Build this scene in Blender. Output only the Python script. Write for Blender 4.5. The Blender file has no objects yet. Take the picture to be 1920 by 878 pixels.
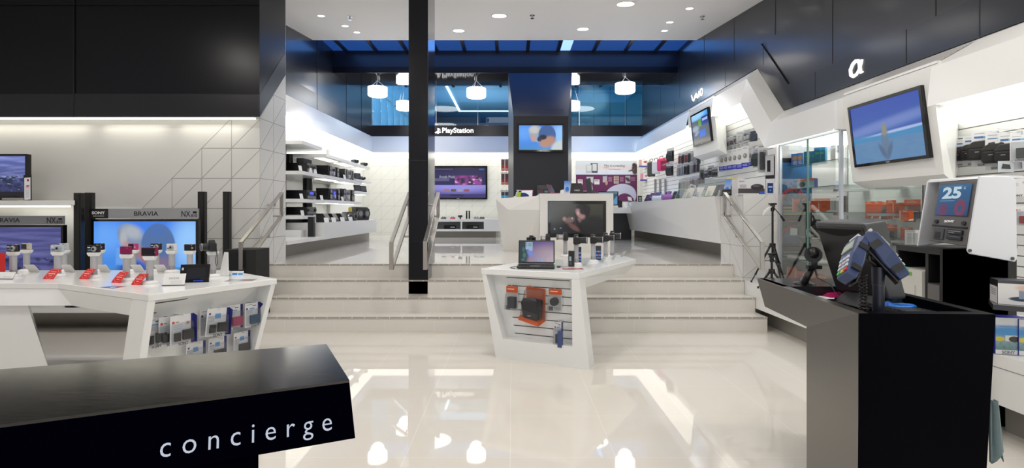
import bpy, bmesh, math, random
from mathutils import Vector, Matrix
V = Vector
R = math.radians
random.seed(7)
SC = bpy.context.scene
COL = SC.collection
F = 969.0      # focal length in pixels of a 1920 px wide frame
EYE = 1.4      # camera height above the lower floor
UP = 0.70      # height of the upper floor

# ---------------------------------------------------------------- camera, world, light
cam_d = bpy.data.cameras.new('camera')
cam_d.sensor_width = 36.0
cam_d.lens = 36.0 * F / 1920
cam_d.shift_y = -42.0 / 1920
cam_d.clip_start = 0.05
cam = bpy.data.objects.new('camera', cam_d)
cam.location = (0, 0, EYE)
cam.rotation_euler = (R(90), 0, 0)
COL.objects.link(cam)
SC.camera = cam
SC.view_settings.view_transform = 'Standard'
SC.view_settings.look = 'None'
SC.view_settings.exposure = 0.0
SC.view_settings.gamma = 1.0
SC.view_settings.use_curve_mapping = False

W = bpy.data.worlds.new('evening_sky')
SC.world = W
W.use_nodes = True
W.node_tree.nodes['Background'].inputs[0].default_value = (0.45, 0.75, 1.0, 1)
W.node_tree.nodes['Background'].inputs[1].default_value = 1.8

def lamp(name, kind, loc, energy, color=(1, 1, 1), size=0.3, rot=(0, 0, 0), spot=None, sy=None, blend=0.5):
    d = bpy.data.lights.new(name, kind)
    d.energy = energy
    d.color = color
    if kind == 'AREA':
        d.size = size
        if sy:
            d.shape = 'RECTANGLE'
            d.size_y = sy
        else:
            d.shape = 'DISK'
    elif kind == 'SPOT':
        d.spot_size = R(spot)
        d.spot_blend = blend
        d.shadow_soft_size = size
    else:
        d.shadow_soft_size = size
    o = bpy.data.objects.new(name, d)
    o.location = loc
    o.rotation_euler = rot
    COL.objects.link(o)
    return o

WARM = (1.0, 0.955, 0.89)
# the shop's ceiling panels over the lower floor (all overhead, above the picture)
for (x, y) in ((-4.6, 4.2), (-2.4, 4.2), (-0.2, 4.4), (2.0, 4.2), (-4.0, 2.0), (-1.4, 1.6), (1.2, 1.6), (3.1, 2.2), (0.0, -1.2)):
    lamp('overhead_light', 'AREA', (x, y, 3.52 + 0.118 * y), 25, WARM, 0.45)
# added fill behind the camera, tilted up to brighten the ceiling
lamp('rear_fill_light', 'AREA', (0.5, -2.9, 1.5), 85, (0.93, 0.96, 1.0), 4.0, (R(124), 0, 0), sy=2.0)
# the skylight's blue light over the upper floor
lamp('skylight_light', 'AREA', (0, 10.6, 4.82), 26, (0.12, 0.36, 1.0), 7.0, (0, 0, 0), sy=0.8)
lamp('skylight_light', 'AREA', (0, 13.2, 4.82), 24, (0.12, 0.40, 1.0), 7.0, (0, 0, 0), sy=1.6)
for (x, y, r, e) in ((2.3, 12.9, 62, 26), (-2.8, 12.9, -62, 14)):  # added blue lamps aimed at the side cladding, not part of the skylight
    lamp('blue_wall_fill', 'AREA', (x, y, 4.80), e, (0.06, 0.42, 1.0), 2.4, (0, R(r) * -1, 0), sy=1.2)

# ---------------------------------------------------------------- geometry from positions
def at(px, py, Y):
    return V(((px - 960) * Y / F, Y, EYE - (py - 397) * Y / F))
def atX(px, py, X):
    return at(px, py, X * F / (px - 960))
def atZ(px, py, z):
    return at(px, py, (EYE - z) * F / (py - 397))

# ---------------------------------------------------------------- materials
MATS = {}
def mat(name, col=(0.8, 0.8, 0.8), rough=0.5, metal=0.0, emit=None, es=0.0, coat=0.0, alpha=1.0, spec=0.5):
    if name in MATS:
        return MATS[name]
    m = bpy.data.materials.new(name)
    m.use_nodes = True
    b = m.node_tree.nodes['Principled BSDF']
    b.inputs['Base Color'].default_value = (*col, 1)
    b.inputs['Roughness'].default_value = rough
    b.inputs['Metallic'].default_value = metal
    b.inputs['Coat Weight'].default_value = coat
    b.inputs['Coat Roughness'].default_value = 0.14
    b.inputs['Specular IOR Level'].default_value = spec
    b.inputs['Alpha'].default_value = alpha
    if emit:
        b.inputs['Emission Color'].default_value = (*emit, 1)
        b.inputs['Emission Strength'].default_value = es
    MATS[name] = m
    return m

def clear(name, tint=(0.93, 0.97, 0.96), refl=0.10, mix=None, rough=0.02):
    """thin clear sheet: mostly see-through, a little gloss"""
    if name in MATS:
        return MATS[name]
    m = bpy.data.materials.new(name)
    m.use_nodes = True
    nt = m.node_tree
    nt.nodes.clear()
    o = nt.nodes.new('ShaderNodeOutputMaterial')
    t = nt.nodes.new('ShaderNodeBsdfTransparent')
    t.inputs[0].default_value = (*tint, 1)
    g = nt.nodes.new('ShaderNodeBsdfGlossy')
    g.inputs['Roughness'].default_value = rough
    fr = nt.nodes.new('ShaderNodeLayerWeight')
    fr.inputs[0].default_value = 0.35
    mu = nt.nodes.new('ShaderNodeMath')
    mu.operation = 'MULTIPLY_ADD'
    mu.inputs[1].default_value = 0.5
    mu.inputs[2].default_value = refl * 0.5
    mx = nt.nodes.new('ShaderNodeMixShader')
    nt.links.new(fr.outputs['Fresnel'], mu.inputs[0])
    nt.links.new(mu.outputs[0], mx.inputs[0])
    nt.links.new(t.outputs[0], mx.inputs[1])
    nt.links.new(g.outputs[0], mx.inputs[2])
    if mix:
        d = nt.nodes.new('ShaderNodeBsdfDiffuse')
        d.inputs[0].default_value = (*mix[0], 1)
        m2 = nt.nodes.new('ShaderNodeMixShader')
        m2.inputs[0].default_value = mix[1]
        nt.links.new(mx.outputs[0], m2.inputs[1])
        nt.links.new(d.outputs[0], m2.inputs[2])
        nt.links.new(m2.outputs[0], o.inputs[0])
    else:
        nt.links.new(mx.outputs[0], o.inputs[0])
    MATS[name] = m
    return m

class NT:
    """small node helper"""
    def __init__(s, m):
        s.t = m.node_tree
    def val(s, v):
        n = s.t.nodes.new('ShaderNodeValue')
        n.outputs[0].default_value = v
        return n.outputs[0]
    def m(s, op, a, b=0.0, c=None):
        n = s.t.nodes.new('ShaderNodeMath')
        n.operation = op
        for i, q in enumerate((a, b, c)):
            if q is None:
                continue
            if isinstance(q, (int, float)):
                n.inputs[i].default_value = q
            else:
                s.t.links.new(q, n.inputs[i])
        return n.outputs[0]
    def mix(s, f, a, b):
        n = s.t.nodes.new('ShaderNodeMix')
        n.data_type = 'RGBA'
        for i, q in ((0, f), (6, a), (7, b)):
            if isinstance(q, (int, float)):
                n.inputs[i].default_value = q
            elif isinstance(q, tuple):
                n.inputs[i].default_value = (*q[:3], 1)
            else:
                s.t.links.new(q, n.inputs[i])
        return n.outputs[2]
    def line(s, x, w):
        """1 where frac(x) is within w of 0 (or 1)"""
        f = s.m('FRACT', x)
        d = s.m('MINIMUM', f, s.m('SUBTRACT', 1.0, f))
        return s.m('LESS_THAN', d, w)

def tile(name, col, groove, u='x', u0=0.0, v0=0.0, size=0.39, size_v=None, gw=0.006, diag=True, v='z', rough=0.3, vert=True, cut=None, bump=0.6, jog=None):
    if name in MATS:
        return MATS[name]
    m = mat(name, col, rough)
    n = NT(m)
    geo = m.node_tree.nodes.new('ShaderNodeNewGeometry')
    sp = m.node_tree.nodes.new('ShaderNodeSeparateXYZ')
    m.node_tree.links.new(geo.outputs['Position'], sp.inputs[0])
    ax = {'x': sp.outputs[0], 'y': sp.outputs[1], 'z': sp.outputs[2]}
    sv = size_v or size
    U = n.m('DIVIDE', n.m('SUBTRACT', ax[u], u0), size)
    Vv = n.m('DIVIDE', n.m('SUBTRACT', ax[v], v0), sv)
    g = n.line(Vv, gw / sv)
    if vert:
        g = n.m('MAXIMUM', g, n.line(U, gw / size))
    if diag:
        g = n.m('MAXIMUM', g, n.line(n.m('SUBTRACT', Vv, U), gw * 1.4 / size))
    if cut:   # keep grooves only on the lower right of one diagonal: V - U < cut
        g = n.m('MULTIPLY', g, n.m('LESS_THAN', n.m('SUBTRACT', Vv, U), cut))
    b = m.node_tree.nodes['Principled BSDF']
    m.node_tree.links.new(n.mix(g, col, groove), b.inputs['Base Color'])
    bm_ = m.node_tree.nodes.new('ShaderNodeBump')
    bm_.invert = True
    bm_.inputs['Strength'].default_value = bump
    bm_.inputs['Distance'].default_value = 0.004
    m.node_tree.links.new(g, bm_.inputs['Height'])
    m.node_tree.links.new(bm_.outputs[0], b.inputs['Normal'])
    return m

def brushed(name, col, rough=0.3, metal=1.0, stretch=(1, 1, 60), amt=0.1):
    m = mat(name, col, rough, metal)
    nt = m.node_tree
    tc = nt.nodes.new('ShaderNodeTexCoord')
    mp = nt.nodes.new('ShaderNodeMapping')
    mp.inputs['Scale'].default_value = stretch
    no = nt.nodes.new('ShaderNodeTexNoise')
    no.inputs['Scale'].default_value = 6
    nt.links.new(tc.outputs['Object'], mp.inputs[0])
    nt.links.new(mp.outputs[0], no.inputs[0])
    n = NT(m)
    r = n.m('MULTIPLY_ADD', no.outputs[0], amt * 2, rough - amt)
    nt.links.new(r, nt.nodes['Principled BSDF'].inputs['Roughness'])
    return m

def pic(name, layers, emit=None, rough=0.25):
    """a printed or lit picture laid out in the face's own UV square"""
    if name in MATS:
        return MATS[name]
    m = mat(name, (0.5, 0.5, 0.5), rough)
    nt = m.node_tree
    n = NT(m)
    uv = nt.nodes.new('ShaderNodeUVMap')
    uv.uv_map = 'UVMap'
    sp = nt.nodes.new('ShaderNodeSeparateXYZ')
    nt.links.new(uv.outputs[0], sp.inputs[0])
    X, Y = sp.outputs[0], sp.outputs[1]
    c = (0.5, 0.5, 0.5)
    for L in layers:
        k = L[0]
        if k == 'grad':
            c = n.mix(Y, L[1], L[2])
        elif k == 'gradx':
            c = n.mix(X, L[1], L[2])
        elif k == 'ell':
            _, cx, cy, rx, ry, rot, col, soft = L
            ca, sa = math.cos(R(rot)), math.sin(R(rot))
            dx, dy = n.m('SUBTRACT', X, cx), n.m('SUBTRACT', Y, cy)
            a = n.m('DIVIDE', n.m('ADD', n.m('MULTIPLY', dx, ca), n.m('MULTIPLY', dy, sa)), rx)
            b = n.m('DIVIDE', n.m('SUBTRACT', n.m('MULTIPLY', dy, ca), n.m('MULTIPLY', dx, sa)), ry)
            d = n.m('SQRT', n.m('ADD', n.m('MULTIPLY', a, a), n.m('MULTIPLY', b, b)))
            mr = nt.nodes.new('ShaderNodeMapRange')
            mr.interpolation_type = 'SMOOTHSTEP'
            nt.links.new(d, mr.inputs[0])
            mr.inputs[1].default_value = 1 - soft
            mr.inputs[2].default_value = 1 + soft
            mr.inputs[3].default_value = 1
            mr.inputs[4].default_value = 0
            c = n.mix(mr.outputs[0], c, col)
        elif k == 'rect':
            _, x0, y0, x1, y1, col = L
            f = n.m('MULTIPLY', n.m('MULTIPLY', n.m('GREATER_THAN', X, x0), n.m('LESS_THAN', X, x1)),
                    n.m('MULTIPLY', n.m('GREATER_THAN', Y, y0), n.m('LESS_THAN', Y, y1)))
            c = n.mix(f, c, col)
        elif k == 'noise':   # ('noise', (sx, sy), colour, lo, hi, (y0, y1))
            _, sc, col, lo, hi, yr = L
            mp = nt.nodes.new('ShaderNodeMapping')
            mp.inputs['Scale'].default_value = (sc[0], sc[1], 1)
            if len(sc) > 2:
                mp.inputs['Rotation'].default_value = (0, 0, R(sc[2]))
            no = nt.nodes.new('ShaderNodeTexNoise')
            no.inputs['Scale'].default_value = 1
            no.inputs['Detail'].default_value = 4
            nt.links.new(uv.outputs[0], mp.inputs[0])
            nt.links.new(mp.outputs[0], no.inputs[0])
            mr = nt.nodes.new('ShaderNodeMapRange')
            nt.links.new(no.outputs[0], mr.inputs[0])
            mr.inputs[1].default_value = lo
            mr.inputs[2].default_value = hi
            f = n.m('MULTIPLY', mr.outputs[0], n.m('MULTIPLY', n.m('GREATER_THAN', Y, yr[0]), n.m('LESS_THAN', Y, yr[1])))
            c = n.mix(f, c, col)
        elif k == 'lines':   # rows of small text: ('lines', x0,y0,x1,y1, n, colour)
            _, x0, y0, x1, y1, cnt, col = L
            f = n.m('MULTIPLY', n.m('MULTIPLY', n.m('GREATER_THAN', X, x0), n.m('LESS_THAN', X, x1)),
                    n.m('MULTIPLY', n.m('GREATER_THAN', Y, y0), n.m('LESS_THAN', Y, y1)))
            fr = n.m('FRACT', n.m('MULTIPLY', n.m('SUBTRACT', Y, y0), cnt / (y1 - y0)))
            f = n.m('MULTIPLY', f, n.m('GREATER_THAN', fr, 0.5))
            c = n.mix(f, c, col)
    b = nt.nodes['Principled BSDF']
    if emit:
        b.inputs['Base Color'].default_value = (0.01, 0.01, 0.012, 1)
        b.inputs['Roughness'].default_value = 0.15
        nt.links.new(c, b.inputs['Emission Color'])
        b.inputs['Emission Strength'].default_value = emit
    else:
        nt.links.new(c, b.inputs['Base Color'])
    return m

# ---------------------------------------------------------------- mesh builder
TXT = {}
def text_mesh(s, bold=0.0, space=1.0):
    key = (s, bold, space)
    if key not in TXT:
        cu = bpy.data.curves.new('lettering', 'FONT')
        cu.body = s
        cu.size = 1.0
        cu.offset = bold
        cu.space_character = space
        cu.extrude = 0.02
        cu.resolution_u = 3
        cu.align_x = 'CENTER'
        cu.align_y = 'CENTER'
        ob = bpy.data.objects.new('lettering', cu)
        COL.objects.link(ob)
        dg = bpy.context.evaluated_depsgraph_get()
        me = bpy.data.meshes.new_from_object(ob.evaluated_get(dg))
        vs = [v.co.copy() for v in me.vertices]
        fs = [tuple(p.vertices) for p in me.polygons]
        bpy.data.objects.remove(ob)
        bpy.data.curves.remove(cu)
        bpy.data.meshes.remove(me)
        xs = [v.x for v in vs]
        ys = [v.y for v in vs]
        cx, cy = (min(xs) + max(xs)) / 2, (min(ys) + max(ys)) / 2
        w, h = max(xs) - min(xs), max(ys) - min(ys)
        vs = [V(((v.x - cx), (v.y - cy), v.z)) for v in vs]
        TXT[key] = (vs, fs, w, h)
    return TXT[key]

class MB:
    def __init__(s, x=None):
        s.v, s.f, s.mi, s.sm, s.uv, s.mats = [], [], [], [], {}, []
        s.x = x or Matrix()
    def m(s, m):
        if m not in s.mats:
            s.mats.append(m)
        return s.mats.index(m)
    def add(s, vs, fs, m, smooth=False, x=None):
        M = s.x @ x if x is not None else s.x
        o = len(s.v)
        s.v += [M @ V(v) for v in vs]
        k = s.m(m)
        for f in fs:
            s.f.append([i + o for i in f])
            s.mi.append(k)
            s.sm.append(smooth)
        return s
    def quad(s, pts, m, uv=True):
        """bl, br, tr, tl seen from the front"""
        s.add(pts, [list(range(len(pts)))], m)
        if uv and len(pts) == 4:
            s.uv[len(s.f) - 1] = [(0, 0), (1, 0), (1, 1), (0, 1)]
        return s
    def box(s, c, d, m, x=None):
        cx, cy, cz = c
        a, b, e = d[0] / 2, d[1] / 2, d[2] / 2
        vs = [(cx + i * a, cy + j * b, cz + k * e) for k in (-1, 1) for j in (-1, 1) for i in (-1, 1)]
        fs = [(0, 2, 3, 1), (4, 5, 7, 6), (0, 1, 5, 4), (2, 6, 7, 3), (0, 4, 6, 2), (1, 3, 7, 5)]
        return s.add(vs, fs, m, x=x)
    def bb(s, x0, x1, y0, y1, z0, z1, m):
        return s.box(((x0 + x1) / 2, (y0 + y1) / 2, (z0 + z1) / 2), (abs(x1 - x0), abs(y1 - y0), abs(z1 - z0)), m)
    def prism(s, pts, a, b, m, axis='z', x=None):
        """polygon extruded along axis from a to b; pts are the two other coordinates in order"""
        def P(p, t):
            return {'z': (p[0], p[1], t), 'x': (t, p[0], p[1]), 'y': (p[0], t, p[1])}[axis]
        n = len(pts)
        vs = [P(p, a) for p in pts] + [P(p, b) for p in pts]
        fs = [list(range(n))[::-1], list(range(n, 2 * n))]
        fs += [(i, (i + 1) % n, n + (i + 1) % n, n + i) for i in range(n)]
        return s.add(vs, fs, m, x=x)
    def slab(s, top, bot, m):
        """closed solid from two matching 3-D polygons"""
        n = len(top)
        fs = [list(range(n)), list(range(n, 2 * n))[::-1]]
        fs += [(i, n + i, n + (i + 1) % n, (i + 1) % n) for i in range(n)]
        return s.add(list(top) + list(bot), fs, m)
    def hull(s, pts, m, x=None):
        bm = bmesh.new()
        for p in pts:
            bm.verts.new(p)
        r = bmesh.ops.convex_hull(bm, input=bm.verts)
        bmesh.ops.delete(bm, geom=[g for g in r['geom_interior'] if isinstance(g, bmesh.types.BMVert)], context='VERTS')
        bmesh.ops.dissolve_limit(bm, angle_limit=0.02, verts=bm.verts, edges=bm.edges)
        bm.verts.index_update()
        vs = [v.co.copy() for v in bm.verts]
        fs = [[v.index for v in f.verts] for f in bm.faces]
        bm.free()
        return s.add(vs, fs, m, x=x)
    def cyl(s, p0, p1, r0, r1=None, n=14, m=None, cap=True):
        r1 = r0 if r1 is None else r1
        p0, p1 = V(p0), V(p1)
        d = (p1 - p0).normalized()
        q = d.orthogonal().normalized()
        w = d.cross(q)
        def ring(p, r):
            return [p + (q * math.cos(2 * math.pi * i / n) + w * math.sin(2 * math.pi * i / n)) * r for i in range(n)]
        A, B = ring(p0, r0), ring(p1, r1)
        s.add(A + B, [(i, (i + 1) % n, n + (i + 1) % n, n + i) for i in range(n)], m, True)
        if cap:
            s.add(A, [list(range(n))[::-1]], m)
            s.add(B, [list(range(n))], m)
        return s
    def tube(s, pts, r, m, n=8, closed=False):
        pts = [V(p) for p in pts]
        rings, prev = [], None
        N = len(pts)
        for i, p in enumerate(pts):
            a = pts[(i - 1) % N] if (closed or i) else p
            b = pts[(i + 1) % N] if (closed or i < N - 1) else p
            d = (b - a).normalized()
            if prev is None:
                q = d.orthogonal().normalized()
            else:
                q = (prev - d * prev.dot(d)).normalized()
            prev = q
            w = d.cross(q)
            rings.append([p + (q * math.cos(2 * math.pi * k / n) + w * math.sin(2 * math.pi * k / n)) * r for k in range(n)])
        vs = [v for g in rings for v in g]
        fs = []
        for i in range(N if closed else N - 1):
            j = (i + 1) % N
            fs += [(i * n + k, i * n + (k + 1) % n, j * n + (k + 1) % n, j * n + k) for k in range(n)]
        if not closed:
            fs += [list(range(n))[::-1], list(range((N - 1) * n, N * n))]
        return s.add(vs, fs, m, True)
    def lathe(s, prof, m, c=(0, 0, 0), n=20, x=None):
        """prof: (r, z) pairs; split a corner by repeating a point"""
        c = V(c)
        seg = [[]]
        for i, p in enumerate(prof):
            if i and tuple(prof[i - 1]) == tuple(p):
                seg.append([])
            seg[-1].append(p)
        for sg in seg:
            vs = [c + V((r * math.cos(2 * math.pi * k / n), r * math.sin(2 * math.pi * k / n), z)) for (r, z) in sg for k in range(n)]
            fs = []
            for i in range(len(sg) - 1):
                fs += [(i * n + k, i * n + (k + 1) % n, (i + 1) * n + (k + 1) % n, (i + 1) * n + k) for k in range(n)]
            s.add(vs, fs, m, True, x=x)
        r, z = prof[0]
        s.add([c + V((r * math.cos(2 * math.pi * k / n), r * math.sin(2 * math.pi * k / n), z)) for k in range(n)], [list(range(n))[::-1]], m, x=x)
        r, z = prof[-1]
        s.add([c + V((r * math.cos(2 * math.pi * k / n), r * math.sin(2 * math.pi * k / n), z)) for k in range(n)], [list(range(n))], m, x=x)
        return s
    def text(s, body, o, u, w, width, m, bold=0.0, height=None, depth=0.002, space=1.0):
        """lettering centred at o, running along unit u with unit w up"""
        vs, fs, tw, th = text_mesh(body, bold, space)
        u, w = V(u).normalized(), V(w).normalized()
        nrm = u.cross(w)
        kx = width / tw
        ky = height / th if height else kx
        o = V(o)
        return s.add([o + u * v.x * kx + w * v.y * ky + nrm * (v.z / 0.02 * depth * 0.5 + depth * 0.5) for v in vs], fs, m)
    def build(s, name, parent=None, bevel=0.0, seg=2, props=None, fix=True):
        me = bpy.data.meshes.new(name)
        me.from_pydata(s.v, [], s.f)
        for m in s.mats:
            me.materials.append(m)
        for i, p in enumerate(me.polygons):
            p.material_index = s.mi[i]
            p.use_smooth = s.sm[i]
        uvl = me.uv_layers.new(name='UVMap')
        for i, uv in s.uv.items():
            for k, li in enumerate(me.polygons[i].loop_indices):
                uvl.data[li].uv = uv[k]
        if fix and not s.uv:
            bm = bmesh.new()
            bm.from_mesh(me)
            bmesh.ops.recalc_face_normals(bm, faces=bm.faces)
            bm.to_mesh(me)
            bm.free()
        o = bpy.data.objects.new(name, me)
        COL.objects.link(o)
        if parent is not None:
            o.parent = parent
        if bevel:
            b = o.modifiers.new('bevel', 'BEVEL')
            b.width = bevel
            b.segments = seg
            b.limit_method = 'ANGLE'
            b.angle_limit = R(40)
        if props:
            for k, v in props.items():
                o[k] = v
        return o

def empty(name, loc=(0, 0, 0), rz=0.0, label=None, cat=None, group=None):
    o = bpy.data.objects.new(name, None)
    o.empty_display_size = 0.1
    COL.objects.link(o)
    o.location = loc
    o.rotation_euler = (0, 0, rz)
    return tag(o, label, cat, group)
def tag(o, label=None, cat=None, group=None, kind=None):
    if label: o['label'] = label
    if cat: o['category'] = cat
    if group: o['group'] = group
    if kind: o['kind'] = kind
    return o
def struct(mb, name, **k):
    o = mb.build(name, **k)
    o['kind'] = 'structure'
    return o
def dup(root, loc, rz=None, label=None, group=None, scale=None):
    r = root.copy()
    COL.objects.link(r)
    r.location = loc
    if rz is not None: r.rotation_euler = (0, 0, rz)
    if label: r['label'] = label
    if group: r['group'] = group
    if scale: r.scale = scale
    for ch in list(root.children):
        c = ch.copy()
        COL.objects.link(c)
        c.parent = r
        for g in list(ch.children):
            d = g.copy()
            COL.objects.link(d)
            d.parent = c
    return r
# ---------------------------------------------------------------- shared materials
white = mat('white_lacquer', (0.82, 0.82, 0.81), 0.22)
white_paint = mat('white_paint', (0.78, 0.76, 0.75), 0.6)
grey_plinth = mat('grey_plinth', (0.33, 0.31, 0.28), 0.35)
navy = mat('dark_cladding', (0.004, 0.0042, 0.008), 0.28, 0.0, spec=0.3)
navy2 = mat('dark_cladding_band', (0.003, 0.0035, 0.009), 0.32, 0.0, spec=0.6)
black = mat('black_plastic', (0.008, 0.008, 0.009), 0.35)
blackm = mat('matte_black', (0.012, 0.012, 0.012), 0.7)
gloss_black = mat('gloss_black', (0.004, 0.004, 0.005), 0.08)
dgrey = mat('dark_grey_plastic', (0.05, 0.05, 0.055), 0.45)
mgrey = mat('grey_plastic', (0.25, 0.25, 0.26), 0.4)
lgrey = mat('light_grey_plastic', (0.55, 0.55, 0.56), 0.4)
silver = mat('silver_metal', (0.75, 0.75, 0.77), 0.3, 1.0)
steel = brushed('brushed_steel', (0.50, 0.475, 0.45), 0.30, 1.0, (60, 1, 1), 0.05)
chrome = mat('chrome', (0.8, 0.8, 0.82), 0.12, 1.0)
paper = mat('white_card', (0.80, 0.80, 0.80), 0.5)
cove_lit = mat('lit_cove_panel', (0.9, 0.9, 0.85), 0.5, emit=(1.0, 0.985, 0.90), es=1.8)
strip_lit = mat('lit_strip', (0.9, 0.9, 0.85), 0.5, emit=(1.0, 0.96, 0.80), es=2.5)
sign_lit = mat('lit_sign_face', (0.9, 0.9, 0.85), 0.5, emit=(1.0, 0.97, 0.90), es=1.15)
lamp_lit = mat('lit_lamp_glass', (0.9, 0.9, 0.9), 0.4, emit=(1.0, 0.98, 0.95), es=5.0)
floor_m = tile('cream_floor_tile', (0.70, 0.665, 0.61), (0.78, 0.755, 0.71), 'x', -0.01, 0.54, 0.6, 0.6, 0.0022, False, 'y', 0.05, bump=0.0)
floor_m.node_tree.nodes['Principled BSDF'].inputs['Roughness'].default_value = 0.025
floor_m.node_tree.nodes['Principled BSDF'].inputs['IOR'].default_value = 1.34
riser_m = tile('cream_riser_tile', (0.74, 0.71, 0.665), (0.82, 0.80, 0.77), 'x', -0.32, 0.0, 0.58, 10.0, 0.0018, False, 'z', 0.25, bump=0.0)
nosing_m = tile('stair_nosing', (0.40, 0.37, 0.34), (0.78, 0.76, 0.72), 'x', 0.03, 0.0, 0.145, 10.0, 0.004, False, 'z', 0.35, bump=0.0)
GC = (0.36, 0.355, 0.345)
TW = (0.72, 0.715, 0.70)
wall_tile_front = tile('white_wall_tile_front', TW, GC, 'x', -3.26, 1.44 - 0.392 * 4, 0.387, 0.392, 0.0042, True, 'z', 0.3, cut=8.02)
wall_tile_side = tile('white_wall_tile_side', TW, GC, 'y', 6.72, 1.44 - 0.392 * 4, 0.387, 0.392, 0.0045, True, 'z', 0.3)
wall_tile_back = tile('white_wall_tile_back', (0.78, 0.78, 0.75), (0.60, 0.60, 0.57), 'x', -3.9, 0.78, 0.387, 0.392, 0.004, True, 'z', 0.3)
slat_up = tile('slatwall_upper', (0.80, 0.80, 0.79), (0.10, 0.10, 0.09), 'y', 0, 0.05, 1.0, 0.10, 0.0045, False, 'z', 0.4, vert=False)
slat_low = tile('slatwall_lower', (0.80, 0.80, 0.79), (0.10, 0.10, 0.09), 'y', 0, 0.04, 1.0, 0.0895, 0.0045, False, 'z', 0.4, vert=False)

# ---------------------------------------------------------------- floor and stairs
struct(MB().bb(-7.2, 4.6, -3.2, 7.0, -0.1, 0.0, floor_m), 'floor')
struct(MB().bb(-4.8, 4.5, 6.92, 15.7, 0.5, UP, floor_m), 'floor_upper')
m = MB()
pass
for i in range(4):
    y0 = 6.0 + 0.3 * i
    z1 = 0.175 * (i + 1)
    y1 = 6.9 + 0.0 if i < 3 else 6.92
    m.bb(-2.95 if i < 2 else -3.28, 2.965, y0, 6.92, (0.001 if i == 0 else z1 - 0.175), z1 - 0.018, riser_m)
    if i < 3:
        m.bb(-2.95 if i < 2 else -3.28, 2.965, y0, y0 + 0.3, z1 - 0.018, z1, floor_m)
    else:
        m.bb(-3.28, 2.965, y0, y0 + 0.02, z1 - 0.018, z1 + 0.0005, floor_m)
m.bb(-3.28, -2.94, 6.595, 6.92, 0.0, 0.349, riser_m)
struct(m, 'floor_steps')
m = MB()
for i in range(4):
    xa = -2.95 if i < 2 else -3.28
    m.bb(xa, 2.965, 5.992 + 0.3 * i, 6.0 + 0.3 * i, 0.175 * (i + 1) - 0.016, 0.175 * (i + 1) + 0.001, nosing_m)
    m.bb(xa, 2.965, 6.0 + 0.3 * i, 6.012 + 0.3 * i, 0.175 * (i + 1), 0.175 * (i + 1) + 0.001, nosing_m)
struct(m, 'trim_1')

# ---------------------------------------------------------------- ceiling (rises towards the upper floor)
def cz(y): return 3.54 + 0.118 * y
m = MB()
m.prism([(-3.2, cz(-3.2)), (10.0, cz(10.0)), (10.0, cz(10.0) + 0.12), (-3.2, cz(-3.2) + 0.12)], -7.2, 4.6, mat('ceiling_paint', (0.88, 0.87, 0.86), 0.7), 'x')
struct(m, 'ceiling')
# skylight over the back: dark mullions between blue panes
sky_pane = mat('skylight_pane', (0.02, 0.05, 0.15), 0.2, emit=(0.008, 0.045, 0.20), es=1.0)
sky_bright = mat('skylight_bright_pane', (0.3, 0.5, 0.8), 0.2, emit=(0.35, 0.6, 1.0), es=1.2)
mull = mat('skylight_mullion', (0.004, 0.008, 0.03), 0.4)
m = MB()
m.bb(-4.0, 3.7, 9.9, 14.3, 4.875, 4.89, sky_pane)
struct(m, 'ceiling_skylight')
m = MB()
for k, x in enumerate([-3.6, -2.95, -2.3, -1.65, -1.05, -0.35, 0.30, 0.95, 1.72, 2.4, 3.05]):
    m.bb(x, x + 0.07, 9.9, 14.3, 4.84, 4.875, mull)
struct(m, 'trim_2')
struct(MB().bb(0.93 + .11, 1.25, 10.05, 11.12, 4.868, 4.876, sky_bright), 'window_5')
# beam with its mirror-dark underside
beam_front = mat('beam_front', (0.004, 0.007, 0.022), 0.35)
beam_under = mat('beam_underside', (0.02, 0.02, 0.022), 0.06, 0.4)
m = MB()
m.bb(-3.85, 3.57, 11.15, 12.2, 4.405, 4.875, beam_front)
m.bb(-3.85, 3.57, 11.15, 12.2, 4.39, 4.404, beam_under)
m.bb(-3.85, 3.57, 11.13, 11.149, 4.39, 4.52, navy)
for x in (-1.6, -0.62, 0.32, 1.36, 2.30):
    m.bb(x, x + 0.008, 11.126, 11.13, 4.39, 4.875, mgrey) if False else None
struct(m, 'ceiling_beam')

# ---------------------------------------------------------------- walls of the lower floor
wall_front_m = wall_tile_front
m = MB()
m.quad([(-7.2, 6.72, 0), (-3.28, 6.72, 0), (-3.28, 6.72, 4.35), (-7.2, 6.72, 4.35)], wall_tile_front)
m.quad([(-3.28, 6.72, 0), (-3.28, 7.49, 0), (-3.28, 7.49, 4.42), (-3.28, 6.72, 4.42)], wall_tile_side)
m.quad([(-3.28, 7.49, 0), (-7.2, 7.49, 0), (-7.2, 7.49, 4.42), (-3.28, 7.49, 4.42)], white_paint)
struct(m, 'wall_left')
struct(MB().bb(-7.3, -7.2, -3.2, 6.72, 0, 4.4, white_paint), 'wall_side')
m = MB()
m.bb(-7.2, -1.6, -3.3, -3.2, 0, 3.4, white_paint).bb(2.6, 4.6, -3.3, -3.2, 0, 3.4, white_paint).bb(-1.6, 2.6, -3.3, -3.2, 2.4, 3.4, navy)
struct(m, 'wall_front')
struct(MB().bb(-1.6, 2.6, -3.27, -3.25, 0, 2.4, mat('entrance_glass', (0.05, 0.06, 0.08), 0.1)), 'door_1')
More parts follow.
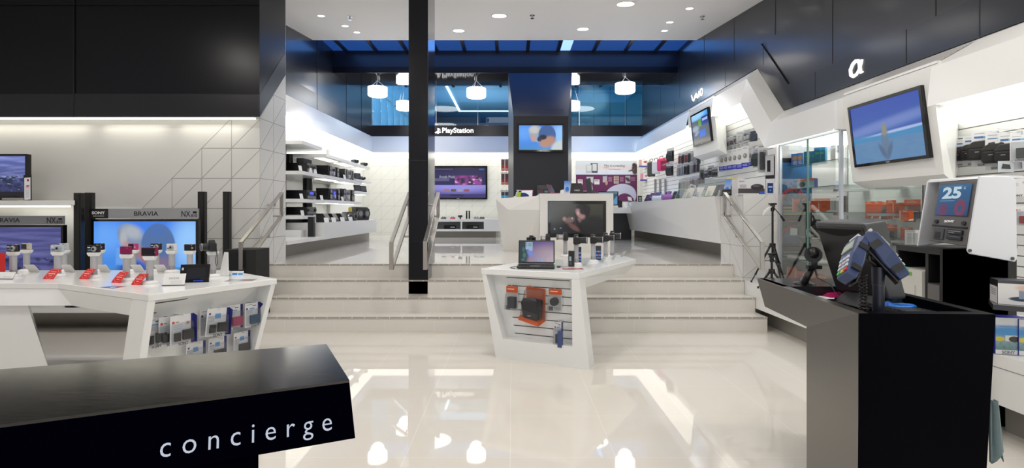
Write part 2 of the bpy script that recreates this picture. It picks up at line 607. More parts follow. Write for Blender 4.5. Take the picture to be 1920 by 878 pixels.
# dark bulkhead over the television wall
zt = 4.5
m = MB()
m.prism([(6.55, 2.6), (7.3, 3.33), (7.3, zt), (6.55, zt)], -7.2, -3.2, navy, 'x')
m.bb(-7.2, -3.2, 6.535, 6.549, 2.6, 2.885, navy2)
m.quad([(-3.198, 6.55, 2.6), (-3.198, 7.3, 3.33), (-3.198, 7.3, 3.66), (-3.198, 6.55, 2.885)], navy2, uv=False)
for x in (-5.55,):
    m.bb(x, x + 0.01, 6.532, 6.549, 2.6, zt, blackm)
m.bb(-7.2, -3.2, 6.532, 6.549, 2.885, 2.892, blackm)
m.bb(-7.2, -3.2, 6.53, 6.549, 4.02, 4.026, blackm)
struct(m, 'wall_bulkhead')
m = MB()
m.bb(-7.15, -3.30, 6.62, 6.66, 2.585, 2.605, strip_lit)
o = m.build('strip_light')
tag(o, 'bright strip of light glowing under the black bulkhead above the televisions', 'light')
for x in (-3.9, -4.9, -5.9, -6.7):
    lamp('strip_light_glow', 'AREA', (x, 6.62, 2.54), 1.0, (1, 0.96, 0.8), 0.8, (0, 0, 0), sy=0.05)

# ---------------------------------------------------------------- upper floor: left side and back
m = MB()
m.bb(-4.55, -4.45, 7.49, 15.5, UP, 3.2, white)
struct(m, 'wall_niche')
struct(MB().bb(-4.45, 4.0, 15.4, 15.5, UP, 3.2, wall_tile_back), 'wall_back')
m = MB()
m.bb(-3.95, -3.851, 7.3, 14.2, 3.38, 4.98, mat('grey_black_cladding_west', (0.009, 0.009, 0.013), 0.30, coat=0.5))
for y in (8.6, 10.2, 12.0, 13.2):
    m.bb(-3.855, -3.846, y, y + 0.01, 3.4, 4.9, blackm)
m.quad([(-3.849, 7.3, 3.38), (-3.849, 14.2, 3.38), (-3.849, 14.2, 3.72), (-3.849, 7.3, 3.72)], navy2, uv=False)
struct(m, 'wall_left_upper')
# white fascias round the upper floor, with their lit undersides
m = MB()
T = [V((-3.85, 7.49, 3.38)), V((-3.85, 14.2, 3.47)), V((3.57, 14.2, 3.47))]
B = [V((-3.72, 7.49, 2.98)), V((-3.72, 13.8, 2.98)), V((3.33, 13.8, 2.98))]
m.quad([B[0], B[1], T[1], T[0]], white, uv=False)
m.quad([B[1], B[2], T[2], T[1]], white, uv=False)
m.quad([V((-3.85, 7.49, 3.38)), V((-3.85, 14.2, 3.38)), V((-3.85, 14.2, 3.47)), V((-3.85, 7.49, 3.38))], white, uv=False)
struct(m, 'wall_fascia')
m = MB()
m.bb(-4.45, -3.74, 7.49, 15.4, 2.985, 3.0, cove_lit)
m.bb(-3.74, 3.9, 13.83, 15.4, 2.985, 3.0, cove_lit)
tag(m.build('cove_light'), 'long white glowing cove along the back and shelf wall of the upper floor', 'light')
m = MB()
m.bb(-3.85, 3.57, 14.2, 14.35, 3.47, 3.77, navy2)
m.bb(2.22, 2.226, 14.19, 14.2, 3.47, 3.77, dgrey)
struct(m, 'wall_back_band')

# back glazing and the mall beyond it
glaz = clear('transom_glass', (0.72, 0.88, 0.97), 0.12)
struct(MB().bb(-3.85, 3.57, 14.27, 14.285, 3.77, 4.88, glaz), 'window_1')
m = MB()
for x in (-3.05, -2.1, -0.95, 0.0, 1.85, 3.12):
    m.bb(x, x + 0.012, 14.262, 14.268, 3.77, 4.88, silver)
struct(m, 'trim_3')
mall_ceil = mat('mall_ceiling', (0.42, 0.60, 0.70), 0.6)
m = MB()
m.bb(-4.3, 1.8, 20.6, 30.0, 6.5, 6.6, mall_ceil)
m.bb(-4.3, 8.0, 14.4, 20.6, 6.9, 7.0, mat('mall_dark_ceiling', (0.03, 0.05, 0.07), 0.5))
struct(m, 'ceiling_mall')
m = MB()
m.bb(-2.69, -2.61, 20.6, 26.2, 6.47, 6.499, lamp_lit)
m.bb(-2.69, 1.8, 26.12, 26.2, 6.47, 6.499, lamp_lit)
tag(m.build('strip_light'), 'thin bent white light line on the blue ceiling seen through the rear glass', 'light')
lamp('mall_light', 'AREA', (-1.2, 22.5, 4.4), 60, (0.85, 0.95, 1.0), 3.0, (R(180), 0, 0))
lamp('mall_light', 'AREA', (3.5, 16.6, 6.3), 40, (0.7, 0.95, 1.0), 1.5, (R(35), 0, 0))
m = MB()
m.bb(-4.6, 8.2, 30.0, 30.2, 3.0, 7.0, mat('mall_far_wall', (0.05, 0.22, 0.55), 0.5))
struct(m, 'wall_mall_far')
teal = tile('teal_glass_panel', (0.03, 0.16, 0.22), (0.004, 0.01, 0.015), 'x', 1.9, 4.25, 0.62, 0.85, 0.012, False, 'z', 0.15, bump=0)
struct(MB().bb(1.8, 8.0, 19.8, 20.0, 3.0, 7.0, teal), 'wall_mall_side')
struct(MB().bb(-4.6, 8.2, 14.4, 30, 3.4, 3.5, mat('mall_floor', (0.1, 0.15, 0.2), 0.3)), 'floor_mall')
struct(MB().bb(8.0, 8.2, 14.4, 30, 2.9, 7.0, navy), 'wall_mall_end')
# glass side of the mall with upright fins, evening sky outside
m = MB()
for i in range(12):
    y = 14.7 + i * 0.92
    m.bb(-4.42, -4.22, y, y + 0.05, 3.0, 6.9, silver)
m.bb(-4.36, -4.30, 14.4, 25.6, 5.3, 5.36, silver)
struct(m, 'trim_4')
struct(MB().bb(-4.34, -4.32, 14.4, 25.6, 3.0, 6.9, clear('facade_glass', (0.75, 0.93, 1.0), 0.1)), 'window_2')
struct(MB().bb(-4.5, -4.3, 25.6, 30, 3.0, 7.0, navy), 'wall_mall_west')

# ---------------------------------------------------------------- right wall: zigzag white fascia under dark cladding
m = MB()
X0 = 3.57
m.prism([(14.2, 3.47), (7.49, 3.48), (6.76, 2.725), (-3.2, 2.725), (-3.2, 4.95), (14.2, 4.95)], X0 + 0.001, X0 + 0.1, mat('grey_black_cladding', (0.012, 0.012, 0.016), 0.30, coat=0.30), 'x')
struct(m, 'wall_right_upper')
m = MB()
m.prism([(14.2, 3.47), (7.49, 3.48), (6.76, 2.725), (-3.2, 2.725), (-3.2, 3.04), (6.65, 3.04), (7.38, 3.80), (14.2, 3.79)], X0 - 0.018, X0, mat('blue_black_cladding', (0.005, 0.007, 0.013), 0.30, coat=0.30), 'x')
struct(m, 'trim_5')
m = MB()
for y in (3.62, 4.35, 5.75, 7.0, 8.3, 9.6, 11.0, 12.4):
    m.bb(X0 - 0.0015, X0, y, y + 0.01, 3.04 if y < 6.6 else 3.8, 4.9, blackm)
    m.bb(X0 - 0.0195, X0 - 0.018, y + 0.3, y + 0.31, 2.73 if y < 6.6 else 3.48, 3.04 if y < 6.6 else 3.8, blackm)
struct(m, 'trim_6')
m = MB()
st = [(14.2, 13.8, 13.8), (7.49, 7.38, 7.47), (6.76, 6.68, 6.75), (-3.2, -3.2, -3.2)]
zs = [(3.47, 3.30, 2.98), (3.48, 3.30, 2.97), (2.725, 2.555, 2.235), (2.725, 2.555, 2.235)]
xs = (3.57, 3.35, 3.30)
rows = [[V((xs[k], st[i][k], zs[i][k])) for k in range(3)] for i in range(4)]
def fpt(i, k, y):
    a, b = rows[i][k], rows[i + 1][k]
    return a.lerp(b, (y - a.y) / (b.y - a.y))
for i in range(3):
    m.quad([rows[i][1], rows[i + 1][1], rows[i + 1][0], rows[i][0]], white, uv=False)
def lowf(i, ya, yb, sa=0.0, sb=0.0):
    m.quad([fpt(i, 2, ya + sa), fpt(i, 2, yb + sb), fpt(i, 1, yb), fpt(i, 1, ya)], white, uv=False)
lowf(0, 13.8, 9.76, 0, 0.07)
lowf(0, 8.60, 7.38, -0.02, 0.09)
m.quad([rows[1][2], rows[2][2], rows[2][1], rows[1][1]], white, uv=False)
lowf(2, 6.68, 5.24, 0.07, 0.07)
lowf(2, 4.13, -3.2, -0.02, 0)
# jamb of the diagonal step and little lip under each straight run
m.quad([V((3.30, 7.47, 2.97)), V((3.30, 6.75, 2.235)), V((4.3, 6.75, 2.235)), V((4.3, 7.47, 2.97))], white, uv=False)
# perforated strip on the sloping top
struct(m, 'wall_right_fascia')
perf = tile('perforated_metal', (0.72, 0.70, 0.69), (0.25, 0.24, 0.24), 'y', 0, 0, 0.028, 0.02, 0.004, False, 'z', 0.4, bump=0)
m = MB()
def slope(y, z): # point just over the sloping facet of the lower run
    t = (2.725 - z) / 0.17
    return V((3.57 - 0.22 * t - 0.003, y, z + 0.002))
m.quad([slope(5.1, 2.60), slope(4.1, 2.60), slope(3.95, 2.70), slope(5.0, 2.70)], perf, uv=False)
struct(m, 'trim_7')
m = MB()
m.bb(3.33, 3.95, 7.55, 8.58, 2.985, 3.0, cove_lit).bb(3.33, 3.95, 9.78, 13.83, 2.985, 3.0, cove_lit).bb(3.5, 3.95, 8.58, 9.78, 2.985, 3.0, cove_lit)
m.bb(3.32, 4.35, -3.2, 4.10, 2.25, 2.27, cove_lit).bb(3.32, 4.35, 5.3, 6.74, 2.25, 2.27, cove_lit).bb(3.6, 4.35, 4.1, 5.3, 2.25, 2.27, cove_lit)
tag(m.build('cove_light'), 'glowing cove panels under the white zigzag fascia of the product wall', 'light')
m = MB()
m.bb(3.9, 4.0, 6.76, 15.4, UP, 3.32, slat_up)
m.bb(4.3, 4.4, -3.2, 6.76, 0.0, 2.9, slat_low)
struct(m, 'wall_right')
struct(MB().bb(3.36, 4.4, 6.56, 6.6, 0.5, 2.24, white_paint).bb(3.30, 4.4, 5.24, 5.30, 2.236, 2.53, white).bb(3.345, 3.95, 9.76, 9.80, 2.985, 3.33, white).bb(3.345, 3.95, 8.57, 8.60, 2.985, 3.33, white).bb(3.36, 3.95, 8.56, 9.80, 3.29, 3.33, white).bb(3.36, 4.4, 4.10, 4.12, 2.25, 2.54, white).bb(3.37, 4.4, 4.1, 5.25, 2.58, 2.60, white), 'wall_return')
struct(MB().bb(2.972, 4.4, 6.603, 6.62, 0.0, 0.519, white_paint), 'trim_8')

for (x, y) in ((-2.4, 10.4), (0.2, 9.4), (1.6, 10.4), (-2.0, 13.2), (2.0, 13.2), (-0.2, 8.4)):  # added area lights without fittings, brightening the upper floor
    lamp('overhead_light', 'AREA', (x, y, 4.36 if 11 < y < 12.3 else 4.45), 9, WARM, 0.9)
# ================================================================ fixed fittings
# lower platforms along the walls (white slab on a recessed grey plinth)
m = MB()
m.bb(2.97, 4.3, -3.0, 3.32, 0.22, 0.525, white).bb(2.97, 4.3, 3.92, 6.6, 0.22, 0.525, white).bb(3.36, 4.3, 3.32, 3.92, 0.22, 0.525, white)
m.bb(2.968, 2.97, -3.0, 3.32, 0.445, 0.449, mgrey)
o = m.build('display_platform')
tag(o, 'long low white display platform under the product wall beside the cash desk', 'platform')
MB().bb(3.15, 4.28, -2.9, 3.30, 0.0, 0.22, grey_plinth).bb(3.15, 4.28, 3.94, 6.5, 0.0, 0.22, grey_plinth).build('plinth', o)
m = MB()
m.bb(-7.1, -2.96, 5.9, 6.59, 0.243, 0.30, white)
m.bb(-7.1, -3.30, 6.59, 6.70, 0.243, 0.30, white)
o = m.build('display_platform')
tag(o, 'low white bench running under the two large televisions', 'platform')
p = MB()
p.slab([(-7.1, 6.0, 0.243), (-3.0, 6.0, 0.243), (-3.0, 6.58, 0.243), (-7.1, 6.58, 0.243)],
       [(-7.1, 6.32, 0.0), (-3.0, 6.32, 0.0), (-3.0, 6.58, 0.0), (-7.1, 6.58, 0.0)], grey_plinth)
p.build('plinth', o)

# tiled end block of the long counter, at the head of the stairs
blk_f = tile('block_tile_front', TW, GC, 'x', 2.95, 0.525 + 0.03, 0.49, 0.40, 0.003, True, 'z', 0.3)
blk_s = tile('block_tile_side', TW, GC, 'y', 6.6, 0.525 + 0.03, 0.39, 0.40, 0.003, True, 'z', 0.3)
m = MB()
m.quad([(2.95, 6.6, 0.52), (3.9, 6.6, 0.52), (3.9, 6.6, 1.618), (2.95, 6.6, 1.618)], blk_f)
m.quad([(2.95, 7.3, 0.52), (2.95, 6.6, 0.52), (2.95, 6.6, 1.618), (2.95, 7.3, 1.618)], blk_s)
m.quad([(2.95, 6.6, 1.618), (3.9, 6.6, 1.618), (3.9, 7.3, 1.618), (2.95, 7.3, 1.618)], white, uv=False)
m.quad([(3.9, 7.3, 0.52), (2.95, 7.3, 0.52), (2.95, 7.3, 1.618), (3.9, 7.3, 1.618)], white, uv=False)
struct(m, 'wall_stub')

# long white counter under the upper slatwall
m = MB()
m.slab([(2.86, 7.3, 1.62), (3.9, 7.3, 1.62), (3.9, 12.9, 1.62), (2.80, 12.9, 1.62)],
       [(2.95, 7.3, 0.948), (3.9, 7.3, 0.948), (3.9, 12.9, 0.948), (2.95, 12.9, 0.948)], white)
o = m.build('display_counter')
tag(o, 'long white counter lined with e-readers below the accessory wall', 'counter')
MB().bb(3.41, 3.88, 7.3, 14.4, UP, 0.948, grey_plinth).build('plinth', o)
m = MB()
m.slab([(1.9, 12.2, 1.50), (3.3, 12.4, 1.50), (3.6, 15.2, 1.50), (1.9, 15.2, 1.50)],
       [(1.9, 12.2, 1.36), (3.3, 12.4, 1.36), (3.6, 15.2, 1.36), (1.9, 15.2, 1.36)], white)
o = m.build('display_counter')
tag(o, 'white corner worktop below the purple reading poster', 'counter')
MB().bb(2.0, 2.98, 12.9, 15.0, UP, 1.36, mat('charcoal_panel', (0.03, 0.032, 0.036), 0.4)).build('base', o)

# central black column on the stairs
m = MB()
m.bb(-1.32, -1.076, 6.6, 7.19, 0.35, 4.6, navy)
m.bb(-1.3215, -1.0745, 6.598, 7.192, 2.05, 2.058, blackm)
m.bb(-1.3215, -1.0745, 6.598, 7.192, 1.02, 1.026, blackm)
m.bb(-1.3215, -1.0745, 6.598, 7.192, 3.30, 3.306, blackm)
struct(m, 'wall_column')
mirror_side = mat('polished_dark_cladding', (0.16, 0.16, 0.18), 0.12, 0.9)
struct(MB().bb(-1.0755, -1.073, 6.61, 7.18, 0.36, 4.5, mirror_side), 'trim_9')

# black tower behind the counter, flared at its top
m = MB()
xl, xr = -0.08, 1.29
m.bb(xl, xr, 11.2, 12.6, UP, 4.39, navy)
struct(m, 'wall_tower')
tf = mat('tower_facing', (0.004, 0.005, 0.012), 0.4)
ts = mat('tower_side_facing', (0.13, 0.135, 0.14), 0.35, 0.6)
m = MB()
zb, ztop = 3.39, 4.385
y0, y1, xi0, xi1 = 10.75, 11.18, 0.03, 1.17
A = [V((xl, 11.13, ztop)), V((xr, 11.13, ztop))]
Bq = [V((xi0, y0, zb)), V((xi1, y0, zb))]
Cq = [V((xi0, y0, UP)), V((xi1, y0, UP))]
m.quad([Bq[0], Bq[1], A[1], A[0]], mat('tower_blue_facing', (0.006, 0.010, 0.035), 0.38), uv=False)
m.quad([Cq[0], Cq[1], Bq[1], Bq[0]], tf, uv=False)
L = V((xl, 11.2, UP)); L1 = V((xl, 11.2, ztop)); Rr = V((xr, 11.2, UP)); R1 = V((xr, 11.2, ztop))
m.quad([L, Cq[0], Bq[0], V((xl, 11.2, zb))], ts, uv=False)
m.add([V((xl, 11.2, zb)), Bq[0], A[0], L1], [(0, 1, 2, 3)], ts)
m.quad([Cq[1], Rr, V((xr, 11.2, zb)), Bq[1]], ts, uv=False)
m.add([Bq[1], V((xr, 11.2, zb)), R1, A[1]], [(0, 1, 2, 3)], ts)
m.bb(xi0 + 0.02, xi1 - 0.02, y0 - 0.004, y0, 3.36, 3.385, black)
for r_ in range(4):
    for k in range(44):
        px = xi0 + 0.1 + k * 0.0215
        zz = zb + 0.06 + r_ * 0.03
        yy = y0 + (zz - zb) / (ztop - zb) * (11.13 - y0)
        m.bb(px, px + 0.009, yy - 0.003, yy - 0.001, zz, zz + 0.01, blackm)
struct(m, 'wall_tower_facing')

# ---------------------------------------------------------------- ceiling fittings
def zc(px, py):   # point on the sloping ceiling under a picture position
    k = (397 - py) / F
    Y = (3.54 - EYE) / (k - 0.118)
    return at(px, py, Y)
def downlight(px, py, r, label):
    p = zc(px, py)
    t = empty('ceiling_downlight', p, 0, label, 'ceiling light', 'recessed ceiling lights')
    t.rotation_euler = (math.atan(0.118), 0, 0)
    MB().lathe([(r * 1.12, 0.0), (r * 1.12, -0.006), (r, -0.008)], white_paint, n=24).build('trim_ring', t)
    MB().lathe([(r * 0.98, -0.004), (r * 0.98, -0.0095)], lamp_lit, n=24).build('lamp_glass', t)
    lamp('downlight_glow', 'SPOT', (p.x, p.y, p.z - 0.03), 55 if r > 0.1 else 26, WARM, r, (0, 0, 0), 120)
for px, py, r, lb in (
    (860, 57, 0.10, 'large round ceiling light just beside the black column'),
    (936, 29, 0.115, 'large round ceiling light, second out from the black column'),
    (1093, 54, 0.10, 'large round ceiling light in line above the tower'),
    (1173, 7, 0.125, 'large round ceiling light cut close by the upper picture edge'),
    (602, 29, 0.055, 'small ceiling spotlight nearest the black bulkhead'),
    (647, 48, 0.055, 'middle one of three small ceiling spotlights by the bulkhead'),
    (669, 60, 0.055, 'small ceiling spotlight by the bulkhead, closest to the skylight'),
    (1293, 15, 0.055, 'small ceiling spotlight of the alpha wall side, farthest from skylight'),
    (1256, 41, 0.055, 'small ceiling spotlight of the alpha wall side, middle of three'),
    (1246, 57, 0.055, 'small ceiling spotlight of the alpha wall side, next to skylight')):
    downlight(px, py, r, lb)
for px, py, lb in ((656, 31, 'ceiling sprinkler beside the three small spotlights near the bulkhead'),
                   (998, 28, 'ceiling sprinkler between the large round lights'),
                   (1317, 30, 'ceiling sprinkler close to the dark cladding of the alpha wall')):
    p = zc(px, py)
    t = empty('sprinkler', p, 0, lb, 'sprinkler', 'ceiling sprinklers')
    MB().cyl((0, 0, 0), (0, 0, -0.01), 0.04, n=14, m=chrome).build('ceiling_rose', t)
    MB().cyl((0, 0, -0.01), (0, 0, -0.05), 0.012, n=10, m=steel).cyl((0, 0, -0.05), (0, 0, -0.056), 0.03, n=12, m=chrome).build('nozzle', t)

def pendant(x, y, zmid, ztop, label, r=0.215, h=0.2):
    t = empty('pendant_lamp', (x, y, zmid), 0, label, 'pendant lamp', 'white drum pendant lamps')
    MB().lathe([(r * 0.9, -h / 2), (r, -h / 2 + 0.02), (r, h / 2), (r, h / 2), (r * 0.3, h / 2)], lamp_lit, n=28).build('drum_shade', t)
    d = ztop - zmid
    MB().cyl((0, 0, d), (0, 0, d - 0.05), 0.05, n=12, m=chrome).build('canopy', t)
    for k in range(3):
        a = k * 2.094
        MB().tube([(0, 0, d - 0.05), (r * 0.85 * math.cos(a), r * 0.85 * math.sin(a), h / 2)], 0.003, silver, n=5).build('wire', t)
    lamp('pendant_glow', 'POINT', (x, y, zmid - h / 2 - 0.05), 9, (1, 0.98, 0.95), 0.15)
pendant(at(708, 172, 11.6).x, 11.6, 4.09, 4.39, 'white drum pendant lamp in front of the bright fin window')
pendant(at(893, 174, 11.6).x, 11.6, 4.06, 4.39, 'white drum pendant lamp above the lit sign on the black band')
pendant(at(1172, 165, 11.3).x, 11.3, 4.10, 4.39, 'white drum pendant lamp in front of the teal glass panels')
pendant(at(759, 199, 13.0).x, 13.0, 4.06, 4.84, 'white drum pendant lamp half hidden by the black column')
pendant(at(1071, 199, 13.0).x, 13.0, 4.06, 4.84, 'white drum pendant lamp half hidden by the black tower')

# ---------------------------------------------------------------- handrails
def rail(x, side, label, yn=5.95, yf=7.0):
    """closed loop of flat steel bar; side = -1 / +1 where its wall is"""
    t = empty('handrail', (x, yn, 0), 0, label, 'handrail', 'steel stair handrails')
    w, tk = 0.045, 0.02
    zt_, zb_ = 1.045, 0.735
    s = 0.583
    d = yf - yn
    def bar(y0, z0, y1, z1, nm, flat=False):
        m_ = MB()
        a, b = V((0, y0, z0)), V((0, y1, z1))
        u = (b - a).normalized()
        n_ = V((0, -u.z, u.y)) * tk / 2
        pts = [a + n_, b + n_, b - n_, a - n_]
        m_.slab([p + V((-w / 2, 0, 0)) for p in pts], [p + V((w / 2, 0, 0)) for p in pts], steel)
        m_.build(nm, t, bevel=0.002)
    bar(0, zt_, d, zt_ + s * d, 'rail_bar')
    bar(0.01, zb_, d, zb_ + s * d, 'rail_bar')
    MB().bb(-w / 2, w / 2, -0.012, 0.012, zb_ - 0.005, zt_ + 0.008, steel).build('end_bar', t, bevel=0.002)
    MB().bb(-w / 2, w / 2, d - 0.012, d + 0.012, zb_ + s * d - 0.005, zt_ + s * d + 0.008, steel).build('end_bar', t, bevel=0.002)
    for (yy, zz) in ((d * 0.82, zt_ + s * d * 0.82), (d * 0.97, zb_ + 0.07 + s * d * 0.97), (d * 0.66, zb_ + s * d * 0.66)):
        MB().cyl((0, yy, zz - 0.06), (side * 0.10, yy, zz - 0.06), 0.012, n=10, m=steel).cyl((0, yy, zz), (0, yy, zz - 0.07), 0.008, n=8, m=steel).build('bracket', t)
rail(-3.12, -1, 'steel handrail loop on the tiled wall beside the camera table')
rail(-1.39, 1, 'steel handrail loop on the television side of the black column')
rail(-1.0, -1, 'steel handrail loop on the laptop table side of the black column')
rail(2.88, 1, 'steel handrail loop beside the tall tripod')

# ================================================================ televisions
def screen_thing(name, label, cat, c, w, h, face, dpt=0.05, bez=0.02, bez_b=None, M=None, group=None, frame_mat=None, brand=True):
    """flat television; origin at its centre, screen towards local -Y"""
    t = empty(name, c, 0, label, cat, group)
    if M is not None:
        t.matrix_world = Matrix.Translation(c) @ M
    fm = frame_mat or gloss_black
    bb_ = bez_b if bez_b else bez
    MB().bb(-w / 2, w / 2, 0.0, dpt, -h / 2, h / 2, fm).build('housing', t, bevel=0.004)
    MB().bb(-w / 2, w / 2, -0.008, 0, h / 2 - bez, h / 2, fm).bb(-w / 2, w / 2, -0.008, 0, -h / 2, -h / 2 + bb_, fm) \
        .bb(-w / 2, -w / 2 + bez, -0.008, 0, -h / 2 + bb_, h / 2 - bez, fm).bb(w / 2 - bez, w / 2, -0.008, 0, -h / 2 + bb_, h / 2 - bez, fm).build('bezel', t)
    MB().quad([(-w / 2 + bez, -0.003, -h / 2 + bb_), (w / 2 - bez, -0.003, -h / 2 + bb_), (w / 2 - bez, -0.003, h / 2 - bez), (-w / 2 + bez, -0.003, h / 2 - bez)], face).build('screen', t)
    if brand:
        MB().text('SONY', (0, -0.009, -h / 2 + bb_ * 0.5), (1, 0, 0), (0, 0, 1), w * 0.05, silver, 0.02).build('lettering', t)
    return t

SKY = [('grad', (0.06, 0.26, 0.72), (0.04, 0.20, 0.80)), ('ell', 0.12, 0.70, 0.2, 0.3, 0, (0.12, 0.36, 0.90), 0.8),
       ('ell', 0.95, 0.60, 0.18, 0.5, 0, (0.28, 0.55, 0.95), 0.7), ('rect', 0, 0, 1, 0.14, (0.06, 0.25, 0.55))]
couple_b = lambda: pic('pair_with_camera_on_screen', SKY + [('ell', 0.42, 0.66, 0.19, 0.36, 10, (0.30, 0.38, 0.52), 0.1), ('ell', 0.35, 0.82, 0.11, 0.15, 0, (0.55, 0.56, 0.55), 0.5), ('ell', 0.33, 0.5, 0.06, 0.16, 0, (0.50, 0.34, 0.30), 0.4), ('ell', 0.65, 0.60, 0.20, 0.42, 0, (0.05, 0.12, 0.32), 0.06), ('ell', 0.66, 0.34, 0.16, 0.24, -30, (0.45, 0.24, 0.17), 0.3), ('ell', 0.55, 0.52, 0.09, 0.10, -10, (0.01, 0.015, 0.03), 0.25), ('ell', 0.47, 0.44, 0.05, 0.10, 0, (0.02, 0.03, 0.08), 0.3), ('ell', 0.92, 0.12, 0.16, 0.28, -20, (0.55, 0.62, 0.62), 0.3)], emit=1.0)
couple = pic('couple_on_screen', SKY + [
    ('ell', 0.36, 0.68, 0.12, 0.28, 12, (0.20, 0.27, 0.42), 0.08), ('ell', 0.38, 0.80, 0.085, 0.13, 20, (0.38, 0.42, 0.48), 0.6),
    ('ell', 0.29, 0.68, 0.035, 0.16, 0, (0.40, 0.42, 0.46), 0.5), ('ell', 0.33, 0.48, 0.05, 0.14, 10, (0.45, 0.28, 0.27), 0.5),
    ('ell', 0.63, 0.50, 0.17, 0.46, 0, (0.07, 0.15, 0.36), 0.05), ('ell', 0.62, 0.82, 0.08, 0.10, 0, (0.06, 0.15, 0.42), 0.6),
    ('ell', 0.54, 0.30, 0.09, 0.30, 35, (0.34, 0.17, 0.18), 0.45), ('ell', 0.62, 0.12, 0.10, 0.25, -30, (0.20, 0.15, 0.25), 0.5),
    ('ell', 0.38, 0.10, 0.14, 0.16, 0, (0.03, 0.06, 0.35), 0.4),
    ('rect', 0.21, 0.18, 0.30, 0.55, (0.10, 0.30, 0.75)), ('rect', 0.22, 0.21, 0.29, 0.51, (0.13, 0.34, 0.8))], emit=1.0)
storm = pic('stormy_blue_on_screen', [('grad', (0.03, 0.03, 0.13), (0.05, 0.055, 0.20)),
    ('noise', (1.2, 9, 35), (0.16, 0.17, 0.42), 0.42, 0.75, (0.0, 1.0)), ('noise', (2.5, 4, -30), (0.30, 0.32, 0.62), 0.62, 0.8, (0.35, 1.0)),
    ('noise', (9, 6, 20), (0.005, 0.01, 0.06), 0.45, 0.62, (0.0, 0.36)), ('noise', (7, 14, 50), (0.5, 0.6, 0.9), 0.66, 0.75, (0.0, 0.36))], emit=1.0)
storm2 = pic('night_crowd_on_screen', [('grad', (0.02, 0.02, 0.08), (0.10, 0.13, 0.40)),
    ('noise', (1.5, 8, 40), (0.30, 0.36, 0.72), 0.45, 0.75, (0.4, 1.0)), ('noise', (9, 9, 20), (0.01, 0.02, 0.06), 0.42, 0.55, (0.1, 0.5)),
    ('noise', (8, 16, 50), (0.5, 0.62, 0.85), 0.62, 0.72, (0.05, 0.5)), ('rect', 0, 0, 1, 0.1, (0.004, 0.004, 0.01))], emit=1.0)
beach = pic('figure_on_beach_on_screen', [('grad', (0.06, 0.15, 0.42), (0.006, 0.05, 0.36)), ('rect', 0, 0, 1, 0.40, (0.10, 0.22, 0.40)),
    ('ell', 0.5, 0.60, 1.0, 0.08, 8, (0.13, 0.20, 0.50), 0.7), ('rect', 0, 0.36, 1, 0.47, (0.045, 0.22, 0.45)), ('ell', 0.75, 0.47, 0.45, 0.022, 3, (0.35, 0.45, 0.70), 0.5),
    ('noise', (5, 12, 10), (0.08, 0.19, 0.38), 0.45, 0.8, (0, 0.36)),
    ('ell', 0.49, 0.30, 0.055, 0.24, 0, (0.10, 0.17, 0.28), 0.45), ('ell', 0.44, 0.16, 0.03, 0.13, 20, (0.07, 0.12, 0.22), 0.5), ('ell', 0.54, 0.16, 0.03, 0.14, -15, (0.07, 0.12, 0.22), 0.5),
    ('ell', 0.49, 0.52, 0.035, 0.10, 0, (0.22, 0.24, 0.16), 0.5)], emit=1.0)
portrait = pic('man_with_camera_on_screen', [('grad', (0.008, 0.008, 0.010), (0.035, 0.034, 0.022)), ('noise', (3, 9), (0.03, 0.028, 0.015), 0.5, 0.8, (0.5, 1)),
    ('ell', 0.60, 0.74, 0.15, 0.28, 0, (0.003, 0.002, 0.003), 0.12), ('ell', 0.565, 0.66, 0.075, 0.19, 18, (0.30, 0.17, 0.16), 0.3), ('ell', 0.54, 0.45, 0.05, 0.08, 20, (0.20, 0.10, 0.10), 0.4), ('ell', 0.525, 0.70, 0.025, 0.06, 0, (0.45, 0.30, 0.30), 0.5),
    ('ell', 0.655, 0.80, 0.10, 0.16, -15, (0.003, 0.002, 0.003), 0.25), ('ell', 0.75, 0.20, 0.26, 0.42, -20, (0.004, 0.004, 0.005), 0.2),
    ('ell', 0.36, 0.46, 0.08, 0.11, -30, (0.16, 0.09, 0.09), 0.4), ('ell', 0.26, 0.50, 0.035, 0.07, 0, (0.26, 0.17, 0.16), 0.5), ('ell', 0.44, 0.22, 0.06, 0.17, 35, (0.13, 0.06, 0.06), 0.4),
    ('ell', 0.41, 0.52, 0.015, 0.03, 0, (0.4, 0.35, 0.4), 0.5), ('ell', 0.50, 0.42, 0.03, 0.13, 10, (0.006, 0.004, 0.006), 0.3),
    ('rect', 0.0, 0.0, 1, 0.0, (0, 0, 0)), ('ell', 0.07, 0.16, 0.015, 0.03, 0, (0.15, 0.25, 0.4), 0.5), ('ell', 0.19, 0.19, 0.02, 0.02, 20, (0.15, 0.25, 0.4), 0.5)], emit=1.0)
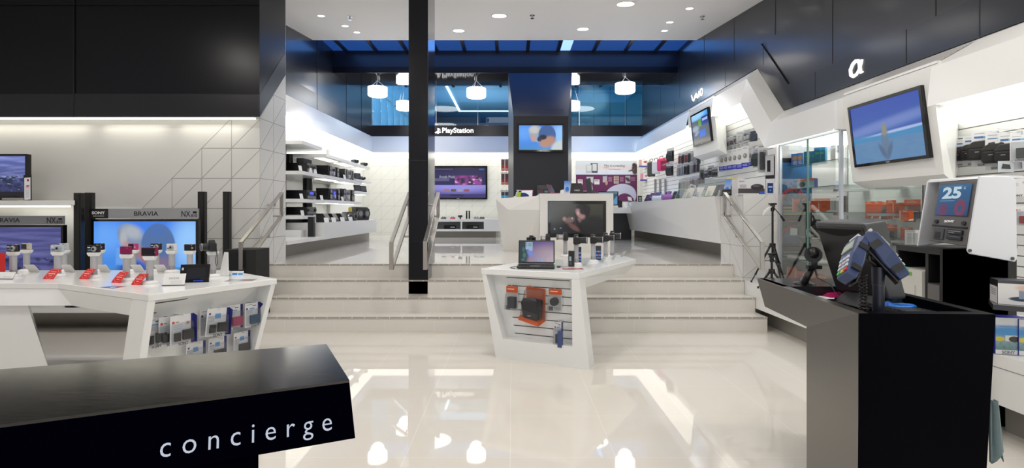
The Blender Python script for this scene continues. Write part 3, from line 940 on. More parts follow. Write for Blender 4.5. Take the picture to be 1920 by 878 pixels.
arcade = pic('game_menu_on_screen', [('grad', (0.06, 0.05, 0.22), (0.012, 0.010, 0.05)), ('ell', 0.5, 0.40, 0.75, 0.22, 0, (0.30, 0.28, 0.72), 0.75),
    ('rect', 0, 0, 1, 0.12, (0.04, 0.035, 0.16)), ('rect', 0.44, 0.42, 0.93, 0.74, (0.03, 0.02, 0.05)),
    ('noise', (10, 5, -25), (0.30, 0.05, 0.30), 0.42, 0.6, (0.43, 0.73)), ('noise', (7, 9, 25), (0.75, 0.45, 0.75), 0.55, 0.65, (0.43, 0.73)),
    ('rect', 0, 0.42, 0.44, 0.74, (0.020, 0.018, 0.09)), ('rect', 0.93, 0.42, 1, 0.74, (0.020, 0.018, 0.09)),
    ('rect', 0.25, 0.20, 0.34, 0.28, (0.35, 0.16, 0.2)), ('rect', 0.37, 0.20, 0.46, 0.28, (0.12, 0.08, 0.06)), ('rect', 0.49, 0.20, 0.58, 0.28, (0.35, 0.3, 0.45)), ('rect', 0.61, 0.20, 0.70, 0.28, (0.3, 0.08, 0.1)),
    ('lines', 0.05, 0.54, 0.34, 0.63, 3, (0.18, 0.18, 0.32)), ('lines', 0.04, 0.92, 0.4, 0.95, 1, (0.12, 0.12, 0.25)), ('rect', 0.88, 0.91, 0.97, 0.96, (0.02, 0.12, 0.35)), ('rect', 0.36, 0.05, 0.6, 0.10, (0.02, 0.02, 0.05))], emit=1.0)
homeui = pic('home_menu_on_screen', [('grad', (0.06, 0.07, 0.08), (0.10, 0.12, 0.15)), ('rect', 0, 0.80, 1, 1, (0.03, 0.30, 0.80)), ('ell', 0.3, 0.95, 0.5, 0.14, 0, (0.35, 0.65, 0.95), 0.5),
    ('rect', 0.40, 0.55, 0.57, 0.80, (0.12, 0.32, 0.03)), ('rect', 0.60, 0.56, 1, 0.84, (0.01, 0.05, 0.28)), ('ell', 0.2, 0.52, 0.2, 0.10, 0, (0.3, 0.36, 0.42), 0.4),
    ('rect', 0.42, 0.20, 0.78, 0.42, (0.02, 0.14, 0.62)), ('lines', 0.64, 0.62, 0.95, 0.78, 1, (0.4, 0.5, 0.8)), ('ell', 0.25, 0.36, 0.14, 0.06, 20, (0.22, 0.32, 0.42), 0.3), ('rect', 0, 0, 1, 0.12, (0.09, 0.085, 0.08))], emit=1.0)

# the two big televisions on the low bench, with their header signs
def big_tv(x0, x1, Y, z0, z1, face, label):
    t = screen_thing('television', label, 'television', V(((x0 + x1) / 2, Y, (z0 + z1) / 2)), x1 - x0, z1 - z0, face, bez=0.028)
    h = (z1 - z0) / 2
    MB().bb(-0.3, 0.3, -0.14, 0.16, -h - 0.045, -h - 0.02, black).bb(-0.06, 0.06, 0, 0.05, -h - 0.03, -h + 0.05, black).build('stand', t)
    return t
grey_sign = mat('grey_sign_board', (0.30, 0.31, 0.33), 0.5)
def header(x0, x1, Y, z0, z1, label, sony, wd=1.265):
    t = empty('header_sign', ((x0 + x1) / 2, Y, z0), 0, label, 'sign', 'television header signs')
    hw, h = (x1 - x0) / 2, z1 - z0
    MB().bb(-hw, hw, 0, 0.02, 0, h, grey_sign).build('board', t)
    k = MB()
    if sony:
        k.bb(-hw, -hw + 0.225, -0.003, 0, 0, h, black)
        k.build('brand_plate', t)
        MB().text('SONY', (-hw + 0.112, -0.004, h * 0.58), (1, 0, 0), (0, 0, 1), 0.155, paper, 0.03, height=0.035).build('lettering', t)
        MB().text('make.believe', (-hw + 0.112, -0.004, h * 0.27), (1, 0, 0), (0, 0, 1), 0.13, lgrey, 0.0, height=0.014).build('lettering', t)
    MB().text('BRAVIA', (0.03 if sony else hw - 0.66, -0.001, h * 0.5), (1, 0, 0), (0, 0, 1), 0.285, black, 0.0, height=0.052).build('lettering', t)
    MB().text('NX', (hw - 0.145, -0.001, h * 0.48), (1, 0, 0), (0, 0, 1), 0.105, black, 0.0, height=0.068) \
        .text('810', (hw - 0.048, -0.001, h * 0.30), (1, 0, 0), (0, 0, 1), 0.068, black, 0.0, height=0.034).bb(hw - 0.062, hw - 0.018, -0.0015, 0, h * 0.52, h * 0.74, black).build('lettering', t)
TVY = 6.15
def wx(px, Y): return (px - 960) * Y / F
def wz(py, Y): return EYE - (py - 397) * Y / F
big_tv(wx(172, TVY), wx(372, TVY), TVY, 0.62, wz(411, TVY), couple, 'large television showing two people against blue, under a header sign')
header(wx(170, TVY), wx(373.5, TVY), TVY - 0.02, wz(410, TVY), wz(391.5, TVY), 'grey header sign with black brand plate above the blue television', True)
big_tv(wx(-95, TVY), wx(119.5, TVY), TVY, 0.62, wz(422, TVY), storm, 'large television with dark stormy violet picture, cut by the picture edge')
header(wx(-95, TVY), wx(122, TVY), TVY - 0.02, wz(421, TVY), wz(405, TVY), 'grey header sign above the stormy violet television', False)
# shelf box over the second television, with television on top
m = MB()
sx = wx(140, 5.95)
m.prism([(-7.0, 5.95), (sx, 5.95), (sx - 0.59, 6.70), (-7.0, 6.70)], wz(384.5, 5.95), wz(376, 5.95), white)
o = m.build('wall_shelf')
tag(o, 'thick white wall shelf carrying the small television above the violet one', 'shelf')
MB().bb(-6.8, sx - 0.65, 6.62, 6.66, wz(384.5, 5.95) - 0.02, wz(384.5, 5.95) - 0.001, strip_lit).build('light_strip', o)
lamp('shelf_glow', 'AREA', (-5.6, 6.5, 1.4), 2, (1, 0.98, 0.9), 1.5, (R(20), 0, 0), sy=0.1)
zsh = wz(376, 5.95)
t = screen_thing('television', 'small television standing on the white wall shelf', 'television', V((wx(-20, 6.2), 6.2, (wz(289, 6.2) + wz(371, 6.2)) / 2)), wx(52, 6.2) - wx(-92, 6.2), wz(289, 6.2) - wz(371, 6.2), storm2, bez=0.025)
hh = (wz(289, 6.2) - wz(371, 6.2)) / 2
zc_ = (wz(289, 6.2) + wz(371, 6.2)) / 2
MB().bb(-0.22, 0.22, -0.1, 0.14, zsh - zc_ + 0.001, zsh - zc_ + 0.012, gloss_black).bb(0.02, 0.10, 0.0, 0.05, zsh - zc_ + 0.01, -hh + 0.04, gloss_black).build('stand', t)
t = empty('information_card', (wx(52, 6.05), 6.05, zsh), R(8), 'tall narrow white price card leaning beside the small television', 'card')
xx = Matrix.Rotation(R(-6), 4, 'Y') @ Matrix.Rotation(R(-8), 4, 'X')
MB().box((0, 0, 0.155), (0.082, 0.006, 0.31), black, x=xx).build('holder', t)
ic = pic('price_card_print', [('grad', (0.75, 0.76, 0.8), (0.80, 0.80, 0.83)), ('ell', 0.6, 0.88, 0.16, 0.06, 0, (0.25, 0.02, 0.06), 0.1), ('ell', 0.55, 0.62, 0.3, 0.035, 0, (0.5, 0.05, 0.08), 0.1), ('lines', 0.2, 0.5, 0.8, 0.56, 2, (0.7, 0.15, 0.2)), ('lines', 0.2, 0.08, 0.75, 0.45, 7, (0.5, 0.52, 0.58))])
m = MB()
m.quad([xx @ V(p) for p in ((-0.033, -0.004, 0.01), (0.033, -0.004, 0.01), (0.033, -0.004, 0.275), (-0.033, -0.004, 0.275))], ic)
m.build('card', t)

# tower speakers and subwoofer on the bench
def tower(pxc, w, Y, top, label):
    t = empty('tower_speaker', (wx(pxc, Y), Y, 0.30), 0, label, 'speaker', 'slim black tower speakers')
    h = wz(top, Y) - 0.30
    MB().bb(-w / 2, w / 2, -0.03, 0.03, 0.02, h, black).build('cabinet', t, bevel=0.004)
    MB().bb(-w / 2 + 0.012, w / 2 - 0.012, -0.035, -0.03, 0.3, h - 0.02, blackm).build('grille', t)
    MB().bb(-w / 2 + 0.01, w / 2 - 0.01, -0.034, -0.03, 0.04, 0.28, gloss_black).build('front_panel', t)
    MB().lathe([(0.13, 0), (0.13, 0.012), (0.04, 0.022)], gloss_black, n=20).build('base', t)
tower(148.5, 0.085, 6.04, 362, 'slim black tower speaker between the two big televisions, nearer the wall shelf')
tower(168.5, 0.090, 6.32, 361.5, 'slim black tower speaker just beside the blue television, shelf side')
tower(379.5, 0.085, 6.38, 359.5, 'slim black tower speaker at the stair side edge of the blue television')
tower(426, 0.080, 6.36, 359.5, 'slim black tower speaker standing alone next to the handrail')
t = empty('subwoofer', (wx(462, 6.1)-.005, 6.15, 0.30), 0, 'square black subwoofer box behind the handrail end', 'speaker')
MB().bb(-0.175, 0.175, -0.17, 0.17, 0.015, 0.66, blackm).build('cabinet', t, bevel=0.006)
MB().bb(-0.17, 0.06, -0.178, -0.17, 0.03, 0.64, black).build('front_panel', t)
for i in (-1, 1):
    for j in (-1, 1):
        MB().cyl((i * 0.14, j * 0.13, 0), (i * 0.14, j * 0.13, 0.02), 0.02, n=10, m=black).build('foot', t)

# tower television, counter television, wall televisions
YT = 10.72
screen_thing('television', 'wall television high on the black tower', 'television', V((wx(1013.5, YT), YT - 0.052, (wz(233, YT) + wz(285, YT)) / 2)), wx(1057, YT) - wx(970, YT), wz(233, YT) - wz(285, YT), couple_b(), bez=0.035)
YP = 15.33
gtv = screen_thing('television', 'large wall television showing a game menu on the tiled back wall', 'television', V((wx(859, YP), YP, (wz(311, YP) + wz(374, YP)) / 2)), wx(913.5, YP) - wx(804, YP), wz(311, YP) - wz(374, YP), arcade, bez=0.05)
MB().text('Arcade Mode', (-0.33, -0.006, 0.17), (1, 0, 0), (0, 0, 1), 0.46, mat('menu_text', (0.1, 0.1, 0.1), 0.5, emit=(0.45, 0.45, 0.6), es=0.8), height=0.085).build('lettering', gtv)

def wall_tv(Y0, Y1, zt1, zb1, xt, xb, face, label):
    """television hung on the pod, leaning forward; runs along Y, faces -X"""
    c = V(((xt + xb) / 2, (Y0 + Y1) / 2, (zt1 + zb1) / 2))
    up = V((xt - xb, 0, zt1 - zb1)).normalized()
    right = V((0, -1, 0))                       # seen from the aisle, +u runs towards the viewer
    nrm = right.cross(up)                        # towards the wall
    M = Matrix((right, up.cross(right) * -1 if False else right.cross(up) * -1, up)).transposed().to_4x4()
    # columns: local x = right, local y = into the wall, local z = up
    yv = up.cross(right)
    M = Matrix(((right.x, yv.x, up.x), (right.y, yv.y, up.y), (right.z, yv.z, up.z))).to_4x4()
    return screen_thing('television', label, 'television', c, Y0 - Y1, (V((xt, 0, zt1)) - V((xb, 0, zb1))).length, face, dpt=0.04, bez=0.028, M=M)
wall_tv(5.14, 4.22, 2.435, 1.838, 3.342, 3.415, beach, 'large angled television showing a figure on a beach beside the glass cabinet')
wall_tv(9.62, 8.77, 3.18, 2.60, 3.325, 3.385, homeui, 'angled television with a menu screen high above the long counter')
def pod(Y0, Y1, zt1, zb1, xt, xb, xw, name):
    m_ = MB()
    m_.hull([(xt, Y0, zt1), (xt, Y1, zt1), (xb, Y0 + 0.01, zb1), (xb, Y1 + 0.01, zb1),
             (3.62, Y0 + 0.06, zb1 - 0.065), (3.62, Y1 + 0.1, zb1 - 0.065),
             (xw, Y0 + 0.1, zb1 + 0.1), (xw, Y1 + 0.85, zb1 + 0.1), (xw, Y0 + 0.1, zt1 - 0.01), (xw, Y1 + 0.85, zt1 - 0.01)], white)
    struct(m_, name)
pod(5.24, 4.13, 2.556, 1.70, 3.348, 3.462, 4.299, 'wall_screen_pod')
pod(9.76, 8.60, 3.285, 2.435, 3.345, 3.44, 3.899, 'wall_screen_pod_upper')

# ---------------------------------------------------------------- lit signs
t = MB()
t.text('PlayStation', (wx(858.5, 14.19), 14.198, wz(246, 14.19)), (1, 0, 0), (0, 0, 1), 0.86, sign_lit, 0.02, height=0.185, depth=0.02)
o = t.build('lettering_sign')
tag(o, 'white lit PlayStation lettering on the black band of the back wall', 'sign')
e = MB()
ex, ez = wx(820.5, 14.19), wz(245.5, 14.19)
e.prism([(ex - 0.005, ez - 0.085), (ex + 0.03, ez - 0.075), (ex + 0.03, ez + 0.04), (ex + 0.05, ez + 0.035), (ex + 0.055, ez - 0.01), (ex + 0.075, ez - 0.005), (ex + 0.07, ez + 0.05), (ex + 0.03, ez + 0.07), (ex - 0.005, ez + 0.08)], 14.178, 14.198, sign_lit, 'y')
e.prism([(ex - 0.08, ez - 0.045), (ex - 0.05, ez - 0.07), (ex - 0.01, ez - 0.055), (ex - 0.01, ez - 0.01), (ex - 0.04, ez - 0.025)], 14.178, 14.198, sign_lit, 'y')
e.prism([(ex + 0.035, ez - 0.06), (ex + 0.08, ez - 0.055), (ex + 0.10, ez - 0.035), (ex + 0.075, ez - 0.02), (ex + 0.035, ez - 0.025)], 14.178, 14.198, sign_lit, 'y')
tag(e.build('emblem_sign'), 'white lit emblem in front of the PlayStation lettering', 'sign')
# lit signs of the zigzag wall (they run along Y and face the aisle)
def stroke(mb, pts, w, xo, m_, closed=False):
    """flat stroke in the (Y, z) plane"""
    P = [V((p[0], p[1])) for p in pts]
    Lf, Rt = [], []
    for i, p in enumerate(P):
        a = P[i - 1] if i else p
        b = P[i + 1] if i < len(P) - 1 else p
        d = (b - a).normalized()
        n_ = V((-d.y, d.x)) * (w[i] if isinstance(w, (list, tuple)) else w) / 2
        Lf.append(p + n_)
        Rt.append(p - n_)
    for i in range(len(P) - 1):
        q = [Lf[i], Lf[i + 1], Rt[i + 1], Rt[i]]
        mb.prism([(v.x, v.y) for v in q], xo - 0.012, xo, m_, 'x')
def sign_pt(px, py, X=3.55):
    p = atX(px, py, X)
    return (p.y, p.z)
m = MB()
S = 1280, 60, 1873 / 640.0
def c8(x, y): return sign_pt(S[0] + x / S[2], S[1] + y / S[2])
al = [c8(*p) for p in ((988, 150), (982, 175), (972, 205), (958, 232), (940, 245), (926, 235), (924, 208), (936, 178), (952, 160), (966, 158), (974, 175), (976, 200), (982, 222), (993, 218))]
stroke(m, al, [0.025, 0.03, 0.03, 0.03, 0.032, 0.04, 0.042, 0.04, 0.035, 0.035, 0.04, 0.042, 0.03, 0.012], 3.55, sign_lit)
tag(m.build('letter_sign'), 'white lit Greek letter alpha on the dark cladding above the beach television', 'sign')
m = MB()
for ln in ([(50, 348), (56, 372), (62, 378)], [(62, 378), (70, 350), (76, 338), (82, 345), (85, 362)], [(85, 362), (80, 352), (72, 360)], [(91, 325), (92, 357)],
           [(104, 312), (99, 318), (98, 334), (101, 348), (106, 348), (110, 336), (111, 318), (107, 311), (104, 312)]):
    stroke(m, [c8(*p) for p in ln], 0.026, 3.55, sign_lit)
tag(m.build('letter_sign'), 'white lit VAIO lettering on the dark cladding above the menu television', 'sign')
# ================================================================ display tables
table_white = mat('table_lacquer', (0.84, 0.85, 0.85), 0.16)
ZT = 0.855
def end_body(t, A, B, A2, B2, nrm, cheek_l, cheek_r, zlow, depth, slots, s0, s1, zs0, pitch, n_slots, edge=0.045, flare=0.0):
    """open-fronted pedestal: A,B top front corners, A2,B2 at the floor; nrm points into the table"""
    A, B, A2, B2, nrm = V(A), V(B), V(A2), V(B2), V(nrm).normalized()
    H = A.z
    def P(s, z, d=0.0):
        return A2.lerp(A, z / H).lerp(B2.lerp(B, z / H), s) + nrm * d
    w = (B - A).length
    def blk(pts_front, d0, d1, m_):
        m_.slab([P(s, z, d0) for s, z in pts_front], [P(s, z, d1) for s, z in pts_front], table_white)
    m = MB()
    ztp = H - edge
    cl, cr_ = cheek_l + flare, cheek_r + flare
    blk([(0, 0), (cl, 0), (cl, zlow), (cheek_l, ztp), (0, ztp)], 0, depth + 0.05, m)
    blk([(1 - cr_, 0), (1, 0), (1, ztp), (1 - cheek_r, ztp), (1 - cr_, zlow)], 0, depth + 0.05, m)
    blk([(cl, 0), (1 - cr_, 0), (1 - cr_, zlow), (cl, zlow)], 0, depth + 0.05, m)
    m.build('pedestal', t)
    m = MB()
    blk([(cheek_l * .5, zlow * .5), (1 - cheek_r * .5, zlow * .5), (1 - cheek_r * .5, ztp), (cheek_l * .5, ztp)], depth, depth + 0.04, m)
    dark = mat('slot_shadow_gap', (0.06, 0.055, 0.05), 0.6)
    for i in range(n_slots):
        z = zs0 - pitch * i
        m.slab([P(s0, z - 0.0035, depth - 0.0015), P(s1, z - 0.0035, depth - 0.0015), P(s1, z + 0.0035, depth - 0.0015), P(s0, z + 0.0035, depth - 0.0015)],
               [P(s0, z - 0.0035, depth), P(s1, z - 0.0035, depth), P(s1, z + 0.0035, depth), P(s0, z + 0.0035, depth)], dark)
    m.build('slotted_panel', t)
    return P

# --- table in the middle, laptop on it
t = empty('display_table', (0, 0, 0), 0, 'white faceted display table holding the laptop, in front of the stairs', 'table')
P1, P2, P3, P4, P5 = (-0.296, 4.95), (0.59, 4.57), (1.42, 5.93), (1.37, 6.5), (0.017, 5.5)
poly = [P1, P2, P3, P4, P5]
MB().prism(poly, ZT - 0.055, ZT, table_white).build('table_top', t, bevel=0.004)
tb = [(0.24, 5.12), (0.68, 4.84), (1.30, 5.92), (1.25, 6.30), (0.35, 5.45)]
tt = [(0.05, 5.20), (0.655, 4.70), (1.418, 5.93), (1.368, 6.49), (0.10, 5.46)]
MB().slab([(x, y, ZT - 0.056) for x, y in tt], [(x, y, 0.685) for x, y in tb], table_white).build('beam', t)
PC = end_body(t, (-0.296, 4.95, ZT), (0.59, 4.57, ZT), (-0.155, 4.95, 0), (0.684, 4.57, 0), (0.39, 0.92, 0), 0.045, 0.075, 0.19, 0.13, 8, 0.20, 0.86, 0.765, 0.077, 8, edge=0.055, flare=0.07)
# --- camera table on the left
t = empty('display_table', (0, 0, 0), 0, 'white faceted display table lined with compact cameras, before the televisions', 'table')
poly = [(-6.4, 3.94), (-3.46, 3.94), (-2.38, 3.385), (-1.91, 4.2), (-2.64, 4.8), (-6.4, 4.8)]
MB().prism(poly, ZT - 0.045, ZT, table_white).build('table_top', t, bevel=0.004)
tt = [(-6.4, 3.942), (-3.46, 3.942), (-2.567, 3.482), (-2.22, 4.16), (-2.7, 4.7), (-6.4, 4.7)]
tb = [(-6.4, 3.90), (-3.32, 3.90), (-2.567, 3.51), (-2.27, 4.12), (-2.8, 4.6), (-6.4, 4.6)]
MB().slab([(x, y, ZT - 0.046) for x, y in tt], [(x, y, 0.69) for x, y in tb], table_white).build('beam', t)
PL = end_body(t, (-2.38, 3.385, ZT), (-1.91, 4.2, ZT), (-2.5, 3.38, 0), (-2.13, 4.2, 0), (-0.87, 0.50, 0), 0.05, 0.045, 0.10, 0.16, 9, 0.09, 0.86, 0.765, 0.067, 9)
MB().slab([(-6.4, 3.95, 0.69), (wx(51, 3.95), 3.95, 0.69), (wx(51, 3.95) - 0.72, 4.7, 0.69), (-6.4, 4.7, 0.69)],
          [(-6.3, 3.95, 0), (wx(78, 3.95) + .12, 3.95, 0), (wx(78, 3.95) - 0.62, 4.7, 0), (-6.3, 4.7, 0)], table_white).build('leg', t)

# --- white counter in the middle of the upper floor
t = empty('display_counter', (0, 0, 0), 0, 'white faceted island counter with built-in television on the upper floor', 'counter')
cw = mat('counter_lacquer', (0.80, 0.79, 0.77), 0.3)
m = MB()
m.hull([(-0.29, 9.1, 1.63), (0.476, 8.95, 1.675), (-0.25, 10.4, 1.63), (0.476, 10.4, 1.675),
        (-0.065, 8.98, 1.43), (0.476, 8.91, 1.43), (-0.155, 9.16, UP), (0.24, 9.1, UP), (0.476, 9.1, UP), (-0.155, 10.3, UP), (0.476, 10.3, UP)], cw)
m.build('faceted_body', t)
m = MB()
tx0, tx1, tz1, tz0 = wx(1027.5, 8.9), wx(1136, 8.9), wz(377.5, 8.9), wz(445, 8.9)
m.bb(0.478, tx0 - 0.005, 8.9, 10.4, UP, 1.712, cw).bb(tx1 + 0.005, 1.745, 8.9, 10.4, UP, 1.712, cw)
m.bb(tx0 - 0.005, tx1 + 0.005, 8.9, 10.4, tz1 + 0.005, 1.712, cw).bb(tx0 - 0.005, tx1 + 0.005, 8.9, 10.4, UP, tz0 - 0.005, cw)
m.bb(tx0 - 0.005, tx1 + 0.005, 9.05, 10.4, tz0 - 0.005, tz1 + 0.005, blackm)
m.build('front_body', t)
screen_thing('television', 'television set into the white island counter showing a man in the dark', 'television', V(((tx0 + tx1) / 2, 8.905, (tz0 + tz1) / 2)), tx1 - tx0, tz1 - tz0, portrait, bez=0.05, bez_b=0.06)

# --- concierge desk in the near corner
ctop = brushed('concierge_top', (0.085, 0.08, 0.078), 0.14, 0.85, (2, 40, 1), 0.05)
cfront = mat('concierge_front', (0.0004, 0.0004, 0.0025), 0.55, spec=0.0)
t = empty('reception_desk', (-0.6, 1.2, 0), 0, 'dark angular desk lettered concierge in the near corner', 'desk')
o_ = V((-0.6, 1.2, 0))
p_fr = V((-0.56, 1.56, 1.0)) - o_; p_nr = V((-0.386, 1.227, 1.0)) - o_
d1 = (V((-0.96, 0.97, 1.0)) - V((-0.386, 1.227, 1.0))).normalized()
p_nl = p_nr + d1 * 1.0
d2 = (V((-1.30, 1.31, 1.0)) - V((-0.56, 1.56, 1.0))).normalized()
p_fl = p_fr + d2 * 1.25
b_nr = atZ(666, 822, 0.874) - o_; b_nl = b_nr + d1 * 1.0
b_fr = p_fr + V((0.02, 0.02, -0.126)); b_fl = p_fl + V((0, 0, -0.126))
lo = V((0, 0, -0.006))
MB().slab([p_nl, p_nr, p_fr, p_fl], [p + lo for p in (p_nl, p_nr, p_fr, p_fl)], ctop).build('desk_top', t)
MB().slab([p + lo for p in (p_nl, p_nr, p_fr, p_fl)], [b_nl, b_nr, b_fr, b_fl], cfront).build('beam', t)
q1 = atZ(478, 855, 0.874) - o_
q2 = q1 + (b_fr - b_nr).normalized() * 0.3
q1 = q1 + (b_fr - b_nr).normalized() * 0.02
MB().slab([q1, q2, q2 + d1 * 0.9, q1 + d1 * 0.9], [V((q.x, q.y, 0)) for q in (q1, q2, q2 + d1 * 0.9, q1 + d1 * 0.9)], cfront).build('pedestal', t)
# lettering on the slanted front
fu = (p_nr - p_nl).normalized()
mid_u = ((p_nr + b_nr) / 2)
fw = (p_nr - b_nr); fw = (fw - fu * fw.dot(fu)).normalized()
fn = fu.cross(fw)
def front_hit(px, py):
    d = V(((px - 960) / F, 1, -(py - 397) / F))
    o0 = V((0, 0, EYE)) - o_
    return o0 + d * ((b_nr - o0).dot(fn) / d.dot(fn))
word = 'concierge'
xs_ = (327, 372, 412, 453, 485, 516, 551, 583, 617)
bl = [(309, 858), (630, 812)]
letter_m = mat('lettering_silver', (0.50, 0.56, 0.70), 0.4)
m = MB()
pa, pb = front_hit(309, 858), front_hit(630, 806)
upv = fw
vs, fs, tw, th = text_mesh('concierge', -0.004, 1.62)
kx = (pb - pa).dot(fu) / tw
h0 = (front_hit(470, 786) - front_hit(470, 836)).dot(fw)
cen = front_hit(471, 820)
ul = (pb - pa).normalized()
wl = fn.cross(ul)
m.add([cen + ul * v.x * kx + wl * v.y * kx * 1.12 + fn * (0.0008 + v.z * 0.02) for v in vs], fs, letter_m)
m.build('lettering', t)

# --- black cash desk
dside = mat('desk_side', (0.19, 0.18, 0.17), 0.30, 0.85)
dfront = mat('desk_front', (0.0008, 0.0008, 0.002), 0.5, spec=0.03)
dtop = mat('desk_top_gloss', (0.02, 0.021, 0.024), 0.1)
t = empty('cash_desk', (1.6, 2.4, 0), 0, 'black angular cash desk with the card terminals', 'desk')
o_ = V((1.6, 2.4, 0))
A, B, C, D4 = V((1.47, 3.1, 1.0)), V((1.36, 2.03, 1.0)), V((1.898, 2.03, 0.997)), V((1.98, 3.1, 1.0))
Eb = V((1.425, 2.5, 0.843))
_n = (A - B).cross(Eb - B).normalized()
_d = V(((1434 - 960) / F, 1, -(575 - 397) / F))
Db = V((0, 0, EYE)) + _d * ((B - V((0, 0, EYE))).dot(_n) / _d.dot(_n))
m = MB()
z = lambda p, zz: V((p.x, p.y, zz))
T_ = 0.045
# side: upper facet and lower facet, as solids 45 mm thick
def thick(pts, d):
    m.slab([p - o_ for p in pts], [p + V(d) - o_ for p in pts], dside)
thick([A, B, Eb, Db], (T_, 0.004, 0))
thick([B, V((1.360, 2.03, 0.0)), V((1.425, 2.5, 0.0)), Eb], (T_, 0.004, 0))
m.build('side_panel', t)
m = MB()
m.slab([p - o_ for p in (B + V((0.002, -0.002, 0)), C + V((0, -0.002, 0)), V((1.84, 2.028, 0)), V((1.354, 2.028, 0)))],
       [p - o_ for p in (B + V((0.05, 0.05, 0)), C + V((0, 0.05, 0)), V((1.84, 2.078, 0)), V((1.404, 2.078, 0)))], dfront)
m.build('front_panel', t)
m = MB()
m.slab([p - o_ for p in (C + V((0.001, 0, 0)), D4, z(D4, 0), V((1.841, 2.03, 0)))], [p - o_ + V((-T_, 0.001, 0)) for p in (C, D4, z(D4, 0), V((1.841, 2.03, 0)))], dfront)
m.build('side_panel', t)
m = MB()
m.slab([p - o_ for p in (A + V((.01, -.002, 0)), D4, V((1.96, 2.76, 1.0)), V((1.445, 2.76, 1.0)))], [p - o_ - V((0, 0, 0.05)) for p in (A + V((.04, -.002, 0)), D4, V((1.96, 2.76, 1.0)), V((1.475, 2.76, 1.0)))], dtop)
m.slab([p - o_ for p in (V((1.475, 2.78, 0.93)), V((1.93, 2.78, 0.93)), V((1.87, 2.06, 0.93)), V((1.41, 2.06, 0.93)))],
       [p - o_ for p in (V((1.50, 2.78, 0.88)), V((1.93, 2.78, 0.88)), V((1.87, 2.06, 0.88)), V((1.43, 2.06, 0.88)))], dfront)
m.build('worktop', t)
m = MB()
m.slab([V((1.70, 2.80, 0.84)) - o_, V((1.93, 2.80, 0.84)) - o_, V((1.93, 2.86, 0.84)) - o_, V((1.70, 2.86, 0.84)) - o_],
       [V((1.70, 2.80, 0.0)) - o_, V((1.93, 2.80, 0.0)) - o_, V((1.93, 2.86, 0.0)) - o_, V((1.70, 2.86, 0.0)) - o_], dfront)
m.build('rear_panel', t)

# --- point-of-sale screen seen from behind
t = empty('checkout_monitor', (1.78, 2.58, 0.93), 0, 'dark grey checkout monitor seen from behind on the cash desk', 'monitor')
o_ = V((1.78, 2.58, 0.93))
shell_m = mat('monitor_shell', (0.055, 0.058, 0.062), 0.4)
back_m = mat('monitor_back', (0.018, 0.018, 0.02), 0.5)
rt = [V((1.600, 2.74, 1.345)), V((1.655, 2.43, 1.345)), V((1.775, 2.43, 0.985)), V((1.715, 2.74, 0.985))]
ft = [V((1.705, 2.745, 1.362)), V((1.765, 2.44, 1.362)), V((1.865, 2.44, 0.985)), V((1.80, 2.745, 0.985))]
m = MB().hull([p - o_ for p in rt + ft], shell_m)
m.build('housing', t, bevel=0.012, seg=3)
cr = sum(rt, V()) / 4
n_ = (rt[1] - rt[0]).cross(rt[3] - rt[0]).normalized()
if n_.x > 0: n_ = -n_
ins = [cr + (p - cr) * 0.90 + V((0, 0, -0.006)) for p in rt]
MB().slab([p - o_ + n_ * 0.006 for p in ins], [p - o_ - n_ * 0.004 for p in ins], back_m).build('back_cover', t, bevel=0.004)
a_, b_ = ins[0], ins[1]
vt = [(b_ - a_) * s + a_ + (rt[3] - rt[0]).normalized() * (0.012 + 0.03 * (1 - (2 * s - 1) ** 2)) for s in [i / 10 for i in range(11)]]
vt2 = [(b_ - a_) * s + a_ + (rt[3] - rt[0]).normalized() * 0.008 for s in [i / 10 for i in range(11)]]
m = MB()
m.add([p - o_ + n_ * 0.0085 for p in vt + vt2], [(i, i + 1, 11 + i + 1, 11 + i) for i in range(10)], mat('vent_black', (0.001, 0.001, 0.001), 0.9))
m.build('handle_recess', t)
uu = (rt[1] - rt[0]).normalized(); ww = (rt[0] - rt[3]).normalized()
MB().text('SONY', cr - o_ + n_ * 0.0075 - uu * 0.015 + ww * 0.005, uu, ww, 0.05, mat('dim_lettering', (0.10, 0.10, 0.10), 0.5), 0.02, depth=0.001).build('lettering', t)
MB().slab([V((1.72, 2.66, 0.99)) - o_, V((1.76, 2.48, 0.99)) - o_, V((1.86, 2.50, 1.03)) - o_, V((1.82, 2.68, 1.03)) - o_],
          [V((1.66, 2.70, 0.931)) - o_, V((1.70, 2.46, 0.931)) - o_, V((1.90, 2.48, 0.931)) - o_, V((1.86, 2.72, 0.931)) - o_], back_m).build('stand', t, bevel=0.008)

# --- card terminals on their pole
navyp = mat('navy_plastic', (0.028, 0.045, 0.115), 0.33)
pole_m = mat('pole_navy', (0.006, 0.009, 0.022), 0.35)
key_m = mat('key_grey', (0.5, 0.52, 0.58), 0.4)
t = empty('card_terminal_stand', (1.56, 2.2, 0.93), 0, 'black pole stand carrying two card terminals on the cash desk', 'stand')
MB().cyl((0, 0, 0), (0, 0, 0.16), 0.022, n=20, m=pole_m).cyl((0, 0, 0.158), (0, 0, 0.161), 0.0245, n=20, m=dgrey).cyl((0, 0, 0.161), (0, 0, 0.235), 0.024, 0.025, n=20, m=pole_m).build('pole', t)
MB().lathe([(0.07, 0), (0.07, 0.006), (0.03, 0.012)], black, n=24).build('base', t)
hinge = at(1628, 478, 2.2) - V((1.56, 2.2, 0.93))
MB().tube([(0, 0, 0.225), (-0.02, 0, 0.25), (-0.04, 0, 0.262), hinge], 0.011, black, n=8).build('arm', t)
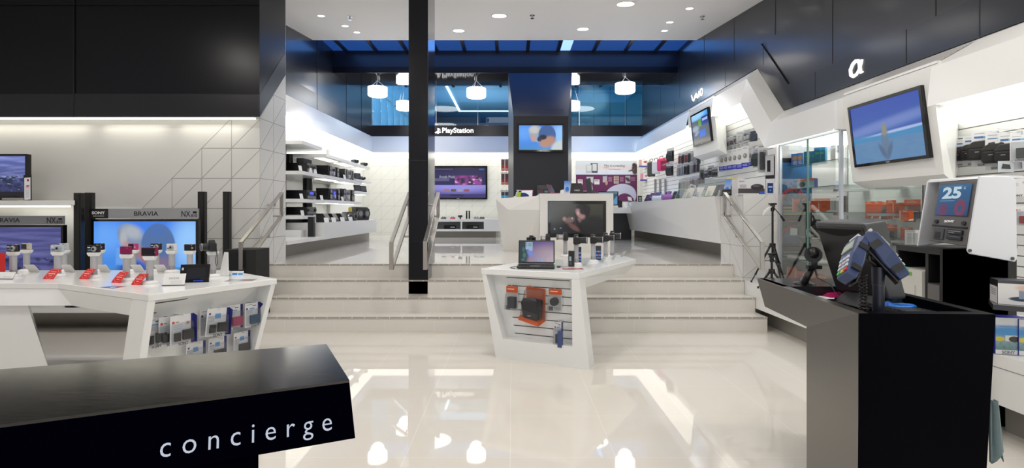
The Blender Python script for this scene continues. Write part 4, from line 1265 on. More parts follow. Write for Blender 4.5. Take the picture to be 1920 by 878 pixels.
def terminal(pa, pb, wdt, thk, wdir, label, keys):
    """pa: lower end, pb: head end (world)"""
    c = (pa + pb) / 2
    u = (pb - pa).normalized()
    wv = V(wdir); wv = (wv - u * wv.dot(u)).normalized()
    nv = u.cross(wv)
    L_ = (pb - pa).length
    tt_ = empty('card_terminal', c, 0, label, 'card terminal')
    M = Matrix(((wv.x, u.x, nv.x), (wv.y, u.y, nv.y), (wv.z, u.z, nv.z))).to_4x4()
    tt_.matrix_world = Matrix.Translation(c) @ M
    hw, hl, ht = wdt / 2, L_ / 2, thk / 2
    m_ = MB().hull([(-hw * .82, -hl, -ht), (hw * .82, -hl, -ht), (-hw * .82, -hl, ht * .5), (hw * .82, -hl, ht * .5),
                    (-hw, -hl * .2, -ht * 1.15), (hw, -hl * .2, -ht * 1.15), (-hw, -hl * .1, ht), (hw, -hl * .1, ht),
                    (-hw, hl * .85, -ht * .7), (hw, hl * .85, -ht * .7), (-hw, hl, ht * .2), (hw, hl, ht * .2), (-hw * .9, hl * .8, ht * 1.2), (hw * .9, hl * .8, ht * 1.2)], navyp)
    m_.build('housing', tt_, bevel=0.007, seg=3)
    face = lambda y: ht + 0.001 if y < 0 else ht + (ht * 0.2) * y / hl
    k = MB()
    for r_ in range(4):
        for c_ in range(3):
            y = -hl * 0.78 + r_ * hl * 0.19
            zf = ht * 0.5 + (ht * 0.5) * min(1, (y + hl) / (hl * .9))
            k.box(((c_ - 1) * hw * 0.52, y, zf + 0.002), (hw * 0.36, hl * 0.13, 0.005), key_m if r_ else mat(('red_key', 'yellow_key', 'green_key')[c_], ((0.5, 0.02, 0.02), (0.6, 0.45, 0.03), (0.03, 0.4, 0.08))[c_], 0.4))
    k.build('keypad', tt_)
    MB().box((0, hl * 0.38, ht * 1.16), (hw * 1.5, hl * 0.42, 0.006), mat('lcd_green', (0.30, 0.33, 0.25), 0.3)).build('display', tt_)
    for s_ in (-1, 1):
        MB().box((s_ * (hw + 0.001), -hl * 0.62, -ht * 0.3), (0.006, hl * 0.22, thk * 0.7), black).build('clamp', tt_)
        MB().box((s_ * (hw + 0.001), hl * 0.45, -ht * 0.2), (0.006, hl * 0.24, thk * 0.75), black).build('clamp', tt_)
    MB().box((0, -hl * 0.1, -ht * 1.3), (hw * 1.1, hl * 1.9, 0.006), black).build('cradle', tt_)
    MB().box((0, hl * 0.97, ht * 0.75), (hw * 1.3, hl * 0.1, ht * 0.5), lgrey).build('printer_cover', tt_)
    return tt_
terminal(at(1584, 522, 2.12), at(1612, 452, 2.24), 0.085, 0.055, (-0.125, 0.826, -0.558), 'navy card terminal showing its keypad, facing the aisle', True)
terminal(at(1697, 520, 2.14), at(1619, 439, 2.24), 0.085, 0.06, (-0.35, -0.7, 0.3), 'larger navy card terminal tilted towards the till side', True)
# coiled cable
pts = []
for i in range(150):
    s = i / 149
    a = s * 26 * 2 * math.pi
    cx = -0.055 - 0.02 * math.sin(s * math.pi) * (1 if s < .5 else 1)
    if s < 0.5:
        base = V((-0.085 + 0.012 * math.sin(s * 6), 0.0, 0.22 - 0.40 * s))
    else:
        base = V((-0.055, -0.0, 0.02 + 0.36 * (s - 0.5)))
    pts.append(base + V((0.006 * math.cos(a), 0.006 * math.sin(a), 0)))
for i in (74, 75): pts[i] = pts[i]
t2 = empty('coiled_cable', (1.56, 2.2, 0.93), 0, 'dark coiled cable looping beside the terminal pole', 'cable')
MB().tube(pts, 0.0032, black, n=5).build('coil', t2)

# --- barcode scanner on a bent stand
t = empty('barcode_scanner', (wx(1508, 2.86), 2.86, 1.0), 0, 'black hand scanner resting upright in its bent stand', 'scanner')
sc = lambda px, py, Y: at(px, py, Y) - V((wx(1508, 2.86), 2.86, 1.0))
MB().tube([sc(1506, 526, 2.86), sc(1509, 545, 2.80) + V((0, 0, 0.045)), sc(1514, 518, 2.8), sc(1524, 500, 2.8)], 0.018, black, n=12).build('stand', t)
MB().lathe([(0.055, 0), (0.055, 0.006), (0.02, 0.014)], black, n=20).build('base', t)
MB().tube([sc(1526, 503, 2.79), sc(1527, 490, 2.79), sc(1526, 478, 2.79)], 0.017, dgrey, n=12).tube([sc(1526, 478, 2.79), sc(1526, 474, 2.70)], 0.024, black, n=12).build('handle', t)
MB().cyl(sc(1525, 478, 2.76), sc(1525, 476, 2.83), 0.043, 0.028, n=20, m=black).build('scan_head', t)
MB().box(sc(1526, 501, 2.79), (0.072, 0.03, 0.02), black).build('clip', t)
t = empty('cable', (wx(1530, 2.79), 2.79, 1.05), 0, 'thin black cable running from the scanner to the till', 'cable')
o3 = V((wx(1530, 2.79), 2.79, 1.05))
MB().tube([sc(1527, 503, 2.78) + V((wx(1508, 2.86), 2.86, 1.0)) - o3, at(1531, 520, 2.72) - o3, at(1545, 528, 2.7) - o3, at(1557, 533, 2.6) - o3, at(1566, 548, 2.55) - o3, at(1572, 556, 2.5) - o3], 0.0025, black, n=6).build('wire', t)
# --- clutter inside the well
def well(px, py, zz=0.93): return atZ(px, py, zz)
t = empty('keyboard', (1.80, 2.33, 0.932), R(100), 'black keyboard lying in the cash desk well', 'keyboard')
MB().bb(-0.20, 0.20, -0.07, 0.07, 0, 0.02, black).build('case', t, bevel=0.004)
k = MB()
for r_ in range(6):
    for c_ in range(18):
        k.box((-0.187 + c_ * 0.022, -0.057 + r_ * 0.0225, 0.024), (0.018, 0.018, 0.008), mat('dark_key', (0.035, 0.036, 0.04), 0.4))
k.build('key', t)
t = empty('tape_ring', atZ(1690, 574, 0.96), 0, 'bright blue ring handle lying beside the keyboard', 'ring')
MB().tube([(0.055 * math.cos(a * math.pi / 10), 0.04 * math.sin(a * math.pi / 10), 0) for a in range(20)], 0.0085, mat('bright_blue', (0.01, 0.16, 0.62), 0.35), closed=True).build('ring', t)
t = empty('blue_strap', atZ(1658, 578, 0.945), 0, 'blue rounded plastic piece beside the terminal pole', 'strap')
MB().hull([(-0.02, -0.03, 0), (0.06, -0.03, 0), (-0.02, 0.03, 0), (0.06, 0.03, 0), (0.0, -0.02, 0.035), (0.03, 0.02, 0.035)], mat('bright_blue2', (0.015, 0.10, 0.42), 0.4)).build('piece', t, bevel=0.006)
for i, (px, py, c_, lb) in enumerate(((1563, 556, (0.42, 0.01, 0.12), 'crimson folded card lying below the checkout monitor'), (1590, 552, (0.65, 0.03, 0.35), 'pink folded card lying below the checkout monitor'))):
    t = empty('folded_card', atZ(px, py, 0.955), R(20 + 30 * i), lb, 'card')
    MB().hull([(-0.05, -0.03, 0), (0.05, -0.03, 0), (0.05, 0.03, 0), (-0.05, 0.03, 0), (-0.045, 0, 0.022), (0.045, 0, 0.022)], mat('card_red%d' % i, c_, 0.3)).build('card_fold', t)
t = empty('paper_sheets', (1.55, 2.45, 0.932), R(10), 'small stack of printed papers on the aisle side of the desk well', 'papers')
MB().bb(-0.05, 0.05, -0.16, 0.12, 0, 0.012, mat('pinkish_paper', (0.35, 0.22, 0.22), 0.5)).build('sheet', t)
t = empty('cloth', (1.945, 2.08, 0.48), 0, 'grey-green cloth hanging behind the cash desk corner', 'cloth')
m = MB()
nx_, nz_ = 8, 10
vs = []
for j in range(nz_ + 1):
    for i in range(nx_ + 1):
        s, q = i / nx_, j / nz_
        vs.append((s * 0.055 * (0.5 + q * .6) - 0.02, 0.014 * math.sin(s * 9), 0.16 - q * (0.23 + 0.03 * math.sin(s * 7))))
m.add(vs, [(j * (nx_ + 1) + i, j * (nx_ + 1) + i + 1, (j + 1) * (nx_ + 1) + i + 1, (j + 1) * (nx_ + 1) + i) for j in range(nz_) for i in range(nx_)], mat('grey_green_cloth', (0.16, 0.22, 0.23), 0.9), True)
o = m.build('cloth', t)
sm = o.modifiers.new('solid', 'SOLIDIFY'); sm.thickness = 0.006

# ================================================================ photo kiosk
kb = mat('kiosk_black', (0.006, 0.006, 0.007), 0.5)
kg = mat('kiosk_grey', (0.10, 0.095, 0.095), 0.45)
kw = mat('kiosk_white', (0.62, 0.63, 0.67), 0.35)
o_ = V((2.5, 3.0, 0))
KS = 1.12
KL = V((2.8, 3.36, -0.168))
t = empty('photo_kiosk', KL, 0, 'black and silver photo printing kiosk with tilted screen', 'kiosk')
t.scale = (KS, KS, KS)
N, Fp = V((2.5, 3.0, 0)) - o_, V((2.565, 3.45, 0)) - o_
N2, F2 = V((2.93, 3.0, 0)) - o_, V((2.95, 3.45, 0)) - o_
def kp(s, zz, d=0.0):   # on the narrow front: s 0 far .. 1 near, d outwards
    p = Fp.lerp(N, s)
    return V((p.x - d, p.y, zz))
zk = 1.18
m = MB()
H_ = lambda p, zz: V((p.x, p.y, zz))
def kblk(s0, s1, z0, z1, d0=0.0, d1=-0.38, mt=kb):
    m.slab([kp(s0, z0, d0), kp(s1, z0, d0), kp(s1, z1, d0), kp(s0, z1, d0)], [kp(s0, z0, d1), kp(s1, z0, d1), kp(s1, z1, d1), kp(s0, z1, d1)], mt)
kblk(0, 1, zk - 0.035, zk)
kblk(0, 0.05, 0.151, zk - 0.035)
kblk(0.95, 1, 0.151, zk - 0.035)
kblk(0.66, 0.72, 0.151, zk - 0.035)
kblk(0.05, 0.95, 0.151, 0.72)
kblk(0.72, 0.95, 0.72, 0.97, 0.0, -0.3, dgrey)
kblk(0.05, 0.95, 0.72, zk - 0.035, -0.34, -0.38)
m.slab([H_(N, 0.151), H_(N2, 0.151), H_(N2, zk), H_(N, zk)], [H_(N, 0.151) + V((0, 0.02, 0)), H_(N2, 0.151) + V((0, 0.02, 0)), H_(N2, zk) + V((0, 0.02, 0)), H_(N, zk) + V((0, 0.02, 0))], kb)
m.build('cabinet', t)
m = MB()
m.slab([kp(0.72, 0.72, 0.004), kp(0.95, 0.72, 0.004), kp(0.95, 0.965, 0.004), kp(0.72, 0.965, 0.004)], [kp(0.72, 0.72, 0), kp(0.95, 0.72, 0), kp(0.95, 0.965, 0), kp(0.72, 0.965, 0)], kg)
m.build('door', t)
# head
TL, TR, BR, BL = V((2.645, 3.2, 1.582)), V((2.657, 2.95, 1.585)), V((2.55, 2.9, 1.205)), V((2.54, 3.15, 1.222))
hb = [V((2.86, 3.2, 1.58)), V((2.86, 2.95, 1.585)), V((2.86, 2.92, 1.19)), V((2.86, 3.18, 1.19))]
MB().hull([p - o_ for p in (TL, TR, BR, BL)] + [p - o_ for p in hb], kg).build('screen_housing', t, bevel=0.006)
un = (TR - TL).cross(BL - TL).normalized()
if un.x > 0: un = -un
def kq(s, q, d=0.0):   # s across far->near, q down
    return TL.lerp(TR, s).lerp(BL.lerp(BR, s), q) + un * d - o_
scr = pic('kiosk_screen', [('grad', (0.015, 0.05, 0.14), (0.025, 0.12, 0.26)), ('ell', 0.75, 0.24, 0.16, 0.24, 0, (0.20, 0.03, 0.07), 0.3), ('ell', 0.75, 0.22, 0.08, 0.12, 0, (0.03, 0.07, 0.16), 0.3), ('ell', 0.22, 0.16, 0.14, 0.20, 0, (0.12, 0.03, 0.08), 0.5), ('lines', 0.15, 0.90, 0.75, 0.94, 1, (0.10, 0.22, 0.36)), ('lines', 0.08, 0.42, 0.55, 0.47, 1, (0.12, 0.25, 0.4))], emit=0.9)
MB().quad([kq(0.08, 0.56, 0.007), kq(0.92, 0.56, 0.007), kq(0.92, 0.06, 0.007), kq(0.08, 0.06, 0.007)], scr).build('screen', t)
u_ = (TR - TL).normalized(); w_ = (TL - BL).normalized()
kt = mat('screen_text', (0.1, 0.1, 0.1), 0.5, emit=(0.45, 0.62, 0.72), es=0.8)
MB().text('25', kq(0.44, 0.20, 0.008), u_, w_, 0.125, kt, 0.04, height=0.075, depth=0.0005).text('c', kq(0.76, 0.13, 0.008), u_, w_, 0.012, kt, depth=0.0005).build('lettering', t)
MB().text('SONY', kq(0.50, 0.655, 0.008), u_, w_, 0.065, paper, 0.04, height=0.014, depth=0.001).build('lettering', t)
m = MB()
def kr(s0, q0, s1, q1, d, mt):
    m.slab([kq(s0, q1, d), kq(s1, q1, d), kq(s1, q0, d), kq(s0, q0, d)], [kq(s0, q1, -0.01), kq(s1, q1, -0.01), kq(s1, q0, -0.01), kq(s0, q0, -0.01)], mt)
kr(0.04, 0.725, 0.96, 0.745, 0.007, black)
kr(0.13, 0.78, 0.40, 0.95, 0.010, dgrey); kr(0.19, 0.84, 0.33, 0.94, 0.012, blackm)
kr(0.50, 0.78, 0.88, 0.85, 0.012, black); kr(0.53, 0.80, 0.85, 0.81, 0.014, mgrey); kr(0.53, 0.825, 0.7, 0.835, 0.014, mgrey)
kr(0.50, 0.87, 0.88, 0.93, 0.012, black); kr(0.53, 0.885, 0.85, 0.89, 0.014, mgrey)
m.build('card_reader', t)
for s in (0.14, 0.86):
    MB().cyl(kq(s, 0.67, 0.0), kq(s, 0.67, 0.009), 0.012, n=14, m=black).build('speaker_grille', t)
# silver side wings with rounded corners
def wing(pts, y0, y1, nm='side_wing'):
    MB().prism([(p.x - o_.x, p.z) for p in pts], y0 - o_.y, y1 - o_.y, kw, 'y').build(nm, t, bevel=0.005, seg=3)
W1 = [at(1833, 331, 2.88), at(1889, 331, 2.88), at(1898, 335, 2.88), at(1902, 343, 2.88), at(1904, 485, 2.88), at(1900, 491, 2.88), at(1815, 476, 2.88), at(1811, 470, 2.88)]
wing(W1, 2.868, 2.88)
W2 = [at(1737, 342, 3.3), at(1742, 337, 3.3), at(1790, 334, 3.3), at(1775, 455, 3.3), at(1718, 462, 3.3)]
wing(W2, 3.29, 3.3)
MB().hull([V((2.70, 2.885, 1.605)) - o_, V((2.66, 3.285, 1.60)) - o_, V((2.85, 2.885, 1.60)) - o_, V((2.85, 3.285, 1.60)) - o_,
           V((2.66, 2.885, 1.587)) - o_, V((2.65, 3.285, 1.585)) - o_, V((2.86, 2.885, 1.587)) - o_, V((2.86, 3.285, 1.585)) - o_], kw).build('top_cover', t)
for px, py in ((1818, 470), (1898, 485)):
    p = at(px, py, 2.866) - o_
    MB().cyl(p, p + V((0, -0.005, 0)), 0.009, n=14, m=dgrey).build('screw', t)
# printer in the kiosk's shelf
t = empty('photo_printer', kp(0.36, 0.722, -0.10) * KS + KL, 0, 'off-white photo printer sitting in the kiosk cabinet', 'printer')
t.scale = (KS, KS, KS)
o4 = kp(0.36, 0.722, -0.10)
pm = mat('printer_cream', (0.55, 0.54, 0.50), 0.5)
def pk(s, zz, d): return kp(s, zz, d) - o4
m = MB()
def pb_(s0, s1, z0, z1, d0, d1, mt):
    m.slab([pk(s0, z0, d0), pk(s1, z0, d0), pk(s1, z1, d0), pk(s0, z1, d0)], [pk(s0, z0, d1), pk(s1, z0, d1), pk(s1, z1, d1), pk(s0, z1, d1)], mt)
pb_(0.08, 0.64, 0.82, 1.035, 0.015, -0.28, pm); pb_(0.08, 0.18, 0.722, 0.82, 0.015, -0.28, pm); pb_(0.50, 0.64, 0.722, 0.82, 0.015, -0.28, pm)
m.build('body', t)
m = MB(); pb_(0.12, 0.50, 0.845, 0.94, 0.021, 0.015, pm); m.build('cover', t)
m = MB(); pb_(0.28, 0.42, 0.995, 1.018, 0.019, 0.015, mat('lcd', (0.02, 0.05, 0.01), 0.3, emit=(0.12, 0.35, 0.03), es=0.6)); m.build('display', t)
m = MB(); pb_(0.18, 0.50, 0.722, 0.815, -0.02, -0.26, blackm); m.build('output_tray', t)

# ================================================================ glass cabinet
gl = clear('cabinet_glass', (0.975, 0.992, 0.988), 0.04)
gle = mat('glass_edge', (0.16, 0.30, 0.27), 0.15)
o_ = V((3.36, 5.9, 0.525))
t = empty('glass_cabinet', o_, 0, 'tall lit glass cabinet with aluminium posts and glass shelves', 'cabinet')
alu = mat('aluminium', (0.62, 0.66, 0.72), 0.35, 0.8)
for (x, y) in ((0.0, 0.60), (0.0, -0.60), (0.86, 0.60), (0.86, -0.60)):
    MB().bb(x, x + 0.03, y - 0.015, y + 0.015, 0, 1.715, alu).build('post', t)
MB().bb(0.03, 0.85, -0.602, -0.598, 0.02, 1.70, gl).build('side_pane', t)
for y0_, y1_ in ((-0.58, 0.005), (-0.005, 0.58)):
    MB().bb(0.01 + (0.008 if y0_ < -0.1 else 0), 0.014 + (0.008 if y0_ < -0.1 else 0), y0_, y1_, 0.02, 1.70, gl).bb(0.008, 0.024, (y1_ if y0_ < -0.1 else y0_) - 0.0015, (y1_ if y0_ < -0.1 else y0_) + 0.0015, 0.02, 1.70, gle).build('door', t)
for q in ((0, 0.03, -0.6, 0.6, 1.70, 1.722), (0.03, 0.86, -0.612, -0.59, 1.70, 1.722), (0, 0.03, -0.6, 0.6, 0, 0.02), (0.03, 0.86, -0.612, -0.59, 0, 0.02)):
    MB().bb(*q, alu).build('frame_rail', t)
CAB_Z = (1.955, 1.68, 1.395, 1.11, 0.82)
for zz in CAB_Z:
    zz -= 0.525
    MB().bb(0.06, 0.85, -0.58, 0.58, zz - 0.008, zz, gl).bb(0.055, 0.06, -0.58, 0.58, zz - 0.008, zz, gle).build('glass_shelf', t)
MB().bb(0.86, 0.90, -0.6, 0.6, 0, 1.72, mat('cabinet_back', (0.70, 0.72, 0.69), 0.4)).build('back_panel', t)
m = MB()
for zz in CAB_Z[1:]:
    for y in (-0.35, 0.25):
        m.bb(0.5, 0.85, y - 0.06, y + 0.06, zz - 0.525 - 0.04, zz - 0.525 - 0.012, lgrey)
m.build('shelf_bracket', t)
lamp('cabinet_light', 'AREA', (3.85, 5.9, 2.2), 8, (1, 0.99, 0.93), 0.6, (0, 0, 0), sy=1.0)
ferris = pic('ferris_wheel_print', [('grad', (0.012, 0.012, 0.014), (0.012, 0.012, 0.014)), ('rect', 0, 0.62, 1, 0.96, (0.03, 0.17, 0.42)), ('rect', 0.0, 0.62, 0.4, 0.70, (0.10, 0.12, 0.2)),
    ('ell', 0.40, 0.60, 0.42, 0.15, 0, (0.55, 0.03, 0.03), 0.03), ('ell', 0.40, 0.60, 0.33, 0.12, 0, (0.05, 0.10, 0.22), 0.03), ('noise', (14, 30), (0.01, 0.02, 0.05), 0.5, 0.6, (0.62, 0.80)),
    ('rect', 0, 0.46, 1, 0.60, (0.015, 0.014, 0.014)), ('lines', 0.1, 0.50, 0.8, 0.58, 3, (0.4, 0.34, 0.1)),
    ('ell', 0.40, 0.30, 0.42, 0.12, 0, (0.5, 0.03, 0.03), 0.03), ('ell', 0.40, 0.30, 0.33, 0.09, 0, (0.04, 0.10, 0.22), 0.03), ('rect', 0, 0.0, 1, 0.27, (0.015, 0.015, 0.016)), ('lines', 0.1, 0.12, 0.7, 0.2, 3, (0.25, 0.25, 0.22))])
t = empty('poster', (3.60, 6.552, 0.60), 0, 'dark poster with a red big wheel behind the glass cabinet', 'poster')
MB().bb(-0.20, 0.20, 0, 0.006, 0, 1.48, black).build('backing', t)
MB().quad([(-0.20, -0.001, 0), (0.20, -0.001, 0), (0.20, -0.001, 1.48), (-0.20, -0.001, 1.48)], ferris).build('print', t)

# ================================================================ audio shelves on the left of the upper floor
o = MB().bb(-4.44, -3.28, 7.55, 9.03, 0.913, 0.965, white).slab([(-3.28, 9.03, 1.205), (-3.28, 12.5, 1.205), (-3.6, 13.3, 1.205), (-4.44, 13.3, 1.205), (-4.44, 9.03, 1.205)],
    [(-3.28, 9.03, 0.913), (-3.28, 12.5, 0.913), (-3.9, 13.2, 0.913), (-4.44, 13.2, 0.913), (-4.44, 9.03, 0.913)], white).build('display_bench')
tag(o, 'long white bench under the audio shelves, raised towards the back', 'bench')
MB().bb(-4.44, -3.55, 7.55, 12.85, UP, 0.913, grey_plinth).build('plinth', o)
def shelf(y0, y1, z1, label, x=-3.6, th=0.06, cut=0.35, lights=(), near=None):
    t_ = empty('wall_shelf', (-4.44, y0, z1), 0, label, 'shelf', 'white shelves of the audio wall')
    w_ = 4.44 + x
    pts = [(0, 0), (w_, 0), (w_, y1 - y0 - cut * 0.0), (0, y1 - y0 + cut * 0)] if cut == 0 else [(0, 0), (w_, 0), (w_, y1 - y0), (0, y1 - y0 + cut)]
    MB().prism(pts, -th, 0, white).build('board', t_)
    for (a, b) in lights:
        MB().bb(w_ - 0.30, w_ - 0.10, a - y0, b - y0, -th - 0.006, -th, strip_lit).build('light_strip', t_)
        lamp('shelf_light', 'AREA', (x - 0.2, (a + b) / 2, z1 - th - 0.02), 1.6, (1, 0.98, 0.92), 0.15, (0, 0, 0), sy=b - a)
    return t_
shelf(8.86, 9.8, 2.62, 'short empty white shelf, topmost nearest the stairs')
shelf(10.02, 13.1, 2.52, 'long white shelf, topmost one with three lights beneath', lights=((10.2, 11.0), (11.3, 12.1), (12.5, 13.0)))
shelf(8.86, 9.95, 2.10, 'white shelf holding the black amplifier and small speakers', cut=0)
shelf(9.96, 12.4, 2.11, 'long white shelf with two mini hi-fi systems', lights=((10.2, 11.0), (11.3, 12.1)), cut=0.1)
shelf(8.86, 9.95, 1.62, 'white shelf holding the receiver with a blue display', cut=0)
shelf(9.96, 12.4, 1.63, 'long white shelf with the larger hi-fi systems', lights=((10.2, 11.0), (11.3, 12.1)), cut=0.1)
shelf(8.86, 9.9, 1.33, 'white shelf holding the lowest receiver', cut=0)
shelf(11.95, 13.2, 2.16, 'small white shelf with a camera, near the back corner', lights=((12.6, 13.05),), cut=0)
shelf(11.95, 13.2, 1.88, 'small white shelf with two photo frames, near the back corner', lights=((12.6, 13.05),), cut=0)
o = MB().bb(-4.44, -3.6, 8.8, 9.95, 0.966, 1.085, white).build('riser_box')
tag(o, 'low white display box on the bench under the lowest receiver', 'box')
for y, w_ in ((9.05, 'nearest the stairs'), (9.85, 'in the middle'), (12.42, 'near the back corner')):
    o = MB().bb(-4.44, -4.38, y, y + 0.05, 1.2, 2.9, lgrey).build('shelf_upright'); tag(o, 'grey metal upright carrying the audio shelves, ' + w_, 'upright')
o = MB().bb(-4.44, -3.9, 8.90, 8.93, 1.09, 2.56, dgrey).build('shelf_end_panel')
tag(o, 'narrow dark end panel of the audio shelves by the tiled wall', 'panel')

# --- bench with games consoles
bx0, bx1 = wx(790, 13.9), wx(937, 13.9)
cx0, cx1, cz0, cz1 = wx(805, 13.9), wx(907, 13.9), wz(430, 13.9), wz(416, 13.9)
m = MB()
m.bb(bx0, cx0, 13.9, 15.3, wz(434, 13.9), wz(411, 13.9), white).bb(cx1, bx1, 13.9, 15.3, wz(434, 13.9), wz(411, 13.9), white)
m.bb(cx0, cx1, 13.9, 15.3, cz1, wz(411, 13.9), white).bb(cx0, cx1, 13.9, 15.3, wz(434, 13.9), cz0, white)
xm = wx(865, 13.9)
m.bb(xm - 0.02, xm + 0.02, 13.9, 15.3, cz0, cz1, white).bb(cx0, cx1, 14.5, 15.3, cz0, cz1, lgrey)
o = m.build('media_bench')
tag(o, 'low white bench with two console niches under the game television', 'bench')
MB().bb(bx0 + 0.05, bx1 - 0.1, 14.1, 15.3, UP, wz(434, 13.9), grey_plinth).build('plinth', o)
# --- reading poster on the back wall
x0, x1 = wx(1080, 15.38), wx(1194.5, 15.38)
z0, z1 = wz(378, 15.38), wz(301.5, 15.38)
reading = pic('reading_poster_print', [('grad', (0.105, 0.015, 0.075), (0.105, 0.015, 0.075)),
    ('ell', 0.72, 0.10, 0.26, 0.34, -18, (0.46, 0.48, 0.62), 0.02), ('ell', 0.80, -0.1, 0.17, 0.30, 0, (0.12, 0.02, 0.09), 0.03),
    ('rect', 0, 0.66, 1, 1, (0.50, 0.54, 0.60)), ('rect', 0, 0.66, 1, 0.79, (0.55, 0.60, 0.72)), ('ell', 0.5, 0.82, 0.6, 0.035, 0, (0.62, 0.50, 0.50), 0.8),
    ('ell', 0.965, 0.80, 0.05, 0.14, 0, (0.06, 0.035, 0.04), 0.2), ('ell', 0.92, 0.77, 0.07, 0.02, 25, (0.10, 0.05, 0.05), 0.3), ('ell', 0.95, 0.90, 0.03, 0.04, 0, (0.04, 0.02, 0.02), 0.2),
    ('rect', 0.24, 0.70, 0.355, 0.94, (0.06, 0.065, 0.085)), ('rect', 0.27, 0.75, 0.34, 0.925, (0.50, 0.52, 0.55)), ('rect', 0.165, 0.70, 0.26, 0.90, (0.36, 0.38, 0.42)), ('rect', 0.18, 0.74, 0.25, 0.885, (0.52, 0.54, 0.56)),
    ('noise', (40, 30), (0.12, 0.13, 0.16), 0.55, 0.6, (0.75, 0.88)) if False else ('rect', 0, 0, 0, 0, (0, 0, 0)),
    ('rect', 0.03, 0.42, 0.11, 0.54, (0.62, 0.60, 0.64)), ('rect', 0.30, 0.42, 0.385, 0.54, (0.62, 0.60, 0.64)), ('lines', 0.04, 0.48, 0.10, 0.52, 2, (0.2, 0.1, 0.15)), ('lines', 0.31, 0.48, 0.37, 0.52, 2, (0.2, 0.1, 0.15)),
    ('rect', 0.17, 0.44, 0.29, 0.61, (0.20, 0.24, 0.30)), ('rect', 0.18, 0.46, 0.28, 0.60, (0.45, 0.48, 0.52)),
    ('rect', 0.44, 0.47, 0.51, 0.62, (0.36, 0.34, 0.42)), ('ell', 0.50, 0.46, 0.02, 0.06, 0, (0.45, 0.22, 0.18), 0.2),
    ('rect', 0.62, 0.44, 0.70, 0.62, (0.48, 0.40, 0.36)), ('lines', 0.63, 0.45, 0.69, 0.61, 4, (0.15, 0.08, 0.07)), ('rect', 0.81, 0.45, 0.89, 0.63, (0.34, 0.32, 0.36)), ('ell', 0.85, 0.54, 0.03, 0.06, 30, (0.05, 0.04, 0.05), 0.3),
    ('lines', 0.53, 0.48, 0.59, 0.60, 6, (0.32, 0.18, 0.28)), ('lines', 0.72, 0.48, 0.78, 0.60, 6, (0.32, 0.18, 0.28)), ('lines', 0.90, 0.50, 0.97, 0.60, 5, (0.32, 0.18, 0.28)),
    ('rect', 0.499, 0.40, 0.501, 1, (0.3, 0.3, 0.35))])
t = empty('poster', ((x0 + x1) / 2, 15.39, z0), 0, 'large purple and pale poster about reading devices on the back wall', 'poster')
hw = (x1 - x0) / 2
MB().bb(-hw, hw, 0, 0.008, 0, z1 - z0, paper).build('backing', t)
MB().quad([(-hw, -0.002, 0), (hw, -0.002, 0), (hw, -0.002, z1 - z0), (-hw, -0.002, z1 - z0)], reading).build('print', t)
dk = mat('poster_text', (0.08, 0.08, 0.09), 0.5)
rd = mat('poster_red', (0.45, 0.08, 0.08), 0.5)
MB().text('This is e-reading.', (0.24, -0.004, (z1 - z0) * 0.87), (1, 0, 0), (0, 0, 1), 0.64, dk, 0.0, height=0.085).bb(-0.09, 0.07, -0.005, -0.003, (z1 - z0) * 0.825, (z1 - z0) * 0.832, rd) \
    .text('Take it home today.', (0.24, -0.004, (z1 - z0) * 0.79), (1, 0, 0), (0, 0, 1), 0.36, dk, 0.0, height=0.032).build('lettering', t)

# ---------------------------------------------------------------- tripods by the stairs
def tripod(loc, h, spread, label, rz=0.0, head=True):
    t_ = empty('tripod', loc, rz, label, 'tripod')
    col_z = h * 0.47
    for k in range(3):
        a = k * 2.0944 + 0.5
        ft_ = V((spread * math.cos(a), spread * math.sin(a), 0.0))
        top_ = V((0.025 * math.cos(a), 0.025 * math.sin(a), col_z))
        mid = top_.lerp(ft_, 0.45)
        m_ = MB().tube([top_, mid], 0.013, black, n=8).tube([mid, top_.lerp(ft_, 0.75)], 0.010, black, n=8).tube([top_.lerp(ft_, 0.75), ft_ + V((0, 0, 0.01))], 0.007, black, n=8)
        m_.cyl(mid, top_.lerp(ft_, 0.50), 0.018, n=10, m=dgrey).cyl(top_.lerp(ft_, 0.75), top_.lerp(ft_, 0.79), 0.014, n=10, m=dgrey)
        lg = m_.build('leg', t_)
        MB().cyl(ft_, ft_ + V((0, 0, 0.02)), 0.011, n=10, m=blackm).build('rubber_foot', lg)
        MB().tube([top_.lerp(ft_, 0.42), V((0, 0, col_z * 0.62))], 0.005, black, n=6).build('brace', t_)
    MB().cyl((0, 0, col_z - 0.02), (0, 0, col_z + 0.03), 0.035, n=12, m=black).build('collar', t_)
    MB().cyl((0, 0, col_z * 0.6), (0, 0, h - 0.09), 0.012, n=10, m=black).build('center_column', t_)
    MB().cyl((0, 0, h - 0.10), (0, 0, h - 0.03), 0.022, n=12, m=black).box((0, 0, h - 0.012), (0.075, 0.06, 0.022), black).box((0, 0, h - 0.035), (0.04, 0.05, 0.03), dgrey).build('pan_head', t_, bevel=0.003)
    MB().tube([(0.01, 0, h - 0.05), (0.06, -0.02, h - 0.12), (0.085, -0.03, h - 0.155)], 0.006, black, n=8).tube([(0.085, -0.03, h - 0.155), (0.12, -0.045, h - 0.22)], 0.013, blackm, n=10).build('pan_handle', t_)
    return t_
tp = tripod(V((wx(1447, 6.3), 6.28, 0.525)), 0.98, 0.235, 'tall black camera tripod standing on the ledge beside the stairs')
MB().prism([(-0.12, 0.83), (-0.10, 0.885), (-0.05, 0.93), (-0.0, 0.945), (-0.05, 0.905), (-0.095, 0.865)], -0.02, 0.01, paper, 'y').build('paper_tag', tp)
tripod(V((wx(1447, 5.9), 5.9, 0.525)), 0.40, 0.16, 'short black camera tripod below the tall one', 0.6)
